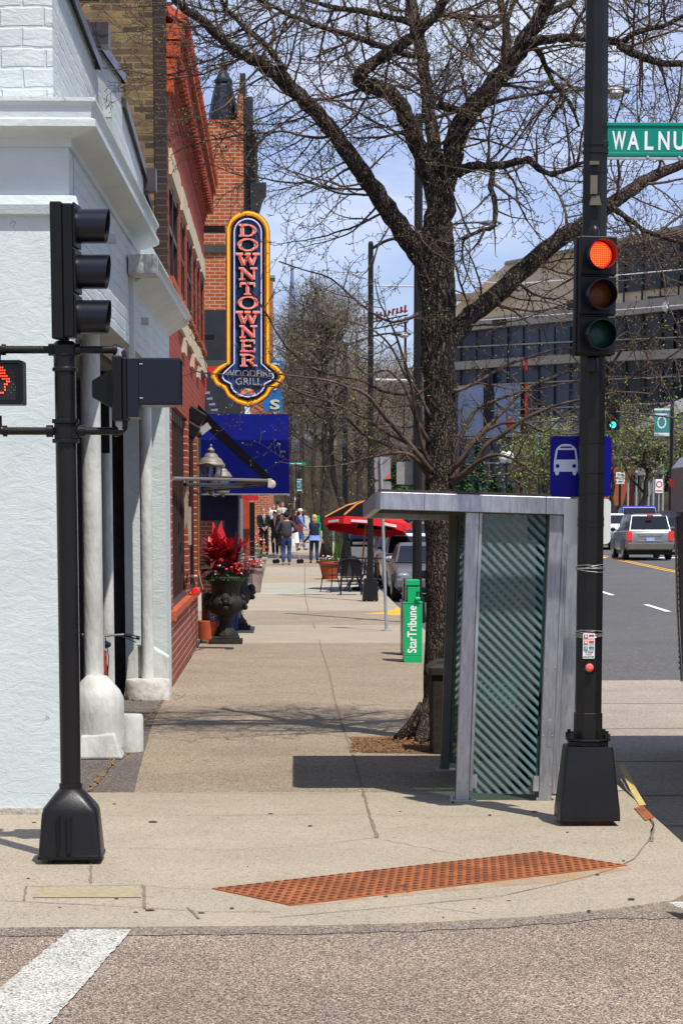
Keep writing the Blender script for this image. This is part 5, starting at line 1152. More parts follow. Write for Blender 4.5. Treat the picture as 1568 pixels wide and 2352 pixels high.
trunk = limb([(998, 1716, 118), (1000, 1695, 96), (1004, 1660, 82), (1008, 1600, 72), (1010, 1400, 69), (1010, 1200, 70), (1010, 1110, 72), (1009, 1000, 74), (1008, 900, 74), (1005, 800, 76), (1003, 700, 80), (1000, 630, 86), (1000, 580, 84), (1005, 520, 66), (1010, 460, 64), (1014, 415, 68)], 0, 0)
big = [
 (limb([(992, 620, 60), (960, 580, 50), (925, 530, 45), (890, 480, 42), (850, 420, 40), (815, 375, 38), (775, 315, 36), (735, 265, 34), (705, 235, 35), (660, 195, 32), (620, 155, 28), (580, 135, 25), (540, 115, 23), (500, 80, 22), (460, 45, 20), (420, 15, 18), (380, -20, 14), (330, -60, 10)], 0, -1.6), 1),
 (limb([(1010, 800, 56), (1050, 762, 44), (1100, 708, 42), (1165, 655, 42), (1230, 592, 40), (1290, 547, 38), (1345, 512, 34), (1400, 470, 32), (1460, 430, 28), (1520, 395, 24), (1600, 360, 19)], 0, .9), 1),
 (limb([(1008, 450, 48), (985, 400, 44), (962, 345, 40), (940, 285, 38), (915, 235, 37), (880, 205, 34), (845, 195, 34), (824, 178, 32), (835, 160, 28), (880, 130, 27), (930, 95, 26), (970, 65, 26), (1005, 20, 22), (1040, -30, 20)], 0, -.9), 1),
 (limb([(1008, 430, 44), (998, 366, 34), (992, 311, 30), (981, 227, 29), (973, 157, 28), (956, 73, 26), (945, 0, 24), (940, -40, 22)], 0, .8), 1),
 (limb([(1018, 440, 58), (1035, 370, 50), (1048, 315, 48), (1070, 270, 46), (1100, 230, 44), (1148, 175, 42), (1190, 118, 40), (1222, 70, 35), (1250, 20, 32), (1275, -40, 28)], 0, -.5), 1),
 (limb([(1110, 225, 26), (1150, 165, 26), (1163, 110, 22), (1160, 54, 18), (1148, 0, 16), (1150, -40, 14)], -.2, .4), 1),
 (limb([(1205, 100, 26), (1260, 90, 21), (1320, 85, 18), (1400, 92, 17), (1450, 120, 17), (1500, 142, 16), (1580, 145, 14)], -.4, -.9), .9),
 (limb([(1050, 396, 28), (1100, 381, 22), (1150, 377, 19), (1190, 372, 17), (1212, 364, 16), (1235, 385, 14), (1265, 400, 12), (1292, 394, 10), (1345, 370, 7)], -.1, -.7), .8),
 (limb([(1130, 385, 14), (1127, 430, 13), (1138, 470, 13), (1132, 518, 11), (1100, 530, 9), (1060, 548, 8)], -.2, -.4), .5),
 (limb([(1215, 95, 15), (1245, 130, 13), (1262, 175, 12), (1290, 215, 11), (1310, 240, 8), (1330, 290, 5)], -.4, -.2), .7),
 (limb([(700, 235, 18), (660, 180, 16), (640, 140, 15), (600, 95, 13), (560, 60, 12), (520, 20, 10), (500, -20, 9)], -.9, -1.0), 1),
 (limb([(985, 130, 16), (920, 120, 15), (860, 100, 15), (800, 80, 13), (740, 60, 12), (680, 40, 10), (620, 10, 9), (560, -20, 7)], .3, -.8), 1),
 (limb([(965, 60, 16), (900, 40, 14), (830, 25, 13), (760, 15, 11), (690, -10, 9)], .5, .2), 1),
 (limb([(1000, 30, 14), (1080, 40, 12), (1120, 65, 10), (1160, 40, 9), (1190, -10, 7)], .5, .9), .9),
 (limb([(1250, 30, 18), (1300, 10, 15), (1340, -20, 12), (1400, -60, 10)], -.3, .5), 1),
 (limb([(1420, 100, 14), (1470, 70, 12), (1520, 60, 11), (1580, 30, 9)], -.6, -.9), 1),
 (limb([(1400, 470, 16), (1440, 500, 12), (1480, 530, 11), (1530, 545, 10), (1580, 560, 8)], .5, .2), .9),
 (limb([(1040, 250, 17), (1010, 240, 15), (1090, 270, 13), (1060, 300, 11)], 0, -.4), .3),
]
low = [
 [(992, 1085, 15), (965, 1050, 13), (935, 1015, 11), (900, 975, 10), (865, 935, 9), (840, 905, 8), (790, 885, 6), (730, 870, 5), (660, 862, 4), (600, 850, 3)],
 [(990, 1100, 15), (960, 1060, 12), (920, 1030, 9), (870, 1015, 7), (820, 985, 6), (770, 930, 5), (720, 905, 4), (650, 890, 3), (580, 885, 2.5)],
 [(985, 1095, 11), (950, 1050, 9), (915, 1040, 7), (860, 1047, 5), (800, 1065, 4), (740, 1072, 3.5), (690, 1070, 3), (640, 1060, 2)],
 [(988, 1070, 11), (965, 1010, 9), (955, 950, 8), (945, 890, 7), (925, 820, 6), (905, 760, 5), (885, 720, 4), (870, 690, 3), (860, 640, 2)],
 [(985, 1015, 10), (955, 960, 8), (935, 900, 7), (905, 860, 6), (880, 850, 5), (840, 860, 4), (800, 820, 3.5), (760, 800, 3), (700, 790, 2.5)],
 [(1035, 1105, 16), (1065, 1050, 14), (1090, 1010, 12), (1140, 960, 9), (1200, 900, 8), (1260, 870, 7), (1320, 845, 6), (1380, 800, 4), (1440, 760, 3)],
 [(1035, 1110, 16), (1080, 1080, 13), (1110, 1030, 11), (1150, 1000, 9), (1210, 960, 8), (1280, 930, 6), (1350, 915, 5), (1420, 900, 4), (1500, 905, 3)],
 [(1040, 1105, 12), (1100, 1060, 10), (1140, 1045, 8), (1190, 1060, 6), (1230, 1090, 5), (1260, 1085, 3)],
 [(1030, 1090, 12), (1050, 1020, 10), (1080, 960, 9), (1110, 930, 8), (1180, 905, 6), (1250, 890, 5), (1300, 880, 4), (1400, 865, 3), (1500, 870, 2.5)],
 [(1040, 900, 10), (1090, 880, 8), (1160, 840, 7), (1230, 815, 6), (1290, 800, 5), (1340, 805, 4), (1400, 845, 3)],
 [(1035, 1085, 9), (1120, 985, 8), (1200, 970, 7), (1250, 990, 6), (1300, 950, 4), (1360, 930, 3), (1400, 960, 3), (1405, 1010, 2)],
 [(990, 960, 8), (960, 900, 7), (930, 860, 6), (900, 800, 5), (860, 760, 4), (810, 740, 3), (740, 720, 2.5), (680, 690, 2), (640, 640, 1.5)],
 [(1370, 960, 8), (1420, 900, 6), (1470, 850, 5), (1520, 830, 4), (1580, 790, 3)],
 [(1380, 900, 8), (1430, 800, 6), (1490, 780, 5), (1580, 720, 3)],
 [(980, 1040, 9), (900, 1000, 7), (800, 940, 6), (700, 905, 5), (620, 870, 4), (540, 862, 3.5), (480, 858, 3), (440, 850, 2.5)],
 [(960, 720, 8), (900, 740, 6), (830, 700, 5), (760, 640, 4), (700, 620, 3), (640, 600, 3)],
 [(970, 900, 9), (900, 905, 7), (820, 870, 6), (740, 855, 5), (660, 800, 4), (600, 700, 3.5), (560, 640, 2.5)],
 [(1020, 1100, 10), (1015, 1040, 9), (1020, 960, 8), (1000, 880, 6), (985, 800, 5), (970, 760, 3)],
]
lowl = [(limb(l, (-.1 if i not in (12, 13) else .9), rT.uniform(-1.6, .6)), .8) for i, l in enumerate(low)]
mb = MB()
def addl(mb, L_, n): mb.tube([v for v, r in L_], [r for v, r in L_], n)
addl(mb, trunk, 18)
for L_, _ in big: addl(mb, L_, 12)
# root flare
for a in (0, .9, 2.0, 3.1, 4.2, 5.3):
    d = Vector((math.cos(a), math.sin(a), 0)); mb.tube([tp + d * .08 + Vector((0, 0, .32)), tp + d * .2 + Vector((0, 0, .13)), tp + d * .38 + Vector((0, 0, .0))], [.1, .09, .05], 8)
o = mb.build('trunk', BARK, STR, smooth='all', off=tp, fixn=False)
dt = bpy.data.textures.new('bark relief', 'CLOUDS'); dt.noise_scale = .07
dm = o.modifiers.new('sub', 'SUBSURF'); dm.levels = 1; dm.render_levels = 1; dm.subdivision_type = 'SIMPLE'
dm = o.modifiers.new('relief', 'DISPLACE'); dm.texture = dt; dm.strength = .02; dm.mid_level = .5
mb = MB()
for L_, _ in lowl: addl(mb, L_, 6)
buds = MB()
def bud(b, p, d, s):
    q = p + d * s * 1.6; u = d.cross(Vector((.3, .8, .5))).normalized() * s * .5; v = d.cross(u).normalized() * s * .5
    b.add([p, p + d * s * .6 + u, p + d * s * .6 - u * .5 + v, p + d * s * .6 - u * .5 - v, q], [(0, 1, 2), (0, 2, 3), (0, 3, 1), (4, 2, 1), (4, 3, 2), (4, 1, 3)])
def twig(mb, bd, p, d, ln, r, lev, rnd, budp=.5, up=.2, zig=.27, dens=.85, bs=.0125):
    n = max(3, int(ln / (.07 if lev > 1 else .055))); seg = ln / n; pts = [p.copy()]; rs = [r]; d = d.normalized()
    for i in range(n):
        k = 1 if i % 2 else -1
        side = d.cross(Vector((rnd.gauss(0, 1), rnd.gauss(0, 1), rnd.gauss(0, 1))))
        d = (d + side * zig * .45 + Vector((0, 0, up * .12))).normalized()
        p = p + d * seg; pts.append(p.copy()); rs.append(max(r * (1 - .75 * (i + 1) / n), .0023))
        if lev > 0 and i > 0 and rnd.random() < .6 * dens:
            ax_ = d.cross(Vector((rnd.gauss(0, 1), rnd.gauss(0, .7), rnd.gauss(0, 1)))).normalized()
            nd = (d * rnd.uniform(.4, 1.0) + ax_ * rnd.uniform(.6, 1.1)).normalized()
            twig(mb, bd, p, nd, ln * rnd.uniform(.28, .6) * (1 - .45 * i / n), max(rs[-1] * .66, .003), lev - 1, rnd, budp, up, zig, dens, bs)
        elif rnd.random() < .75:
            ax_ = d.cross(Vector((rnd.gauss(0, 1), rnd.gauss(0, 1), rnd.gauss(0, 1)))).normalized(); q = p + (ax_ * .8 + d * .4) * rnd.uniform(.015, .045)
            mb.tube([p, q], [rs[-1] * .9 + .0015, .0028], 3, cap=False)
            if rnd.random() < budp: bud(bd, q, (ax_ + d).normalized(), rnd.uniform(.5, 1.2) * bs)
    mb.tube(pts, rs, 4 if r > .006 else 3, cap=False)
    if rnd.random() < budp: bud(bd, p, d, bs * rnd.uniform(.6, 1.4))
rnd = random.Random(3)
def spawn(L_, k, step, lens, lev, r0=.009, start=.12, budp=.4, up=.25):
    acc = 0; tot = len(L_)
    for i in range(1, tot):
        p0, p1 = L_[i - 1][0], L_[i][0]; dl = (p1 - p0).length; acc += dl
        if i / tot < start: acc = 0; continue
        while acc > step:
            acc -= step * rnd.uniform(.7, 1.3); d = (p1 - p0).normalized()
            ax_ = d.cross(Vector((rnd.gauss(0, 1), rnd.gauss(0, 1), rnd.gauss(0, 1)))).normalized()
            p = p0.lerp(p1, rnd.random()) + ax_ * L_[i][1] * .7
            twig(mb, buds, p, ax_ + d * rnd.uniform(0, .9), rnd.uniform(*lens) * k, min(r0 * rnd.uniform(.6, 1.3), max(L_[i][1] * .7, .003)), lev, rnd, budp, up)
for L_, k in big: spawn(L_, k, .085, (.4, 1.6), 2, r0=.0115, budp=.3)
for L_, k in lowl: spawn(L_, k, .12, (.2, .8), 1, r0=.006, start=.15, budp=.65, up=.1)
print('tree faces', len(mb.f), len(buds.f))
cr_ = mb.build('crown', TWIG, STR, smooth='all', off=tp, fixn=False)
buds.build('buds', BUD, cr_, off=tp, fixn=False)
# mulch bed round the tree
b = MB(); P_ = [gnd(x, y) for x, y in ((800, 1694), (832, 1730), (1010, 1732), (1180, 1732), (1175, 1700), (1100, 1692))]
b.add([(q.x, q.y, .006) for q in P_], [tuple(range(6))])
r2 = random.Random(8)
for i in range(1500):
    x, y = r2.uniform(808, 1060), r2.uniform(1698, 1729); q = gnd(x, y); a = r2.uniform(0, PI); l_ = r2.uniform(.012, .035); hgt = .01 + .1 * math.exp(-((q.x - tp.x) ** 2 + (q.y - tp.y) ** 2) / .12) * r2.random()
    d = Vector((math.cos(a), math.sin(a), r2.uniform(-.2, .4))) * l_; n_ = Vector((-math.sin(a), math.cos(a), 0)) * l_ * .3; c_ = Vector((q.x, q.y, hgt))
    b.add([c_ - d - n_, c_ + d - n_, c_ + d + n_, c_ - d + n_], [(0, 1, 2, 3)])
struct(b.build('mulch_bed', mat('bark mulch', (.07, .035, .018), .95, var=.7, scale=30, col2=(.28, .15, .07)), fixn=False), 'stuff')

# ================================================================= STREET LIGHTS AND POLES BEHIND
def street_light(xb, yb, t, x_top, y_top, arm, base, label, dia, lamp=True):
    p = S(aX(xb, t, G(t)), t, G(t)); r = thing('street_lamp', label, 'street lamp', p, TH, 'street lamps on the pavement')
    k = t / F; zt_ = zY(y_top, p.y) - p.z
    b = MB(); b.lathe([(dia / 2 * 1.15, 0), (dia / 2, 1.5), (dia / 2 * .85, zt_), (dia * .3, zt_ + .06)], 8, ph=PI / 8); b.build('pole', BLACKP, r, smooth=False)
    if base:
        b = MB(); w_, h_ = base; lathe_poly(b, [(w_ / 2, w_ / 2, .03, .01), (w_ / 2 * .8, w_ / 2 * .8, h_, .02), (.05, .05, h_ + .02, .02)])
        for x in (-1, 1): b.box(x * w_ * .38 - .03, x * w_ * .38 + .03, -.05, .05, 0, .03)
        b.build('base', BLACKP, r)
    b = MB(); pts = []
    for i in range(11):
        u = i / 10; pts.append((arm[0] * u, 0, zt_ - arm[2] + arm[1] * math.sin(u * PI / 2)))
    b.tube(pts, .035, 8); b.tube([(0, 0, zt_ - arm[2] - .5), (arm[0] * .25, 0, zt_ - arm[2] + arm[1] * .25), (arm[0] * .5, 0, zt_ - arm[2] + arm[1] * .68)], .018, 6); b.build('arm', BLACKP, r, smooth=True)
    b = MB(); e = pts[-1]; b.ball((e[0] + .3, 0, e[2] - .02), .4, n=8, sy=.45, sz=.24); hd = b.build('lamp_head', mat('lamp head grey', (.1, .1, .12), .4, .4), r, smooth=True)
    b = MB(); b.ball((e[0] + .4, 0, e[2] - .08), .2, n=8, sz=.5); b.build('lens', mat('lamp lens', (.4, .42, .42), .2), hd, smooth=True)
    return r
street_light(850, 1388, 57.1, 848, 560, (.62, .25, .12), (.37, .53), 'dark street lamp pole with box base beside the cafe tables', .15)
street_light(957, 1420, 47.2, 957, 268, (3.3, .62, .1), (.34, .5), 'tall dark street lamp pole between the newspaper boxes and the tree', .19)
t_ = 75; street_light(792, 1300, 93, 826, 790, (1.8, .5, .1), (.5, .6), 'distant dark street lamp standing behind the cafe umbrellas', .24)
# galvanised sign post leaning, with the backs of two signs
p = gnd(887, 1449); kk_ = p.y / F
SGP = thing('sign_post', 'leaning galvanised post carrying two grey-backed parking signs', 'sign post', (p.x, p.y, 0), (0, rad(-2.0), 0))
zt_ = zY(1048, p.y)
b = MB(); b.tube([(0, 0, 0), (0, 0, zt_)], .028, 10); b.lathe([(.08, 0), (.08, .02), (.03, .03)], 12); b.build('post', GALV, SGP, smooth=True)
b = MB(); zz = lambda y: zY(y, p.y); x0 = -.12
b.prism(rrect(x0, .17, zz(1101), zz(1049), .03, 4), .035, .04); b.prism(rrect(x0, .17, zz(1146), zz(1106), .03, 4), .035, .04); b.split('sign_back', mat('sign back grey', (.3, .29, .29), .5, .3), SGP)
b = MB(); b.box(.09, .15, .03, .034, zz(1100), zz(1090)); b.build('sticker', mat('orange sticker', (.75, .1, .03), .5), SGP)
# sign backs on the tall lamp pole
t9 = 47.3; c0 = Vector((aX(938, t9, 2), t9, 0))
OS = thing('sign_plate', 'grey-backed sign plate strapped to the tall lamp pole above the shelter roof', 'sign', S(c0.x, t9, zY(1088, t9)), TH)
k9 = t9 / F
b = MB(); b.prism(rrect(-27 * k9, 28 * k9, -24 * k9, 27 * k9, .03, 4), .12, .125); b.prism(rrect(-24 * k9, 0, -95 * k9, -72 * k9, .03, 4), .12, .125); b.split('panel', mat('sign back grey', (.3, .29, .29)), OS)

# ================================================================= TREES FURTHER OFF
def far_tree(name, label, x, t, H, spread, rr, seed, nb=26, lev=2, stem=3.2, budp=.12, budm=None, ln=1.0, group='bare street trees along the block', lean=0, a=None, tw=TWIG, bsz=.06, thick=.22, tuft=0):
    rd = random.Random(seed); a = aX(x, t, G(t)) if a is None else a; p = S(a, t, G(t))
    r = thing(name, label, 'tree', p, 0, group)
    tk = MB(); cw_ = MB(); bd = MB()
    z = 0; pts = [Vector((0, 0, 0))]; rs = [thick * 1.3]
    k = 9
    for i in range(1, k + 1): pts.append(Vector((rd.gauss(0, .08) + lean * i / k, rd.gauss(0, .08), H * .72 * i / k))); rs.append(thick * (1 - .8 * i / k))
    tk.tube(pts, rs, 8)
    limbs = []
    for i in range(nb):
        u = rd.uniform(stem / H, .72) / .72; j = min(k - 1, int(u * k)); p0 = pts[j].lerp(pts[j + 1], u * k - j)
        az = rd.uniform(0, 2 * PI); el = rd.uniform(.25, 1.15); d = Vector((math.cos(az) * math.cos(el), math.sin(az) * math.cos(el), math.sin(el)))
        L_ = spread * rd.uniform(.6, 1.1) * (1.1 - .5 * u); q = p0.copy(); path = [q.copy()]; rad_ = [thick * .36 * (1.1 - u * .6)]
        m = 7
        for s_ in range(m):
            d = (d + Vector((rd.gauss(0, .2), rd.gauss(0, .2), rd.gauss(.05, .15)))).normalized(); q = q + d * L_ / m; path.append(q.copy()); rad_.append(rad_[0] * (1 - .85 * (s_ + 1) / m) + .006)
            for _ in range(2 if lev > 1 else 1):
                if rd.random() < .85:
                    ax_ = d.cross(Vector((rd.gauss(0, 1), rd.gauss(0, 1), rd.gauss(0, 1)))).normalized()
                    ftwig(cw_, bd, q, (d * .6 + ax_).normalized(), rd.uniform(.5, 1.3) * ln, .016, lev, rd, budp, bsz)
        tk.tube(path, rad_, 5, cap=False)
    tk.build('trunk', BARK, r, smooth='all', fixn=False); c_ = cw_.build('crown', tw, r, fixn=False)
    if bd.f: bd.build('buds', budm or BUD, c_, fixn=False)
    return r
def ftwig(mb, bd, p, d, ln, r, lev, rd, budp, bsz):
    n = 4; pts = [p.copy()]
    for i in range(n):
        d = (d + Vector((rd.gauss(0, .22), rd.gauss(0, .22), rd.gauss(.06, .2)))).normalized(); p = p + d * ln / n; pts.append(p.copy())
        if lev > 0:
            ax_ = d.cross(Vector((rd.gauss(0, 1), rd.gauss(0, 1), rd.gauss(0, 1)))).normalized(); ftwig(mb, bd, p, (d * .6 + ax_).normalized(), ln * rd.uniform(.35, .65), r * .6, lev - 1, rd, budp, bsz)
        if rd.random() < budp: bud(bd, p, d, bsz * rd.uniform(.6, 1.3))
    mb.tube(pts, [r * (1 - .2 * i) for i in range(n + 1)], 3, cap=False)
FTW = mat('far twig', (.1, .078, .066), .9, var=.3, scale=.6, col2=(.23, .185, .155))
kw = dict(tw=FTW)
far_tree('street_tree', 'thick-trunked bare tree on the pavement left of the umbrella', 748, 90, 11.3, 3.0, 0, 21, nb=26, thick=.2, stem=3.4, budp=.01, **kw)
far_tree('street_tree', 'bare tree beside the cafe planter, right of the thick trunk', 779, 92, 11.8, 3.2, 0, 22, nb=26, thick=.16, stem=4, budp=.01, lean=-.6, **kw)
far_tree('street_tree', 'slim bare tree behind the walkers, left of the two thick trunks', 722, 118, 12.5, 3.2, 0, 23, nb=22, thick=.15, stem=4.4, budp=.01, **kw)
far_tree('street_tree', 'bare tree in the distance just past the neon sign', 690, 165, 15, 4.2, 0, 24, nb=22, thick=.25, stem=5, budp=.02, ln=1.3, **kw)
far_tree('street_tree', 'far bare tree at the end of the block behind the crowd', 664, 210, 17, 4.6, 0, 25, nb=20, thick=.3, stem=6, budp=.04, ln=1.5, **kw)
far_tree('street_tree', 'bare tree across the far street right of the lamp pole', 905, 175, 13.5, 4.6, 0, 26, nb=24, thick=.3, stem=3.5, budp=.02, ln=1.4, **kw)
far_tree('street_tree', 'bare tree rising behind the two sign backs', 850, 150, 12, 4.2, 0, 27, nb=24, thick=.25, stem=3.5, budp=.02, ln=1.3, **kw)
far_tree('street_tree', 'bare tree far behind the tall lamp pole', 800, 205, 16, 5.2, 0, 28, nb=22, thick=.3, stem=5, budp=.03, ln=1.6, **kw)
far_tree('street_tree', 'bare tree low down behind the café umbrella', 822, 128, 10, 3.2, 0, 34, nb=20, thick=.22, stem=3, budp=.02, ln=1.2, **kw)
far_tree('street_tree', 'wide bare tree filling the gap right of the neon sign', 668, 128, 13.5, 4.6, 0, 41, nb=28, thick=.14, stem=4.5, budp=.01, ln=1.5, **kw)
far_tree('street_tree', 'wide bare tree between the neon sign and the nearer lamp pole', 742, 150, 15.5, 5.6, 0, 42, nb=30, thick=.18, stem=4, budp=.01, ln=1.6, **kw)
far_tree('street_tree', 'wide bare tree directly behind the nearer lamp pole', 862, 135, 11.5, 4.8, 0, 43, nb=28, thick=.16, stem=3.5, budp=.01, ln=1.4, **kw)
far_tree('street_tree', 'wide bare tree low behind the tall lamp pole and trunk', 950, 160, 12, 5.2, 0, 44, nb=26, thick=.18, stem=3.5, budp=.01, ln=1.5, **kw)
# budding trees across the street
BUD2 = mat('fresh green leaf', (.12, .19, .03), .7, var=.3, scale=4, col2=(.24, .33, .06))
k2 = dict(budp=.045, budm=BUD2, bsz=.1, group='budding trees across the street', tw=FTW)
far_tree('budding_tree', 'budding tree in fresh leaf behind the bus stop sign', 1250, 128, 6.6, 3.0, 0, 31, nb=18, thick=.16, stem=2.2, **k2)
far_tree('budding_tree', 'budding dark-limbed tree above the silver car', 1478, 125, 7.0, 3.2, 0, 32, nb=20, thick=.22, stem=2.2, **k2)
far_tree('budding_tree', 'bright budding tree behind the small green traffic light', 1405, 140, 8.4, 2.8, 0, 33, nb=18, thick=.16, stem=3, **k2)
far_tree('budding_tree', 'budding tree at the right edge of the view beyond the street', 1568, 135, 7.6, 3.2, 0, 35, nb=18, thick=.18, stem=2.6, **k2)
far_tree('budding_tree', 'thin budding tree between the bus sign and the evergreens', 1195, 138, 5.6, 2.4, 0, 36, nb=14, thick=.13, stem=1.8, **k2)
# evergreens
EVG = mat('evergreen needles', (.02, .05, .02), .8, var=.4, scale=2, col2=(.06, .13, .04))
def conifer(label, x, t, H, R, seed):
    rd = random.Random(seed); p = S(aX(x, t, G(t)), t, G(t)); r = thing('evergreen_tree', label, 'tree', p, 0, 'small evergreens in front of the glass building')
    b = MB(); b.tube([(0, 0, 0), (0, 0, H * .9)], [.12, .03], 6); b.build('trunk', BARK, r)
    b = MB()
    for i in range(2600):
        u = rd.random() ** 1.4; rr = R * (1 - u) * (.35 + .65 * rd.random() ** .5) * (1 + .2 * math.sin(u * 40)); a = rd.uniform(0, 2 * PI); c_ = Vector((rr * math.cos(a), rr * math.sin(a), .15 + H * u))
        d = Vector((math.cos(a), math.sin(a), rd.uniform(-.5, .3))) * rd.uniform(.08, .22); n_ = Vector((-math.sin(a), math.cos(a), rd.uniform(-.5, .5))) * .06
        b.add([c_ - n_, c_ + d, c_ + n_, c_ - d * .3], [(0, 1, 2, 3)])
    b.build('crown', EVG, r, fixn=False)
for i, (x, H, R, l_) in enumerate(((1060, 3.6, 1.3, 'evergreen nearest the tree trunk'), (1095, 4.4, 1.3, 'tall pointed evergreen left of the double globe lamp'), (1135, 3.0, 1.3, 'evergreen right under the double globe lamp'), (1170, 2.6, 1.2, 'short evergreen left of the bus sign'), (1215, 2.2, 1.2, 'lowest evergreen half behind the bus sign'), (905, 3.6, 1.8, 'dark green bush-like evergreen behind the two sign backs'), (935, 3.0, 1.6, 'evergreen behind the tall lamp pole'))): conifer(l_, x, 112 + i * 2.2, H, R, 50 + i)

# ================================================================= PEOPLE
SKIN = mat('skin', (.55, .3, .2), .55, var=.05)
def skinned(name, verts, edges, radii, m, parent, root=0, sub=1, smooth=True):
    me = bpy.data.meshes.new(name); me.from_pydata([tuple(v) for v in verts], edges, []); ob = bpy.data.objects.new(name, me); C.objects.link(ob)
    sk = ob.modifiers.new('skin', 'SKIN'); sk.use_smooth_shade = True
    if not me.skin_vertices: me.attributes.new if False else None
    for i, r in enumerate(radii):
        rx, ry = r if isinstance(r, tuple) else (r, r)
        me.skin_vertices[0].data[i].radius = (rx, ry); me.skin_vertices[0].data[i].use_root = (i == root)
    sb = ob.modifiers.new('sub', 'SUBSURF'); sb.levels = sub; sb.render_levels = sub
    dg = bpy.context.evaluated_depsgraph_get(); nm = bpy.data.meshes.new_from_object(ob.evaluated_get(dg)); bpy.data.objects.remove(ob); bpy.data.meshes.remove(me)
    nm.name = name; nm.materials.clear(); nm.materials.append(m); nm.polygons.foreach_set('use_smooth', [True] * len(nm.polygons))
    o = bpy.data.objects.new(name, nm); C.objects.link(o); o.parent = parent; return o
def elbow_pt(a, b_, l1, l2, bend):
    d = b_ - a; L_ = min(d.length, (l1 + l2) * .995); dn = d.normalized(); x = (l1 * l1 - l2 * l2 + L_ * L_) / (2 * L_); h = math.sqrt(max(l1 * l1 - x * x, 0)); bn = (bend - dn * bend.dot(dn)).normalized(); return a + dn * x + bn * h
def person(label, x, yf, t, hgt, face, top, bottom, hair, hands=((-.32, .02, .78), (.32, .02, .78)), feet=((-.1, 0), (.1, 0)), skirt=None, hairlen=0, cap=None, shoe=(.03, .03, .03), shorts=False, coat=0, shirt=None, bulk=1.0, turn=0, skin=None, barearms=False, hem=None):
    z0 = G(t); p = S(aX(x, t, z0), t, z0)
    if yf is not None:
        for i in range(6):
            p = S(aX(x, t, G(t)), t, G(t)); t *= 1 + .0 * (pxy(p)[1] - yf)
    r = thing('person', label, 'person', p, TH + rad(face)); s = hgt / 1.75
    V = lambda *q: Vector(q) * s
    sk = skin or SKIN
    pel = V(0, 0, .95); sh = V(0, -.0, 1.42); sl, srr = V(-.185 * bulk, 0, 1.4), V(.185 * bulk, 0, 1.4)
    hl, hr = V(*hands[0]), V(*hands[1]); hpl, hpr = V(-.09, 0, .9), V(.09, 0, .9); fl = V(feet[0][0], feet[0][1], .08); fr = V(feet[1][0], feet[1][1], .08)
    el, er = elbow_pt(sl, hl, .3 * s, .27 * s, Vector((-.6, .8, 0))), elbow_pt(srr, hr, .3 * s, .27 * s, Vector((.6, .8, 0)))
    kl, kr = elbow_pt(hpl, fl, .42 * s, .42 * s, Vector((0, -1, 0))), elbow_pt(hpr, fr, .42 * s, .42 * s, Vector((0, -1, 0)))
    nk, hd0, hd1, hd2 = V(0, 0, 1.48), V(0, -.02, 1.56), V(0, -.02, 1.64), V(0, 0, 1.71)
    def hnd(h, e, sg):
        d = (h - e).normalized(); u = d.cross(Vector((0, 1, 0))).normalized() if abs(d.y) < .9 else Vector((1, 0, 0)); k = len(vs)
        vs.append(h + d * .06 * s); rd_.append((.036 * s, .02 * s)); base = k; tips = []
        for j, (o_, l_) in enumerate(((-.03, .06), (-.01, .075), (.012, .07), (.032, .055))):
            vs.append(vs[base] + (u * o_ + d * .035) * s); rd_.append(.011 * s); vs.append(vs[base] + (u * (o_ * 1.15) + d * (.035 + l_) + Vector((0, -.02, 0))) * s); rd_.append(.009 * s)
            ed.append((base, len(vs) - 2)); ed.append((len(vs) - 2, len(vs) - 1))
        vs.append(h + (u * sg * .045 + d * .04) * s); rd_.append(.012 * s); vs.append(h + (u * sg * .06 + d * .08) * s); rd_.append(.009 * s); return base
    vs = [pel, V(0, 0, 1.12), V(0, 0, 1.28), sh, nk, hd0, hd1, hd2, sl, el, hl, srr, er, hr, hpl, kl, fl, hpr, kr, fr, fl + V(0, -.15, -.045), fr + V(0, -.15, -.045)]
    rd_ = [(.13 * s, .1 * s), (.12 * s, .09 * s), (.14 * s, .1 * s), (.1 * s, .08 * s), .052 * s, .068 * s, (.082 * s, .095 * s), (.06 * s, .075 * s), .055 * s, .04 * s, .026 * s, .055 * s, .04 * s, .026 * s, .085 * s, .055 * s, .038 * s, .085 * s, .055 * s, .038 * s, .03 * s, .03 * s]
    ed = [(0, 1), (1, 2), (2, 3), (3, 4), (4, 5), (5, 6), (6, 7), (3, 8), (8, 9), (9, 10), (3, 11), (11, 12), (12, 13), (0, 14), (14, 15), (15, 16), (0, 17), (17, 18), (18, 19), (16, 20), (19, 21)]
    for hi, ei, sg in ((10, 9, 1), (13, 12, -1)):
        bi = hnd(vs[hi], vs[ei], sg); ed.append((hi, bi)); ed.append((hi, len(vs) - 2)); ed.append((len(vs) - 2, len(vs) - 1))
    body = skinned('body', vs, ed, rd_, sk, r)
    bk = bulk * (1.12 + coat * .1)
    tv = [V(0, 0, .84 - coat * .05 if hem is None else hem), V(0, 0, 1.12), V(0, 0, 1.28), V(0, 0, 1.42), sl, el, hl - (hl - el).normalized() * .0, srr, er, hr]
    tr_ = [(.165 * s * bk, .14 * s * bk), (.15 * s * bk, .125 * s * bk), (.155 * s * bk, .12 * s * bk), (.11 * s, .09 * s), .072 * s, .058 * s, .042 * s, .072 * s, .058 * s, .042 * s]
    te = [(0, 1), (1, 2), (2, 3), (3, 4), (4, 5), (5, 6), (3, 7), (7, 8), (8, 9)]
    if barearms: tv = tv[:4] + [sl, sl.lerp(el, .6), srr, srr.lerp(er, .6)]; tr_ = tr_[:4] + [.07 * s, .055 * s, .07 * s, .055 * s]; te = [(0, 1), (1, 2), (2, 3), (3, 4), (4, 5), (3, 6), (6, 7)]
    skinned('jacket' if coat else 'top', tv, te, tr_, top, r)
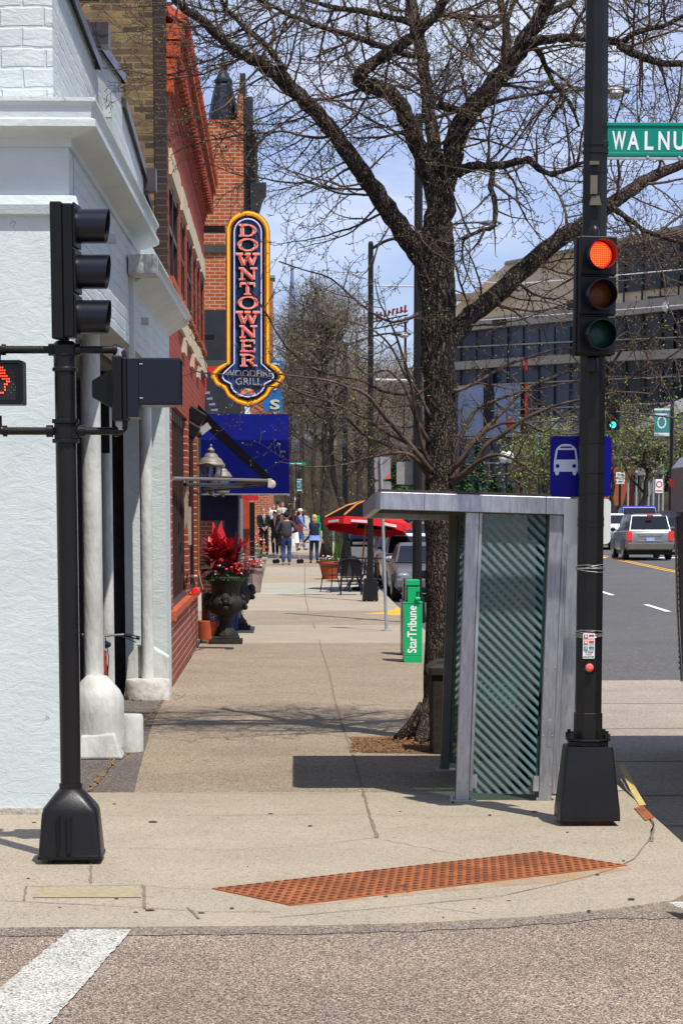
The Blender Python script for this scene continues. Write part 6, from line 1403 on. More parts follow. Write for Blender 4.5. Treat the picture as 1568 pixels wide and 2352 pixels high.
    if skirt:
        b = MB(); b.lathe([(.15 * s, 1.02 * s), (.17 * s, .9 * s), (.2 * s, .6 * s), (.24 * s, skirt * s), (.22 * s, skirt * s)], 16, sy=.75); b.build('skirt', bottom, r, smooth=True)
    else:
        fz = .06 if not shorts else .45
        kl2, kr2 = kl, kr
        tv = [V(0, 0, 1.05), V(0, 0, .95), hpl, kl, fl + V(0, 0, .0), hpr, kr, fr + V(0, 0, .0)]
        skinned('trousers', tv, [(0, 1), (1, 2), (2, 3), (3, 4), (1, 5), (5, 6), (6, 7)], [(.14 * s, .11 * s), (.15 * s * bulk, .12 * s), .1 * s * bulk, .075 * s, .068 * s, .1 * s * bulk, .075 * s, .068 * s], bottom, r)
    SM = mat('shoe %.2f %.2f %.2f' % shoe, shoe, .5, var=.1)
    for f in (fl, fr):
        b = MB(); b.ball((f.x, f.y - .07 * s, .045 * s), .055 * s, n=6, sx=.85, sy=2.3, sz=.85); b.build('shoe', SM, r, smooth=True)
    b = MB(); hc = V(0, .012, 1.655)
    if not cap or hairlen:
        b.ball(tuple(hc + V(0, .018, .018)), .104 * s, n=9, sx=.95, sy=1.02, sz=1.0)
        if hairlen: b.lathe([(.03 * s, -hairlen * s), (.085 * s, (-hairlen + .08) * s), (.1 * s, -.1 * s), (.085 * s, .0)], 12, tuple(hc + V(0, .05, 0)), sy=.6)
        b.build('hair', hair, r, smooth=True)
    if cap:
        b = MB(); b.ball(tuple(hc + V(0, 0, .035)), .115 * s, n=9, sz=.85); b.prism(rrect(-.07 * s, .07 * s, 1.67 * s, 1.685 * s, .004), -.2 * s, -.08 * s); b.build('cap', cap, r, smooth=True)
        if not hairlen:
            b = MB(); b.ball(tuple(hc + V(0, .03, -.03)), .09 * s, n=7); b.build('hair', hair, r, smooth=True)
    # face
    b = MB(); b.ball(tuple(V(0, -.115, 1.605)), .014 * s, n=5, sz=1.6)
    for sg in (-1, 1): b.ball(tuple(V(sg * .085, 0, 1.61)), .02 * s, n=5, sx=.5, sz=1.4)
    b.build('nose_and_ears', sk, body, smooth=True)
    b = MB()
    for sg in (-1, 1): b.ball(tuple(V(sg * .032, -.098, 1.635)), .009 * s, n=5)
    b.build('eyes', mat('eye dark', (.02, .015, .01), .3), body)
    b = MB(); b.ball(tuple(V(0, -.1, 1.57)), .016 * s, n=5, sx=1.2, sz=.3, sy=.5); b.build('mouth', mat('lip', (.35, .1, .09), .5), body)
    if shirt:
        b = MB(); b.prism([(-.05 * s, 1.44 * s), (.05 * s, 1.44 * s), (0, 1.12 * s)], -.185 * s * bulk, -.1 * s); b.build('shirt_front', shirt[0], r)
        if len(shirt) > 1:
            b = MB(); b.prism([(-.015 * s, 1.42 * s), (.015 * s, 1.42 * s), (.025 * s, 1.16 * s), (0, 1.12 * s), (-.02 * s, 1.16 * s)], -.195 * s * bulk, -.15 * s); b.build('tie', shirt[1], r)
    return r
cm = lambda n, c, v=.2: mat(n, c, .85, var=v, scale=7)
BLK = cm('black cloth', (.012, .012, .014)); CHAR = cm('charcoal knit', (.05, .045, .05)); DEN = cm('blue denim', (.03, .06, .16), .6); DEN2 = cm('light denim', (.09, .18, .38), .3); NAV = cm('navy cloth', (.015, .018, .04)); BR_H = cm('brown hair', (.07, .035, .018)); BK_H = cm('dark hair', (.015, .01, .009)); BL_H = cm('blond hair', (.5, .34, .13)); GR_H = cm('reddish grey hair', (.2, .11, .07))
WHC = cm('white cloth', (.7, .7, .76), .08); CRM = cm('cream cloth', (.62, .58, .46), .08); LBL = cm('light blue shirt', (.16, .2, .42)); 
person('man in dark suit, white shirt and tie walking forward at the left of the group', 605, 1283, 97, 1.86, 8, BLK, BLK, GR_H, hands=((-.06, -.28, .98), (.1, -.28, 1.02)), feet=((-.08, .12), (.1, -.22)), coat=1, shirt=(WHC, cm('olive tie', (.2, .16, .08))), bulk=1.12)
person('woman in black with pearl necklace and crossed hands beside the man in the suit', 631, 1287, 95.5, 1.68, 0, BLK, BLK, BR_H, hands=((.02, -.27, 1.02), (.12, -.27, 1.0)), feet=((-.05, -.1), (.1, .12)), shirt=(SKIN,), shoe=(.4, .2, .15))
person('woman with bare legs mostly hidden behind the man in the grey sweater', 648, 1280, 92, 1.66, -12, BLK, BLK, BR_H, skirt=.5, feet=((-.05, .1), (.08, -.1)))
person('man in grey sweater and blue jeans seen from behind by the stroller', 658, 1306, 84, 1.8, 180, CHAR, DEN, BK_H, hands=((-.2, -.22, 1.08), (.2, -.22, 1.08)), feet=((-.09, 0), (.11, .03)), shoe=(.4, .2, .12), bulk=1.12)
person('long-haired woman in dark top and white skirt carrying a red bag', 677, 1272, 103, 1.76, 120, NAV, WHC, BR_H, skirt=.32, hairlen=.3, hands=((-.2, -.1, 1.0), (.2, .05, .95)))
person('man in cream cap, light blue shirt and pale jeans walking to the right', 690, 1272, 104, 1.72, 75, LBL, DEN2, BK_H, cap=CRM, hands=((-.25, -.35, .95), (.25, .3, .95)), feet=((-.06, -.18), (.08, .2)), bulk=1.1, shoe=(.2, .15, .1))
person('blond woman in navy hooded jacket over a blue shirt with arm outstretched, seen from behind', 722, 1305, 86, 1.68, 186, NAV, cm('dark denim', (.02, .04, .1)), BL_H, hairlen=.22, hands=((.42, .02, .74), (-.25, -.1, .85)), feet=((-.11, 0), (.13, .02)), coat=1)
person('woman in white jacket over black top among the farther walkers', 629, None, 128, 1.72, 5, WHC, BLK, GR_H, hairlen=.12, coat=1, shirt=(BLK,), hands=((-.2, -.2, 1.0), (.2, -.2, 1.0)))
person('man in pale green jacket smiling in the farther row of walkers', 649, None, 133, 1.82, 8, cm('pale sage cloth', (.45, .52, .47), .1), NAV, GR_H, coat=1, shirt=(WHC,), hands=((-.3, -.1, .9), (.1, -.28, 1.1)))
person('person in white patterned shirt and straw hat farthest left of the walkers', 612, None, 138, 1.8, 170, cm('lilac white shirt', (.42, .4, .62), .3), NAV, BK_H, cap=CRM)
person('person in black facing away behind the cap wearer', 668, None, 130, 1.78, 170, BLK, BLK, BR_H)
person('blond woman half hidden behind the woman in black', 640, None, 112, 1.7, 10, BLK, BLK, BL_H, hairlen=.2)
person('dark-haired person between the white and the green jackets', 638, None, 142, 1.82, 160, NAV, NAV, BK_H)
# shoulder bag, untucked shirt, stroller
t9 = 102.2; pb = S(aX(686, t9, G(t9) + 1), t9, G(t9) + .95)
BG = thing('shoulder_bag', 'dark red shoulder bag with a long strap on the woman in the white skirt', 'bag', pb, TH)
b = MB(); b.prism(rrect(-.17, .17, -.16, .14, .06, 4), -.06, .06); b.build('bag_body', cm('oxblood leather', (.2, .03, .025)), BG, bevel=.02)
b = MB(); b.tube([(-.12, 0, .1), (-.24, 0, .5), (-.2, .05, .62)], .014, 5); b.build('strap', MATS['oxblood leather'], BG)
t9 = 85.8; pb = S(aX(722, t9, G(t9)), t9, G(t9) + .8)
SHT = MB(); SHT.lathe([(.19, .17), (.21, .08), (.235, 0), (.22, 0.0)], 14, sy=.7); o_ = SHT.build('shirt_hem', cm('pale blue shirt', (.22, .3, .68), .1), loc=pb); 
for ob in bpy.data.objects:
    if ob.get('label', '').startswith('blond woman in navy hooded'): o_.parent = ob; o_.location = (0, 0, .8)
t9 = 85.5; ps = S(aX(660, t9, G(t9)), t9, G(t9))
STL = thing('stroller', 'cream and black folding stroller standing in front of the man in the sweater', 'stroller', ps, TH)
for x in (-.42, .42):
    for y in (-.1, .25):
        b = MB(); b.lathe([(.07, -.02), (.08, -.01), (.08, .01), (.07, .02)], 16, M=T(x + (y * .3), y, .08) @ RX(PI / 2)); wv = b.build('wheel', BLACKP2, STL, smooth=True)
b = MB(); b.tube([(-.4, 0, .16), (.1, .05, .7), (.15, .1, 1.0)], .014, 6); b.tube([(.44, 0, .16), (.3, .05, .5), (-.15, .1, .95)], .014, 6); b.tube([(-.4, .1, .3), (.42, .1, .3)], .012, 6); b.build('frame', GALV, STL)
b = MB(); b.loft([[(.0, -.15, .35), (.3, -.15, .38), (.3, .2, .38), (0, .2, .35)], [(.05, -.15, .62), (.28, -.15, .62), (.28, .2, .62), (.05, .2, .62)], [(.08, -.1, .85), (.22, -.1, .85), (.22, .15, .85), (.08, .15, .85)]]); b.build('seat', CRM, STL, bevel=.03)

# ================================================================= PLANTERS
LEAFR = mat('red cordyline leaf', (.32, .012, .02), .4, var=.5, scale=3, col2=(.6, .02, .03)); LEAFD = mat('maroon cordyline leaf', (.07, .012, .02), .45, var=.4, scale=3, col2=(.16, .02, .03))
GLEAF = mat('bedding leaf', (.03, .09, .015), .6, var=.4, scale=8, col2=(.1, .22, .04)); FRED = mat('red petals', (.75, .03, .015), .5, var=.2, scale=10); FPNK = mat('pink petals', (.7, .08, .2), .5); FWHT = mat('white petals', (.75, .72, .72), .5)
def blade(b, p, d, ln, wd, droop, rd):
    side = d.cross(Vector((0, 0, 1))).normalized() if abs(d.z) < .97 else Vector((1, 0, 0)); side = (side + Vector((rd.gauss(0, .25), rd.gauss(0, .25), 0))).normalized()
    pts = []; n = 6; q = p.copy()
    for i in range(n + 1):
        u = i / n; w_ = wd * math.sin(PI * (u * .85 + .08)) ; pts += [q - side * w_, q + Vector((0, 0, -w_ * .3)), q + side * w_]; d = (d + Vector((0, 0, -droop / n * (1 + u)))).normalized(); q = q + d * ln / n
    b.add(pts, [(3 * i + j, 3 * i + j + 1, 3 * i + j + 4, 3 * i + j + 3) for i in range(n) for j in (0, 1)])
def bedding(root, R, z0, H, seed, n=500, cols=((FRED, 40), (FWHT, 14), (FPNK, 8)), red_side=0):
    rd = random.Random(seed); b = MB()
    for i in range(n):
        a = rd.uniform(0, 2 * PI); rr = R * math.sqrt(rd.random()); z = z0 + H * (1 - (rr / R) ** 2) * rd.random(); c_ = Vector((rr * math.cos(a), rr * math.sin(a), z)); a2 = rd.uniform(0, 2 * PI); l_ = rd.uniform(.02, .05)
        d = Vector((math.cos(a2), math.sin(a2), rd.uniform(-.3, .8))) * l_; s_ = d.cross(Vector((rd.random(), rd.random(), 1))).normalized() * l_ * .4
        b.add([c_ - d * .3, c_ + s_ + d * .4, c_ + d, c_ - s_ + d * .4], [(0, 1, 2, 3)])
    b.build('bedding_plants', GLEAF, root, fixn=False)
    for m, k in cols:
        b = MB(); ca = rd.uniform(-.5, .5)
        for i in range(k):
            if m is FRED and red_side: c_ = Vector((rd.gauss(R * .55, R * .22), rd.gauss(-R * .3, R * .2), z0 + H * rd.uniform(.5, 1.25)))
            else: a = rd.uniform(0, 2 * PI); rr = R * math.sqrt(rd.random()); c_ = Vector((rr * math.cos(a), rr * math.sin(a), z0 + H * rd.uniform(.4, 1.15)))
            b.ball(c_, rd.uniform(.014, .03), n=4, sz=.7)
        b.build('flowers', m, root)
URN = mat('black cast iron urn', (.022, .02, .018), .7, var=.5, scale=8, bump=1.0, bscale=14)
def urn(x, yb, label, group, lift=0, plants=True):
    p = gnd(x, yb); r = thing('urn_planter', label, 'planter', (p.x, p.y, lift), TH, group); k = p.y / F
    b = MB(); b.box(-.27, .27, -.27, .27, 0, .075); b.box(-.22, .22, -.22, .22, .076, .12); b.build('plinth', URN, r, bevel=.008)
    P = [(.19, .12), (.2, .15), (.14, .22), (.1, .3), (.095, .36), (.14, .41), (.15, .43), (.12, .45), (.2, .48), (.27, .55), (.3, .64), (.295, .7), (.25, .76), (.23, .82), (.24, .95), (.26, 1.0), (.33, 1.03), (.35, 1.06), (.33, 1.09), (.25, 1.06), (.02, 1.05)]
    b = MB(); n = 40; vs = []
    for rr, z in P:
        for i in range(n):
            a = 2 * PI * i / n; f_ = 1 + (.05 * math.cos(a * 12) if .48 < z < .78 or z < .4 and z > .13 else 0) + (.05 * math.cos(a * 5 + z * 12) * math.exp(-((z - .74) / .09) ** 2)); vs.append((rr * f_ * math.cos(a), rr * f_ * math.sin(a), z))
    b.add(vs, [(i * n + j, i * n + (j + 1) % n, (i + 1) * n + (j + 1) % n, (i + 1) * n + j) for i in range(len(P) - 1) for j in range(n)]); b.build('bowl', URN, r, smooth='all')
    b = MB()
    for a in (0, PI * .5, -PI * .5, PI):
        M_ = RZ(a) @ T(.27, 0, .68); b.ball((.02, 0, .06), .075, n=8, sz=1.2, M=M_); b.ball((.06, 0, .0), .045, n=6, M=M_); b.ball((0.02, .07, -.02), .05, n=6, M=M_); b.ball((0.02, -.07, -.02), .05, n=6, M=M_); b.ball((.04, 0, -.09), .05, n=6, M=M_)
    b.build('relief_head', URN, r, smooth=True)
    if plants:
        bedding(r, .37, 1.03, .22, 7, n=1100, red_side=1)
        rd = random.Random(4); b1, b2 = MB(), MB()
        for i in range(120):
            u = i / 120; a = rd.uniform(0, 2 * PI); el = rd.uniform(.1, 1.45); d = Vector((math.cos(a) * math.cos(el), math.sin(a) * math.cos(el), math.sin(el)))
            sx_ = -.16 if rd.random() < .5 else .08; base = Vector((sx_ + rd.gauss(0, .03), rd.gauss(0, .04), 1.18 + rd.uniform(0, .28)))
            red = el > .55 and rd.random() < .75 or (a < 1 and rd.random() < .5)
            blade(b1 if red else b2, base, d, rd.uniform(.34, .58), rd.uniform(.035, .06), rd.uniform(.2, 1.1), rd)
        b1.build('red_leaves', LEAFR, r, fixn=False, smooth='all'); b2.build('maroon_leaves', LEAFD, r, fixn=False, smooth='all')
        b = MB()
        for sx_ in (-.16, .08, -.02): b.tube([(sx_ * .5, 0, 1.03), (sx_, 0, 1.25), (sx_ * 1.1, 0, 1.45)], [.022, .016, .012], 6)
        b.build('stem', mat('pale stem', (.35, .2, .14), .8), r)
    return r
urn(519, 1478, 'black sculpted urn planter with tall red leaves and bright flowers by the entrance', 'black urn planters')
urn(541, 1446, 'second black urn planter half hidden behind the first one', 'black urn planters', plants=False)
def tub(x, ybase, t, dia, h, label, seed, m, tall=0):
    p = S(aX(x, t, G(t)), t, G(t)); r = thing('flower_tub', label, 'planter', p, TH, 'flower tubs along the shop fronts')
    R = dia / 2
    b = MB(); b.lathe([(R * .72, 0), (R * .95, h * .86), (R * 1.04, h * .88), (R * 1.04, h), (R * .9, h), (R * .9, h * .9), (.02, h * .9)], 22); b.build('tub', m, r, smooth=True)
    bedding(r, R * 1.0, h * .95, .22 + tall, seed, n=650, cols=((FRED, 40), (FWHT, 16), (FPNK, 14))); return r
TUBG = mat('weathered concrete tub', (.24, .19, .16), .9, var=.25, scale=5); TUBP = mat('pale concrete tub', (.4, .36, .3), .9, var=.15, scale=5)
tub(578, 1372, 62, .62, .62, 'brownish concrete flower tub with pink flowers in front of the other tub', 61, TUBG)
tub(583, 1330, 72, .78, .62, 'pale-rimmed concrete tub with a mound of red flowers', 62, TUBP, .3)
tub(578, 1290, 88, .7, .5, 'far flower tub with red geraniums against the stone wall', 64, TUBP, .45)
tc_ = S(aX(757, 71, G(71)), 71, G(71)); TT = thing('terracotta_planter', 'orange terracotta planter of flowers beside the cafe chairs', 'planter', tc_, TH)
b = MB(); b.lathe([(.2, 0), (.3, .42), (.34, .45), (.34, .52), (.28, .52), (.02, .48)], 22); b.build('tub', TERRA, TT, smooth=True); bedding(TT, .32, .5, .15, 66, n=500, cols=((FWHT, 20), (FRED, 4)))
b = MB(); rd = random.Random(9)
for i in range(34): blade(b, Vector((rd.gauss(.2, .05), rd.gauss(0, .1), .5)), Vector((rd.gauss(0, .1), rd.gauss(0, .12), 1)).normalized(), rd.uniform(.3, .85), .006, .05, rd)
b.build('tall_grass', GLEAF, TT, fixn=False)
# terracotta ash urn and fire connection by the wall
p = gnd(478, 1478); AB = thing('ash_bin', 'small terracotta-red metal ash bin standing against the brick wall', 'bin', (p.x, p.y + .05, 0), TH)
b = MB(); b.lathe([(.15, .06), (.165, .07), (.17, .36), (.16, .37)], 18); b.box(-.02, .02, -.16, -.13, 0, .07); b.box(-.13, -.1, 0, .03, 0, .07); b.box(.1, .13, 0, .03, 0, .07); b.build('body', TERRA, AB, smooth=True)
b = MB(); b.tube([(-.06, .1, .1), (-.06, .1, .74), (-.03, .08, .79)], .05, 12); b.build('standpipe', mat('rust red pipe', (.2, .05, .025), .6), AB, smooth=True)
b = MB(); b.tube([(.05, .08, .3), (.05, .08, .6)], .045, 10); b.tube([(.05, .05, .47), (.14, .0, .47)], .035, 10); b.build('valve', GALV, AB, smooth=True)
pb = S(aX(566, 58.5, 0), 58.5, G(58.5))
bicycle('road bicycle parked by the rack beside the flower tubs', pb, TH + rad(82), mat('black bike frame', (.02, .02, .02), .3))
RK = thing('bike_rack', 'short galvanised post beside the road bicycle', 'bike rack', S(aX(556, 58.8, 0), 58.8, G(58.8)), TH)
b = MB(); b.tube([(0, 0, 0), (0, 0, 1.05)], .05, 10); b.build('post', GALV, RK, smooth=True)
b = MB(); b.ball((0, 0, 1.05), .06, n=8, sz=.6); b.build('cap', GALV, RK, smooth=True)

# ================================================================= CAFE SEATING
MESHB = bpy.data.materials.new('black chair mesh'); MESHB.use_nodes = True; n_ = MESHB.node_tree; n_.nodes.clear()
o_ = n_.nodes.new('ShaderNodeOutputMaterial'); d_ = n_.nodes.new('ShaderNodeBsdfDiffuse'); d_.inputs[0].default_value = (.02, .02, .025, 1); t_ = n_.nodes.new('ShaderNodeBsdfTransparent'); mxx_ = n_.nodes.new('ShaderNodeMixShader'); mxx_.inputs[0].default_value = .06
n_.links.new(d_.outputs[0], mxx_.inputs[1]); n_.links.new(t_.outputs[0], mxx_.inputs[2]); n_.links.new(mxx_.outputs[0], o_.inputs[0])
CHM = mat('dark navy tube', (.012, .014, .025), .35, var=.1)
def chair(label, x, t, rot):
    p = S(aX(x, t, G(t)), t, G(t)); r = thing('cafe_chair', label, 'chair', p, TH + rad(rot), 'black mesh cafe chairs')
    for sx in (-1, 1):
        b = MB(); b.tube([(sx * .27, -.26, 0), (sx * .25, -.2, .44), (sx * .27, -.22, .64), (sx * .27, .1, .66), (sx * .24, .24, .7)], .014, 8); b.build('leg', CHM, r, smooth=True)
        b = MB(); b.tube([(sx * .25, .32, 0), (sx * .23, .2, .42), (sx * .22, .3, .86)], .014, 8); b.build('leg', CHM, r, smooth=True)
    b = MB(); b.box(-.24, .24, -.24, .22, .42, .445); b.build('seat', CHM, r, bevel=.01)
    b = MB(); pts = []; n = 8
    vs = [(x_ * .23, .21 + .1 * z_ - .03 * (1 - x_ * x_) * -1, .46 + .42 * z_ - .03 * x_ * x_ * z_) for z_ in [i / 6 for i in range(7)] for x_ in [j / 4 - 1 for j in range(9)]]
    b.add(vs, [(i * 9 + j, i * 9 + j + 1, (i + 1) * 9 + j + 1, (i + 1) * 9 + j) for i in range(6) for j in range(8)]); b.build('backrest', MESHB, r, smooth='all', fixn=False)
    b = MB(); b.tube([(-.23, .21, .46), (-.235, .31, .84), (-.15, .335, .885), (0, .345, .9), (.15, .335, .885), (.235, .31, .84), (.23, .21, .46)], .013, 8); b.build('back_frame', CHM, r, smooth=True)
    return r
chair('black mesh cafe chair at the left side of the table turned sideways', 768, 62.2, -62)
chair('black mesh cafe chair with its back to the viewer in front of the table', 806, 60.6, 178)
chair('black mesh cafe chair half hidden behind the lamp pole base', 836, 62.4, 60)
def cafe_table(x, t, label):
    p = S(aX(x, t, G(t)), t, G(t)); r = thing('cafe_table', label, 'table', p, TH, 'black cafe tables')
    b = MB(); b.lathe([(.55, .71), (.56, .72), (.56, .735), (.55, .74)], 26); b.build('table_top', CHM, r, smooth=True)
    b = MB()
    for a in range(4): b.tube([(.05 * math.cos(a * PI / 2 + .6), .05 * math.sin(a * PI / 2 + .6), .7), (.1 * math.cos(a * PI / 2 + .6), .1 * math.sin(a * PI / 2 + .6), .3), (.36 * math.cos(a * PI / 2 + .6), .36 * math.sin(a * PI / 2 + .6), 0)], .016, 6)
    b.build('leg_frame', CHM, r)
    return r
cafe_table(815, 62.9, 'round black cafe table in front of the lamp pole'); cafe_table(842, 67, 'second black cafe table behind the lamp pole')
UBK = mat('black umbrella cloth', (.006, .006, .008), .9, spec=.05); URD = mat('red umbrella cloth', (.62, .012, .015), .7, var=.12); WOOD = mat('varnished wood', (.45, .17, .03), .5, var=.15)
def umbrella(x, yt, t, R, label, tilt):
    zt_ = zY(yt, t); z0 = G(t); p = S(aX(x, t, z0), t, z0); r = thing('cafe_umbrella', label, 'umbrella', p, (rad(tilt[0]), rad(tilt[1]), TH + .2), 'red and black cafe umbrellas')
    H = zt_ - z0; n = 8; vs = [(0, 0, H)] + [(R * .5 * math.cos(2 * PI * i / n), R * .5 * math.sin(2 * PI * i / n), H - .3) for i in range(n)] + [(R * math.cos(2 * PI * i / n), R * math.sin(2 * PI * i / n), H - .66) for i in range(n)]
    b = MB()
    for i in range(n):
        j = (i + 1) % n; col = 1 if i in (2, 6) else 0
        b.add([vs[0], vs[1 + i], vs[1 + j]], [(0, 1, 2)], col); b.add([vs[1 + i], vs[1 + n + i], vs[1 + n + j], vs[1 + j]], [(0, 1, 2, 3)], col)
    b.build('canopy', [UBK, URD], r, fixn=False)
    b = MB()
    for i in range(n):
        j = (i + 1) % n; a_, c_ = Vector(vs[1 + n + i]), Vector(vs[1 + n + j]); md = (a_ + c_) / 2
        b.add([a_, c_, c_ + Vector((0, 0, -.2)), md + Vector((0, 0, -.17)), a_ + Vector((0, 0, -.2))], [(0, 1, 2, 3, 4)])
    vl = b.build('valance', URD, r, fixn=False)
    for i in (4, 5, 6):
        j = (i + 1) % n; a_, c_ = Vector(vs[1 + n + i]), Vector(vs[1 + n + j]); md = (a_ + c_) / 2; d = c_ - a_; ang = math.atan2(d.y, d.x)
        b = MB(); b.box(-.22, .22, -.012, -.004, -.035, .03, M=T(md.x * 1.01, md.y * 1.01, md.z - .11) @ RZ(ang)); b.build('valance_print', mat('faded print white', (.6, .5, .5), .7), vl)
    b = MB()
    for i in range(n): b.tube([Vector(vs[0]) + Vector((0, 0, -.05)), Vector(vs[1 + i]) + Vector((0, 0, .03 if i in (4, 5) else -.03)), Vector(vs[1 + n + i]) + Vector((0, 0, .02 if i in (4, 5) else -.03))], .03 if i in (4, 5) else .014, 5)
    b.build('rib', WOOD, r)
    b = MB(); b.tube([(0, 0, .05), (0, 0, H)], .024, 8); b.ball((0, 0, H + .03), .04, n=6); b.build('pole', WOOD, r, smooth=True)
    b = MB(); b.lathe([(.22, 0), (.22, .05), (.05, .09)], 16); b.build('base', CHM, r)
umbrella(826, 1140, 63.5, 1.1, 'red and black cafe umbrella on a wooden pole left of the shelter roof', (-7, 7))
umbrella(868, 1150, 69, 1.05, 'red and black cafe umbrella partly behind the shelter roof', (0, -3))

# ================================================================= VEHICLES
GLSD = mat('car glass', (.006, .008, .012), .06, spec=.6, var=.3, scale=3); TYR = mat('tyre rubber', (.015, .015, .016)); RIM = mat('alloy rim', (.4, .41, .43), .3, .8); CHR = mat('bright metal', (.55, .56, .58)); HLM = mat('headlamp glass', (.22, .25, .3), .15, spec=.6); TLM = mat('tail lamp red', (.55, .015, .01), .2, coat=1, emit=(.8, .03, .01), es=.25); PLM = mat('plate blue white', (.3, .42, .6), .5, var=.3, scale=30)
def vehicle(name, label, x, t, rot, paint, W=1.8, Ln=4.6, H=1.45, kind='sedan', group=None, lower=None, a=None, lift=0, cat='car'):
    a = aX(x, t, G(t)) if a is None else a; p = S(a, t, G(t) - .15 + lift); r = thing(name, label, cat, p, TH + rad(rot), group)
    w_ = W / 2; L2 = Ln / 2; hb = H * .62 if kind == 'sedan' else H * .6
    # front is -y
    if kind == 'sedan': prof_ = [(-L2, .35, .55, .86), (-L2 + .12, .25, .68, .93), (-L2 + .9, .22, .8, .97), (-.75, .2, .92, 1), (.8, .2, .95, 1), (L2 - .7, .2, .97, 1), (L2 - .1, .25, .93, .95), (L2, .38, .7, .9)]
    else: prof_ = [(-L2, .4, .75, .88), (-L2 + .12, .35, .95, .95), (-L2 + .9, .33, 1.05, 1), (-.9, .32, 1.1, 1), (.8, .32, 1.12, 1), (L2 - .4, .33, 1.12, 1), (L2 - .06, .38, 1.1, .97), (L2, .5, 1.02, .95)]
    secs = []
    for y, zb_, zt_, f_ in prof_:
        wv = w_ * f_; secs.append([(-wv * .9, y, zb_), (wv * .9, y, zb_), (wv, y, zb_ + .12), (wv, y, (zb_ + zt_) / 2), (wv * .96, y, zt_ - .04), (wv * .88, y, zt_), (-wv * .88, y, zt_), (-wv * .96, y, zt_ - .04), (-wv, y, (zb_ + zt_) / 2), (-wv, y, zb_ + .12)])
    b = MB(); b.loft(secs); body = b.build('body', paint, r, smooth=True, bevel=.03)
    yA, yB, yC, yD = (-.85, -.15, 1.05, L2 - .55) if kind == 'sedan' else (-.95, -.4, L2 - .42, L2 - .1)
    zb_, zt_ = (.93, H) if kind == 'sedan' else (1.09, H)
    if kind == 'pickup': yA, yB, yC, yD = -.9, -.4, .7, 1.0
    cw0, cw1 = w_ * .88, w_ * .72
    b = MB(); b.loft([[(-cw0, yA, zb_), (cw0, yA, zb_), (cw0, yD, zb_), (-cw0, yD, zb_)], [(-cw1 - .02, yB, zt_ - .06), (cw1 + .02, yB, zt_ - .06), (cw1 + .02, yC, zt_ - .06), (-cw1 - .02, yC, zt_ - .06)], [(-cw1 + .06, yB + .1, zt_), (cw1 - .06, yB + .1, zt_), (cw1 - .06, yC - .08, zt_), (-cw1 + .06, yC - .08, zt_)]])
    cab = b.build('cabin', paint, r, smooth=True, bevel=.02)
    def lerp3(p0, p1, u): return tuple(p0[i] + (p1[i] - p0[i]) * u for i in range(3))
    def panel(bl, br, tl, tr, m_, nm, par, out, u0=.03, u1=.97, v0=.04, v1=.96):
        q = []
        for u, v in ((u0, v0), (u1, v0), (u1, v1), (u0, v1)): q.append(Vector(lerp3(lerp3(bl, br, u), lerp3(tl, tr, u), v)) + Vector(out) * .012)
        b = MB(); n = (q[1] - q[0]).cross(q[3] - q[0]).normalized()
        if n.dot(Vector(out)) < 0: n = -n
        b.add([tuple(v) for v in q] + [tuple(v - n * .01) for v in q], [(0, 1, 2, 3), (7, 6, 5, 4), (0, 4, 5, 1), (1, 5, 6, 2), (2, 6, 7, 3), (3, 7, 4, 0)]); return b.build(nm, m_, par)
    zr = zt_ - .06; c1 = cw1 + .02
    panel((-cw0, yA, zb_), (cw0, yA, zb_), (-c1, yB, zr), (c1, yB, zr), GLSD, 'windscreen', cab, (0, -1, .3))
    panel((-cw0, yD, zb_), (cw0, yD, zb_), (-c1, yC, zr), (c1, yC, zr), GLSD, 'rear_window', cab, (0, 1, .3), v0=.12)
    for sg in (-1, 1):
        k = 3 if kind == 'suv' else 2
        for i in range(k):
            panel((sg * cw0, yA, zb_), (sg * cw0, yD, zb_), (sg * c1, yB, zr), (sg * c1, yC, zr), GLSD, 'side_window', cab, (sg, 0, .2), u0=.05 + i * .9 / k + .015, u1=.05 + (i + 1) * .9 / k - .015, v0=.1, v1=.9)
    wr = .33 if kind == 'sedan' else .37
    for sg in (-1, 1):
        for y in (-L2 + .85, L2 - .85):
            b = MB(); b.lathe([(wr - .03, -.11), (wr, -.09), (wr, .09), (wr - .03, .11)], 22, M=T(sg * (w_ - .1), y, wr) @ RY(PI / 2)); wh = b.build('wheel', TYR, r, smooth=True)
            b = MB(); b.lathe([(wr * .66, -.0), (wr * .62, .012), (.05, .02)], 16, M=T(sg * (w_ + .012), y, wr) @ RY(sg * PI / 2))
            b.build('rim', RIM, wh)
            for i in range(8):
                pass
        b = MB(); b.ball((sg * (w_ + .1), yA + .25, zb_ + .06), .1, n=7, sy=.6, sz=.8); b.box(min(sg * w_ * .9, sg * (w_ + .06)), max(sg * w_ * .9, sg * (w_ + .06)), yA + .24, yA + .29, zb_ + .01, zb_ + .05); b.build('mirror', paint if kind != 'suv' else BLACKP2, r, smooth=True)
        b = MB(); b.ball((sg * w_ * .72, -L2 + .14, hb * .72 if kind == 'sedan' else .85), .15, n=8, sx=1.1, sy=.65, sz=.5); b.build('headlight', HLM, r, smooth=True)
        tz0, tz1 = (.62, .85) if kind == 'sedan' else (.72, 1.1)
        b = MB(); b.box(sg * w_ * .86 - .1, sg * w_ * .86 + .1, L2 - .12, L2 + .03, tz0, tz1); b.build('tail_light', TLM, r, bevel=.02)
    LW = lower or mat('grey bumper', (.16, .15, .14), .6)
    b = MB(); b.box(-w_ * .94, w_ * .94, -L2 - .06, -L2 + .1, .32, .56); b.build('front_bumper', lower or paint, r, bevel=.04)
    b = MB(); b.box(-w_ * .97, w_ * .97, L2 - .1, L2 + .1, .38, .66); b.build('rear_bumper', LW, r, bevel=.04)
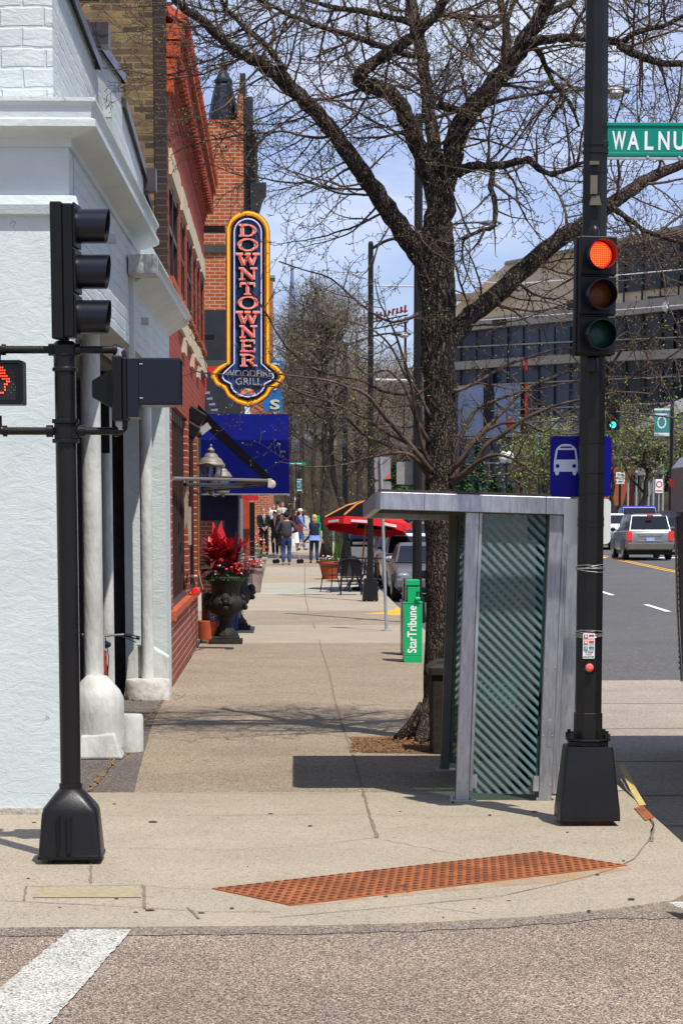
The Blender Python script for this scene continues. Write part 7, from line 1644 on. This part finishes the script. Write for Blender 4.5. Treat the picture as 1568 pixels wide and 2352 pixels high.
    b = MB(); b.box(-w_ * .9, w_ * .9, -L2 + .3, L2 - .25, .2, .34); b.build('underbody', BLACKP2, r)
    b = MB(); b.box(-w_ * .42, w_ * .42, -L2 - .02, -L2 + .06, .6, .76); b.build('grille', BLACKP2, r, bevel=.01)
    b = MB(); b.box(-.16, .16, L2 + .0 if kind == 'sedan' else L2 + .005, L2 + .035, .72 if kind != 'sedan' else .7, .86 if kind != 'sedan' else .8); b.build('number_plate', PLM, r)
    return r
SILV = mat('silver car paint', (.22, .225, .23), .35, .4, var=.04, coat=.3); DGR = mat('dark grey car paint', (.13, .125, .13), .35, .3, var=.05, coat=.4); WHT = mat('white car paint', (.72, .73, .73), .3, var=.03, coat=.7); DBL = mat('dark blue car paint', (.012, .02, .07), .3, .3, var=.05, coat=.8); RBL = mat('bright blue truck paint', (.004, .01, .3), .35, .1, var=.05, coat=.2); BLKP = mat('black car paint', (.01, .01, .012), .25, coat=.8)
suv = vehicle('parked_car', 'silver off-road estate car with dark cladding driving away in the street', 1472, 96, 180, SILV, W=1.86, Ln=4.6, H=1.76, kind='suv', lower=mat('taupe cladding', (.12, .11, .095), .7), cat='car'); suv.name = 'moving_car'
def addp(root, nm, m, f, **k): b = MB(); f(b); return b.build(nm, m, root, **k)
addp(suv, 'roof_rack', BLACKP2, lambda b: [b.tube([(sg * .62, -.2, 1.77), (sg * .62, .0, 1.83), (sg * .62, 1.6, 1.83), (sg * .62, 1.8, 1.77)], .022, 6) for sg in (-1, 1)])
addp(suv, 'brake_light', TLM, lambda b: b.box(-.12, .12, 2.12, 2.2, 1.68, 1.735))
addp(suv, 'plate_recess', mat('shadowed silver', (.2, .2, .2), .5), lambda b: b.prism([(-.5, .99), (.5, .99), (.42, .9), (-.42, .9)], 2.27, 2.315, ))
addp(suv, 'trim_strip', CHR, lambda b: (b.box(-.5, -.18, 2.29, 2.325, .71, .735), b.box(.18, .5, 2.29, 2.325, .71, .735)))
for sg in (-1, 1):
    for y in (-1.45, 1.45): addp(suv, 'wheel_arch', MATS['taupe cladding'], lambda b: b.box(sg * .93 - .03, sg * .93 + .03, y - .5, y + .5, .36, .78), bevel=.05)
vehicle('moving_car', 'bright blue pickup truck ahead of the silver car', 1461, 111, 180, RBL, W=2.0, Ln=5.4, H=1.95, kind='pickup', cat='pickup truck')
vehicle('moving_car', 'dark car with red tail light lit at the right beside the truck', 1557, 104, 178, BLKP, W=1.85, Ln=4.7, H=1.6, kind='suv')
vehicle('moving_car', 'white car half hidden behind the right signal pole', 1386, 112, 180, WHT, W=1.85, Ln=4.7, H=1.6, kind='suv')
vehicle('moving_car', 'small silver car far up the street left of the blue pickup', 1408, 150, 180, SILV, W=1.8, Ln=4.5, H=1.7, kind='suv')
g_ = 'cars parked along the kerb'
def parked(label, xl, t, paint, **k):
    a = aX(xl, t - 2.2, .5) + .9; return vehicle('parked_car', label, 0, t, 0, paint, a=a, group=g_, **k)
parked('dark grey parked car nearest the newspaper boxes', 903, 62, DGR, H=1.4)
parked('white parked car behind the dark grey one', 882, 69.5, WHT, H=1.5)
parked('dark blue parked car third along the kerb', 862, 77, DBL, H=1.5)
parked('navy parked estate car beyond the cafe umbrellas', 858, 84.5, DBL, H=1.62, kind='suv')
parked('black parked car with bright badge seen under the left umbrella', 800, 118, DBL, H=1.5)
parked('silver parked car farther along the kerb seen through the shelter glass', 888, 93, SILV, H=1.5)
# large vehicle at the right edge, built as a truck by guess
tt_ = 23.4; aT = aX(1545, tt_, 2.3) - .07
TK = thing('edge_vehicle', 'tall silver and black vehicle, truck form guessed, cut off by the right edge of the view', 'truck', S(aT, 20, -.15), TH)
def tk(mb, nm, m, **k): return mb.build(nm, m, TK, off=(aT, 20, -.15), **k)
zc1 = zY(1046, tt_)
b = MB(); b.loft([[(aT + .05 + o, t, z) for o, z in ((.0, 2.12), (.0, zc1 - .12), (.08, zc1 - .02), (.2, zc1), (2.3, zc1), (2.3, 2.12))] for t in (20.6, tt_)]); tk(b, 'roof_cap', ALU, smooth=True, bevel=.01)
b = MB(); b.loft([[(aT + .1, t, 2.1), (aT + .14, t, 1.2), (aT + .2, t, .3), (aT + 2.2, t, .3), (aT + 2.2, t, 2.1)] for t in (20.6, tt_ - .05)]); tk(b, 'cab', BLACKP2)
b = MB(); b.box(aT - .03, aT + .12, tt_ - .3, tt_ + .06, 2.08, 2.13); tk(b, 'drip_rail', GALV)
b = MB()
for i in range(26): b.ball((aT + .095 + i * .0022, tt_ - .06, 2.0 - i * .055), .012, n=5)
b.loft([[(aT + .08, t, 2.07), (aT + .115, t, 1.2), (aT + .165, t, .5), (aT + .18, t, .5), (aT + .13, t, 1.2), (aT + .1, t, 2.07)] for t in (tt_ - .07, tt_ - .02)]); tk(b, 'edge_trim', ALU)
b = MB(); b.box(aT + .03, aT + .07, tt_ - .1, tt_ + .01, 2.36, 2.43); tk(b, 'marker_lamp', TLM)
b = MB(); b.box(aT + .25, aT + 2.3, tt_ + .002, tt_ + .01, 2.42, 2.47); tk(b, 'green_reflector', mat('teal reflector', (.02, .4, .32), .3))
b = MB(); b.box(3.62, 6.0, 14.6, 20.55, .5, 3.35); tk(b, 'shadow_cargo_box', mat('unseen box paint', (.35, .36, .38), .4, .3), bevel=.04)  # out-of-view box, added and sized to throw shadow on the road pad
for y in (16, 21.6):
    for x in (3.75, 5.7): b = MB(); b.lathe([(.45, -.12), (.48, -.1), (.48, .1), (.45, .12)], 22, M=T(x + .15, y, .33) @ RY(PI / 2)); tk(b, 'wheel', TYR, smooth=True)

# ================================================================= FAR RIGHT: modern building, brick building, poles, lamps
TANP = mat('tan cladding', (.66, .53, .35), .8, var=.1, scale=.15); GREYB = mat('grey fascia', (.36, .31, .25), .7, var=.1, scale=.2); BGL = mat('blue glass painted reflections', (.012, .022, .04), .3, var=.5, scale=.16, spec=.2, col2=(.07, .11, .17)); BGL2 = mat('dark band glass', (.01, .012, .02), .3, var=.4, scale=.2, spec=.15)  # cloudy tones in the blue glass colour stand in for varied reflections
MB_ = thing('modern_building', 'modern tan and glass building with curved roofline across the street', 'building', at(1300, 1120, 160))
MO = at(1300, 1120, 160)
def depth(x): return 176 - (x - 1030) / 538 * 26
def bandm(ptsT, ptsB, m, nm, dd=0, th=1.0, par=None):
    "band between top and bottom pixel lines on the curving facade"
    b = MB(); tops = [at(x, y, depth(x) + dd) for x, y in ptsT]; bots = [at(x, y, depth(x) + dd) for x, y in ptsB]; n = len(tops)
    B2 = [v + Vector((0, th, 0)) for v in tops]; B3 = [v + Vector((0, th, 0)) for v in bots]
    vs = tops + bots + B2 + B3; fs = []
    for i in range(n - 1): fs += [(i, i + 1, n + i + 1, n + i), (i, 2 * n + i, 2 * n + i + 1, i + 1), (n + i, n + i + 1, 3 * n + i + 1, 3 * n + i), (2 * n + i, 3 * n + i, 3 * n + i + 1, 2 * n + i + 1)]
    fs += [(0, n, 3 * n, 2 * n), (n - 1, 3 * n - 1, 4 * n - 1, 2 * n - 1)]
    b.add(vs, fs); return b.build(nm, m, par or MB_, off=MO, fixn=True)
X2 = 1760
bandm([(1040, 708), (1170, 600), (1330, 572), (1450, 548), (1568, 524), (X2, 488)], [(1040, 742), (1170, 722), (1330, 706), (1450, 692), (1568, 676), (X2, 655)], TANP, 'upper_wall')
bandm([(1160, 600), (1330, 566), (1450, 540), (1568, 515), (X2, 478)], [(1160, 606), (1330, 574), (1450, 549), (1568, 525), (X2, 489)], GREYB, 'roof_edge', dd=-1.2)
bandm([(1420, 562), (1568, 538), (X2, 505)], [(1420, 672), (1568, 655), (X2, 630)], BGL2, 'window_band', dd=-.3, th=.28)
bandm([(1040, 675), (1165, 668)], [(1040, 690), (1165, 683)], mat('light tan trim', (.5, .39, .24), .8), 'roof_trim', dd=-1.4)
bandm([(1030, 742), (1170, 722), (1330, 706), (1450, 692), (1568, 676), (X2, 655)], [(1030, 764), (1170, 748), (1330, 734), (1450, 722), (1568, 708), (X2, 690)], GREYB, 'fascia', dd=-1.0)
bandm([(1030, 764), (1170, 748), (1330, 734), (1450, 722), (1568, 708), (X2, 690)], [(1030, 1130), (1170, 1130), (1330, 1130), (1450, 1130), (1568, 1130), (X2, 1130)], BGL, 'glass_wall', dd=0)
bandm([(1330, 735), (1450, 722), (1568, 708), (X2, 690)], [(1330, 1130), (1450, 1130), (1568, 1130), (X2, 1130)], BGL2, 'dark_glass_wall', dd=-.3, th=.28)
bandm([(1030, 832), (1170, 822), (1330, 812), (1568, 800), (X2, 790)], [(1030, 850), (1170, 841), (1330, 832), (1568, 822), (X2, 812)], GREYB, 'fascia', dd=-.8)
for x in list(range(1058, 1330, 36)):
    b = MB(); p0, p1 = at(x, 750, depth(x) - .15), at(x, 1125, depth(x) - .15); b.box(p0.x - .05, p0.x + .05, p0.y, p0.y + .08, p1.z, p0.z); b.build('mullion', BLACKP2, MB_, off=MO)
for x in list(range(1350, 1700, 42)):
    b = MB(); p0, p1 = at(x, 560 if x > 1430 else 730, depth(x) - .45), at(x, 1125, depth(x) - .45); b.box(p0.x - .06, p0.x + .06, p0.y, p0.y + .1, p1.z, p0.z); b.build('mullion', mat('grey mullion', (.04, .04, .045), .6), MB_, off=MO)
for y in (790, 880, 940, 1000, 1060):
    bandm([(1040, y + 6), (1330, y - 8), (1568, y - 18), (X2, y - 26)], [(1040, y + 9), (1330, y - 5), (1568, y - 15), (X2, y - 23)], GREYB, 'transom', dd=-.55, th=.1)
for (x0, x1, y0, y1) in ((1487, 1567, 680, 712), (1302, 1320, 690, 712), (1130, 1160, 735, 748)): bandm([(x0, y0), (x1, y0 - 3)], [(x0, y1), (x1, y1 - 2)], BGL2, 'louvre', dd=-1.25 if y0 > 700 else -.35, th=.2)
bandm([(1052, 888), (1195, 880)], [(1052, 1000), (1195, 1002)], mat('pale banner glass', (.25, .32, .45), .4, var=.3, scale=.3), 'banner_wall', dd=-.6, th=.2)
bandm([(1110, 850), (1132, 850)], [(1110, 985), (1132, 985)], BGL2, 'column', dd=-.8, th=.15)
for x, y0, y1 in ((1208, 825, 850), (1208, 880, 960), (1165, 960, 985)): bandm([(x - 3, y0), (x + 3 + (12 if x == 1165 else 0), y0)], [(x - 3, y1), (x + 3 + (12 if x == 1165 else 0), y1)], mat('bright red enamel', (.7, .02, .02)), 'red_panel', dd=-.9, th=.12)
bandm([(1182, 1000), (1230, 1000)], [(1182, 1120), (1230, 1120)], mat('brown door panel', (.18, .07, .035), .6), 'brown_panel', dd=-.7, th=.2)
# curved white canopy arm at right
CA = thing('canopy_beam', 'pale curved canopy beam sweeping down from the right edge', 'canopy', at(1568, 920, 146))
q0 = at(1568, 920, 146); b = MB()
pts = [at(x, y, 146) - q0 for x, y in ((1460, 985), (1480, 968), (1510, 945), (1545, 925), (1640, 880))]; pb2 = [at(x, y, 146) - q0 for x, y in ((1460, 992), (1480, 985), (1510, 970), (1545, 955), (1640, 915))]
n = 5; b.add([tuple(v) for v in pts + pb2] + [tuple(v + Vector((0, 1, 0))) for v in pts + pb2], [(i, i + 1, n + i + 1, n + i) for i in range(4)] + [(i, 2 * n + i, 2 * n + i + 1, i + 1) for i in range(4)] + [(n + i, n + i + 1, 3 * n + i + 1, 3 * n + i) for i in range(4)] + [(0, n, 3 * n, 2 * n)]); b.build('beam', mat('pale steel', (.4, .4, .42), .5), CA)
RBk = thing('brick_building', 'low plain red-orange brick building across the street behind the white route sign', 'building', S(aX(1420, 150, 2), 150, 0), TH)
b = MB(); x0, x1 = aX(1375, 150, 2), aX(1455, 150, 2); o3 = (aX(1420, 150, 2), 150, 0); b.box(x0, x1, 150, 156, 0, zY(1055, 150)); b.build('wall', brick_mat('plain red wall', (.36, .09, .035), (.3, .07, .03), (.3, .1, .05), 'x', bw=.5, bh=.2), RBk, off=o3)
b = MB(); b.box(x0 - .1, x1 + .2, 149.8, 156.2, zY(1055, 150) + .004, zY(1055, 150) + .2); b.build('coping', GREYB, RBk, off=o3)
b = MB(); b.box(x1 + .3, x1 + 1.2, 149, 150, 0, zY(1092, 150)); b.build('gate_pier', mat('grey pier', (.22, .22, .22), .7), RBk, off=o3)
b = MB(); b.box(x1 - .1, x1 + 1.6, 148.8, 150.2, zY(1092, 150) + .005, zY(1075, 150)); b.build('pier_cap', mat('grey pier', (.22, .22, .22)), RBk, off=o3)
# wooded slope behind
def slope(nm, t, pts, m, lab):
    b = MB(); n = len(pts); vs = [tuple(at(x, y, t)) for x, y in pts] + [tuple(Vector(at(x, 1170, t)) + Vector((0, 0, -4))) for x, y in pts] + [tuple(at(x, y, t) + Vector((0, 60, -1))) for x, y in pts]
    b.add(vs, [(i, i + 1, n + i + 1, n + i) for i in range(n - 1)] + [(i, 2 * n + i, 2 * n + i + 1, i + 1) for i in range(n - 1)]); return b.build(nm, m)
HILL = mat('winter brush slope', (.025, .02, .014), .95, var=.5, scale=1.2, col2=(.1, .085, .05), detail=10)
struct(slope('wooded_slope', 230, [(380, 1050), (640, 1040), (700, 1030), (800, 1020), (900, 1030), (1000, 1040), (1300, 1070), (1420, 1030), (1500, 1020), (1700, 1010)], HILL, ''))
# background office blocks seen through the bare trees
def block(label, x0, x1, ytop, t, m, rows, wm):
    a0_, a1_2 = aX(x0, t, 8), aX(x1, t, 8); zt_ = zY(ytop, t); r = thing('office_building', label, 'building', S((a0_ + a1_2) / 2, t, 0), TH, 'far buildings at the end of the street'); ox = (a0_ + a1_2) / 2
    b = MB(); b.box(a0_, a1_2, t, t + 12, -1, zt_); b.build('wall', m, r, off=(ox, t, 0))
    for i in range(rows):
        z = zt_ - 1.2 - i * 3.4
        if z < 4: break
        b = MB(); b.box(a0_ + .4, a1_2 - .4, t - .08, t - .01, z - 1.6, z); b.build('window_band', wm, r, off=(ox, t, 0))
    b = MB(); b.box(a0_ - .2, a1_2 + .2, t - .2, t + 12.2, zt_ + .003, zt_ + .5); b.build('parapet', GREYB, r, off=(ox, t, 0))
block('far grey office block with window bands behind the bare trees', 642, 755, 875, 330, mat('far grey concrete', (.2, .2, .22), .8, var=.1, scale=.1), 5, BGL)
block('far pale low block behind the lamp pole', 765, 935, 885, 300, mat('far tan concrete', (.24, .21, .18), .8, var=.1, scale=.1), 5, BGL2)
block('far dark building behind the tree trunk', 925, 1060, 860, 280, mat('far dark glass', (.09, .1, .12), .5, var=.2, scale=.1), 6, BGL)
TB = thing('brick_tower', 'narrow brick chimney-like tower peeking out beside the neon sign', 'building', S(aX(622, 180, 5), 180, 0), TH)
b = MB(); xx = aX(622, 180, 5); b.box(xx - 1.5, xx + .2, 180, 183, 0, zY(638, 180)); b.build('wall', OB, TB, off=(xx, 180, 0))
b = MB(); b.box(xx - 1.6, xx + .35, 179.9, 183.1, zY(638, 180) + .003, zY(632, 180)); b.build('cap', mat('verdigris', (.12, .3, .25), .6), TB, off=(xx, 180, 0))
for i, (x, y, wdt, lb) in enumerate(((672, 600, 12, 'left and taller of two distant blue-grey church spires'), (716, 622, 9, 'right and shorter of two distant blue-grey church spires'))):
    t9 = 420; r = thing('church_spire', lb, 'church spire', S(aX(x, t9, 10), t9, 0), TH, 'distant church spires'); k9 = t9 / F; z9 = zY(y, t9)
    b = MB(); b.lathe([(.1, z9), (.25, z9 - 10 * k9), (wdt * k9 * .35, z9 - 45 * k9), (wdt * k9, z9 - 150 * k9)], 8); b.build('spire', mat('hazy slate spire', (.16, .22, .33), .7), r)
    b = MB(); b.box(-wdt * k9, wdt * k9, -wdt * k9, wdt * k9, 0, z9 - 150.5 * k9); b.build('tower', mat('hazy stone', (.22, .2, .2), .8), r)
    b = MB(); b.tube([(0, 0, z9), (0, 0, z9 + 5 * k9)], .12, 6); b.ball((0, 0, z9 - 1), .4, n=5); b.build('finial', mat('gilt', (.4, .25, .1), .4), r)
# rooftop lettering frame, far
RL = thing('rooftop_sign', 'dark red rooftop lettering on a steel frame far behind the bare trees', 'sign', at(880, 745, 290)); q0 = at(880, 745, 290); k9 = 290 / F
b = MB(); rd = random.Random(12)
for i in range(13):
    x = -62 + i * 9.2; y = 8 + i * 2.2; hh2 = 12 + 8 * rd.random(); b.tube([(x * k9, 0, (y - hh2 / 2) * k9), ((x + 1.5) * k9, 0, (y + hh2 / 2) * k9)], .12, 4)
    b.tube([(x * k9, 0, (y + rd.uniform(-6, 6)) * k9), ((x + 6) * k9, 0, (y + rd.uniform(-6, 7)) * k9)], .1, 4)
b.build('letters', mat('dark red sign', (.16, .02, .025), .5), RL)
b = MB(); b.tube([(-66 * k9, .3, -2 * k9), (56 * k9, .3, 22 * k9)], .08, 4); b.tube([(-66 * k9, .3, -18 * k9), (56 * k9, .3, 6 * k9)], .08, 4)
for i in range(9): x = -66 + i * 15; b.tube([(x * k9, .3, (-18 + i * 3) * k9), ((x + 15) * k9, .3, (1 + i * 3) * k9)], .05, 4)
b.tube([(-60 * k9, .3, -16 * k9), (-60 * k9, .3, -140 * k9)], .15, 4); b.tube([(50 * k9, .3, 4 * k9), (50 * k9, .3, -140 * k9)], .15, 4)
b.build('frame', BLACKP2, RL)
# mast wires, banners, hanging signal, poles on the right
WR = mat('span wire', (.06, .06, .07), .5); WRL = mat('pale cable', (.5, .5, .52), .4)
def wire(pts, t, r, m, label):
    q = at(pts[0][0], pts[0][1], t); b = MB(); b.tube([at(x, y, t) for x, y in pts], r, 5, cap=False); o = b.build('overhead_wire', m, off=q, loc=q); tag(o, label, 'wire'); return o
wire([(1398, 945), (1470, 950), (1568, 962), (1650, 970)], 118, .05, WR, 'dark overhead wire carrying the green traffic light'); wire([(1180, 972), (1300, 966), (1450, 958), (1568, 985), (1650, 998)], 122, .045, WR, 'dark overhead wire crossing low behind the signal pole')
wire([(858, 656), (960, 658)], 60, .02, WRL, 'upper white bracket cable between the two lamp poles'); wire([(862, 872), (950, 874)], 60, .03, WRL, 'lower white bracket cable between the two lamp poles')
wire([(1000, 640), (1180, 652), (1330, 640), (1568, 618), (1650, 610)], 128, .03, WRL, 'upper pale wire in front of the modern building')
wire([(1040, 740), (1568, 700), (1650, 690)], 128, .02, WRL, 'middle pale wire in front of the modern building')
q = at(1407, 988, 118); TS3 = thing('traffic_signal', 'small distant traffic signal with green light lit, hung from a wire', 'traffic light', q, TH, 'three-lens traffic signals')
k9 = 118 / F; hh3 = 62 * k9
b = MB(); b.box(-15 * k9, 15 * k9, 0, .3, 0, hh3); b.build('housing', BLACKP2, TS3)
for i, (m) in enumerate((mat('lit green lens', (.02, .6, .45), .3, emit=(.05, .95, .65), es=1.6), mat('unlit lens a', (.14, .035, .005)), mat('dull red lens', (.12, .01, .01), .3))):
    b = MB(); b.lathe([(7.5 * k9, 0), (6 * k9, .04)], 14, M=T(0, -.005, hh3 * (.2 + .3 * i)) @ RX(PI / 2)); b.build('lens', m, TS3)
    b = MB(); b.ring([(8 * k9 * math.cos(a), hh3 * (.2 + .3 * i) + 8 * k9 * math.sin(a)) for a in [PI * j / 8 - .2 for j in range(9)]], [(7 * k9 * math.cos(a), hh3 * (.2 + .3 * i) + 7 * k9 * math.sin(a)) for a in [PI * j / 8 - .2 for j in range(9)]], -.2, -.001); b.build('visor', BLACKP2, TS3)
TEAL = mat('teal banner', (.03, .22, .2), .7, var=.2, scale=2); BWH = mat('banner white', (.6, .65, .68), .7, var=.1)
def banner(label, x0, x1, y0, y1, t, polex, poletop, ph=True):
    q = S(aX(polex, t, G(t)), t, G(t)); r = thing('banner_pole', label, 'banner', q, TH, 'street banners on dark poles')
    w0, w1 = aX(x0, t, 4) - aX(polex, t, 4), aX(x1, t, 4) - aX(polex, t, 4); z1_, z0_ = zY(y0, t) - q.z, zY(y1, t) - q.z
    b = MB(); b.tube([(0, .1, 0), (0, .1, zY(poletop, t) - q.z)], [.12, .08], 8); b.build('pole', BLACKP, r)
    b = MB(); b.box(w0, w1, -.01, .01, z0_, z1_); bn = b.build('cloth', TEAL, r)
    b = MB(); b.box(w0, w1, -.016, -.011, z0_, z0_ + (z1_ - z0_) * .12); b.box(w0, w1, -.016, -.011, z1_ - (z1_ - z0_) * .07, z1_)
    cx_, cz_, R_ = (w0 + w1) / 2, (z0_ + z1_) / 2, abs(w1 - w0) * .3
    b.ring([(cx_ + R_ * math.cos(a), cz_ + R_ * 1.35 * math.sin(a)) for a in [2 * PI * j / 16 for j in range(16)]], [(cx_ + R_ * .72 * math.cos(a), cz_ + R_ * math.sin(a)) for a in [2 * PI * j / 16 for j in range(16)]], -.018, -.011); b.box(w0 + .05, w1 - .05, -.018, -.011, cz_ + R_ * 1.5, cz_ + R_ * 1.9); b.build('print', BWH, bn)
banner('teal and white banner on the dark pole at the right, above the silver car', 1497, 1532, 937, 1001, 118, 1539, 895)
banner('small teal and white banner left above the bus sign', 1227, 1250, 1000, 1043, 132, 1238, 960)
banner('teal and white banner above the walkers past the blue awning', 678, 694, 1100, 1128, 150, 686, 1085)
banner('far narrow teal banner high beside the bare trunks', 1392 - 130, 1392 - 115, 960, 985, 160, 1258, 940)
def route(label, x, y0, y1, w_, t, words, red=False):
    q = S(aX(x, t, G(t)), t, G(t)); r = thing('street_sign', label, 'sign', q, TH, 'small white street signs'); k9 = t / F; z1_, z0_ = zY(y0, t) - q.z, zY(y1, t) - q.z
    b = MB(); b.tube([(0, .05, 0), (0, .05, z1_)], .07 if not red else .04, 6); b.build('post', BLACKP if not red else GALV, r)
    b = MB(); b.prism(rrect(-w_ / 2 * k9, w_ / 2 * k9, z0_, z1_, .04), -.02, .0); pn = b.build('panel', WHITEP, r)
    b = MB(); hh2 = z1_ - z0_
    if words:
        for i, s_ in enumerate(words): text(s_, w_ * k9 * .8, hh2 * .2, T(0, -.022, z1_ - hh2 * (.22 + .26 * i)), d=.004, bold=.02, mb=b)
        b.tube([(-.1, -.03, z0_ + hh2 * .2), (.12, -.03, z0_ + hh2 * .2)], .02, 4)
    else: b.ring([(.16 * math.cos(a), z0_ + hh2 * .62 + .16 * math.sin(a)) for a in [2 * PI * j / 14 for j in range(14)]], [(.11 * math.cos(a), z0_ + hh2 * .62 + .11 * math.sin(a)) for a in [2 * PI * j / 14 for j in range(14)]], -.028, -.021); b.box(-.15, .15, -.028, -.021, z0_ + hh2 * .12, z0_ + hh2 * .2)
    b.build('print', PRD if red else PBK, pn)
route('white truck route sign on a dark post in front of the red brick wall', 1422, 1084, 1111, 20, 128, ('TRUCK', 'ROUTE'))
route('white no-parking sign on a thin post right of the budding tree', 1511, 1100, 1132, 17, 122, None, True)
route('tiny white no-parking sign above the walkers', 676, 1140, 1152, 8, 140, None, True)
for i, (x, yt) in enumerate(((1440, 1075), (1478, 1090), (1498, 1085), (1520, 1070), (1459, 1085), (1487, 1100))):
    t9 = 140; q = S(aX(x, t9, G(t9)), t9, G(t9)); b = MB(); b.tube([(0, 0, 0), (0, 0, zY(yt, t9) - q.z)], .07, 6); b.ball((0, 0, zY(yt, t9) - q.z), .12, n=5)
    o = b.build('fence_post', mat('pale post', (.3, .3, .31), .6), loc=q); tag(o, 'thin pale grey post in the row beneath the budding trees across the street', 'post', 'pale posts across the street')
def globe(label, x, y, t, n=2, dx=14):
    q = S(aX(x, t, G(t)), t, G(t)); k9 = t / F; r = thing('globe_lamp', label, 'street lamp', q, TH, 'white globe street lamps'); z_ = zY(y, t) - q.z
    b = MB(); b.tube([(0, 0, 0), (0, 0, z_ - .3)], .08, 8); b.tube([(-dx * k9, 0, z_ - .15), (-dx * k9 * .6, 0, z_ - .4), (0, 0, z_ - .45), (dx * k9 * .6, 0, z_ - .4), (dx * k9, 0, z_ - .15)], .04, 6); b.build('post', BLACKP, r)
    for sg in ((-1, 1) if n == 2 else (0,)):
        b = MB(); b.lathe([(.08, -.3), (.2, -.15), (.24, .0), (.18, .2), (.05, .32)], 12, (sg * dx * k9, 0, z_)); b.build('globe', mat('opal globe', (.72, .7, .64), .3), r, smooth=True)
globe('double globe street lamp in front of the evergreens', 1161, 1050, 125, 2, 7); globe('high double globe street lamp at the upper right before the modern building', 1539, 702, 150, 2, 19); globe('far double globe lamp over the heads of the walkers', 603, 1152, 150, 2, 7)
# green street signs far off
for x, y, t9, w9, h9, lb in ((680, 1065, 125, 22, 7, 'far green street name blade beside the blue awning'), (1256, 1092, 130, 14, 9, 'upper small green street sign left of the bus sign'), (1256, 1124, 130, 14, 10, 'lower small green street sign left of the bus sign')):
    q = S(aX(x, t9, 4), t9, zY(y, t9)); b = MB(); k9 = t9 / F; b.box(-w9 * k9, w9 * k9, -.02, .02, -h9 * k9 / 2, h9 * k9 / 2); b.box(-w9 * k9 * .7, w9 * k9 * .6, -.03, -.021, -h9 * k9 * .12, h9 * k9 * .15, 1); b.tube([(0, .06, .2), (0, .06, -q.z + G(t9))], .04, 6, mi=2)
    o = b.build('street_sign', [GRN, BWH, BLACKP], loc=q, rot=(0, 0, TH)); tag(o, lb, 'sign')
# distant newspaper boxes
for i, (x, m, lb) in enumerate(((719, mat('navy enamel', (.01, .015, .06)), 'far dark blue newspaper box under the tree trunks'), (727, NGR, 'far green newspaper box under the tree trunks'))):
    t9 = 117 + i * .3; q = S(aX(x, t9, G(t9)), t9, G(t9)); r = thing('newspaper_box', lb, 'newspaper box', q, TH, 'newspaper boxes')
    b = MB(); b.box(-.2, .2, 0, .4, .1, .95); b.build('cabinet', m, r); b = MB(); b.box(-.15, .15, .1, .4, .955, 1.3); b.build('coin_head', m, r); b = MB(); b.box(-.12, .12, .05, .35, 0, .1); b.build('pedestal', BLACKP2, r)
# street light heads visible through the tree at middle right
t9 = 84; q = S(aX(1030, t9, G(t9)), t9, G(t9)); 
street_light(1012, 1300, 88, 1012, 510, (1.4, .1, .1), None, 'dark street lamp across the parked cars, its head visible through the branches', .2)
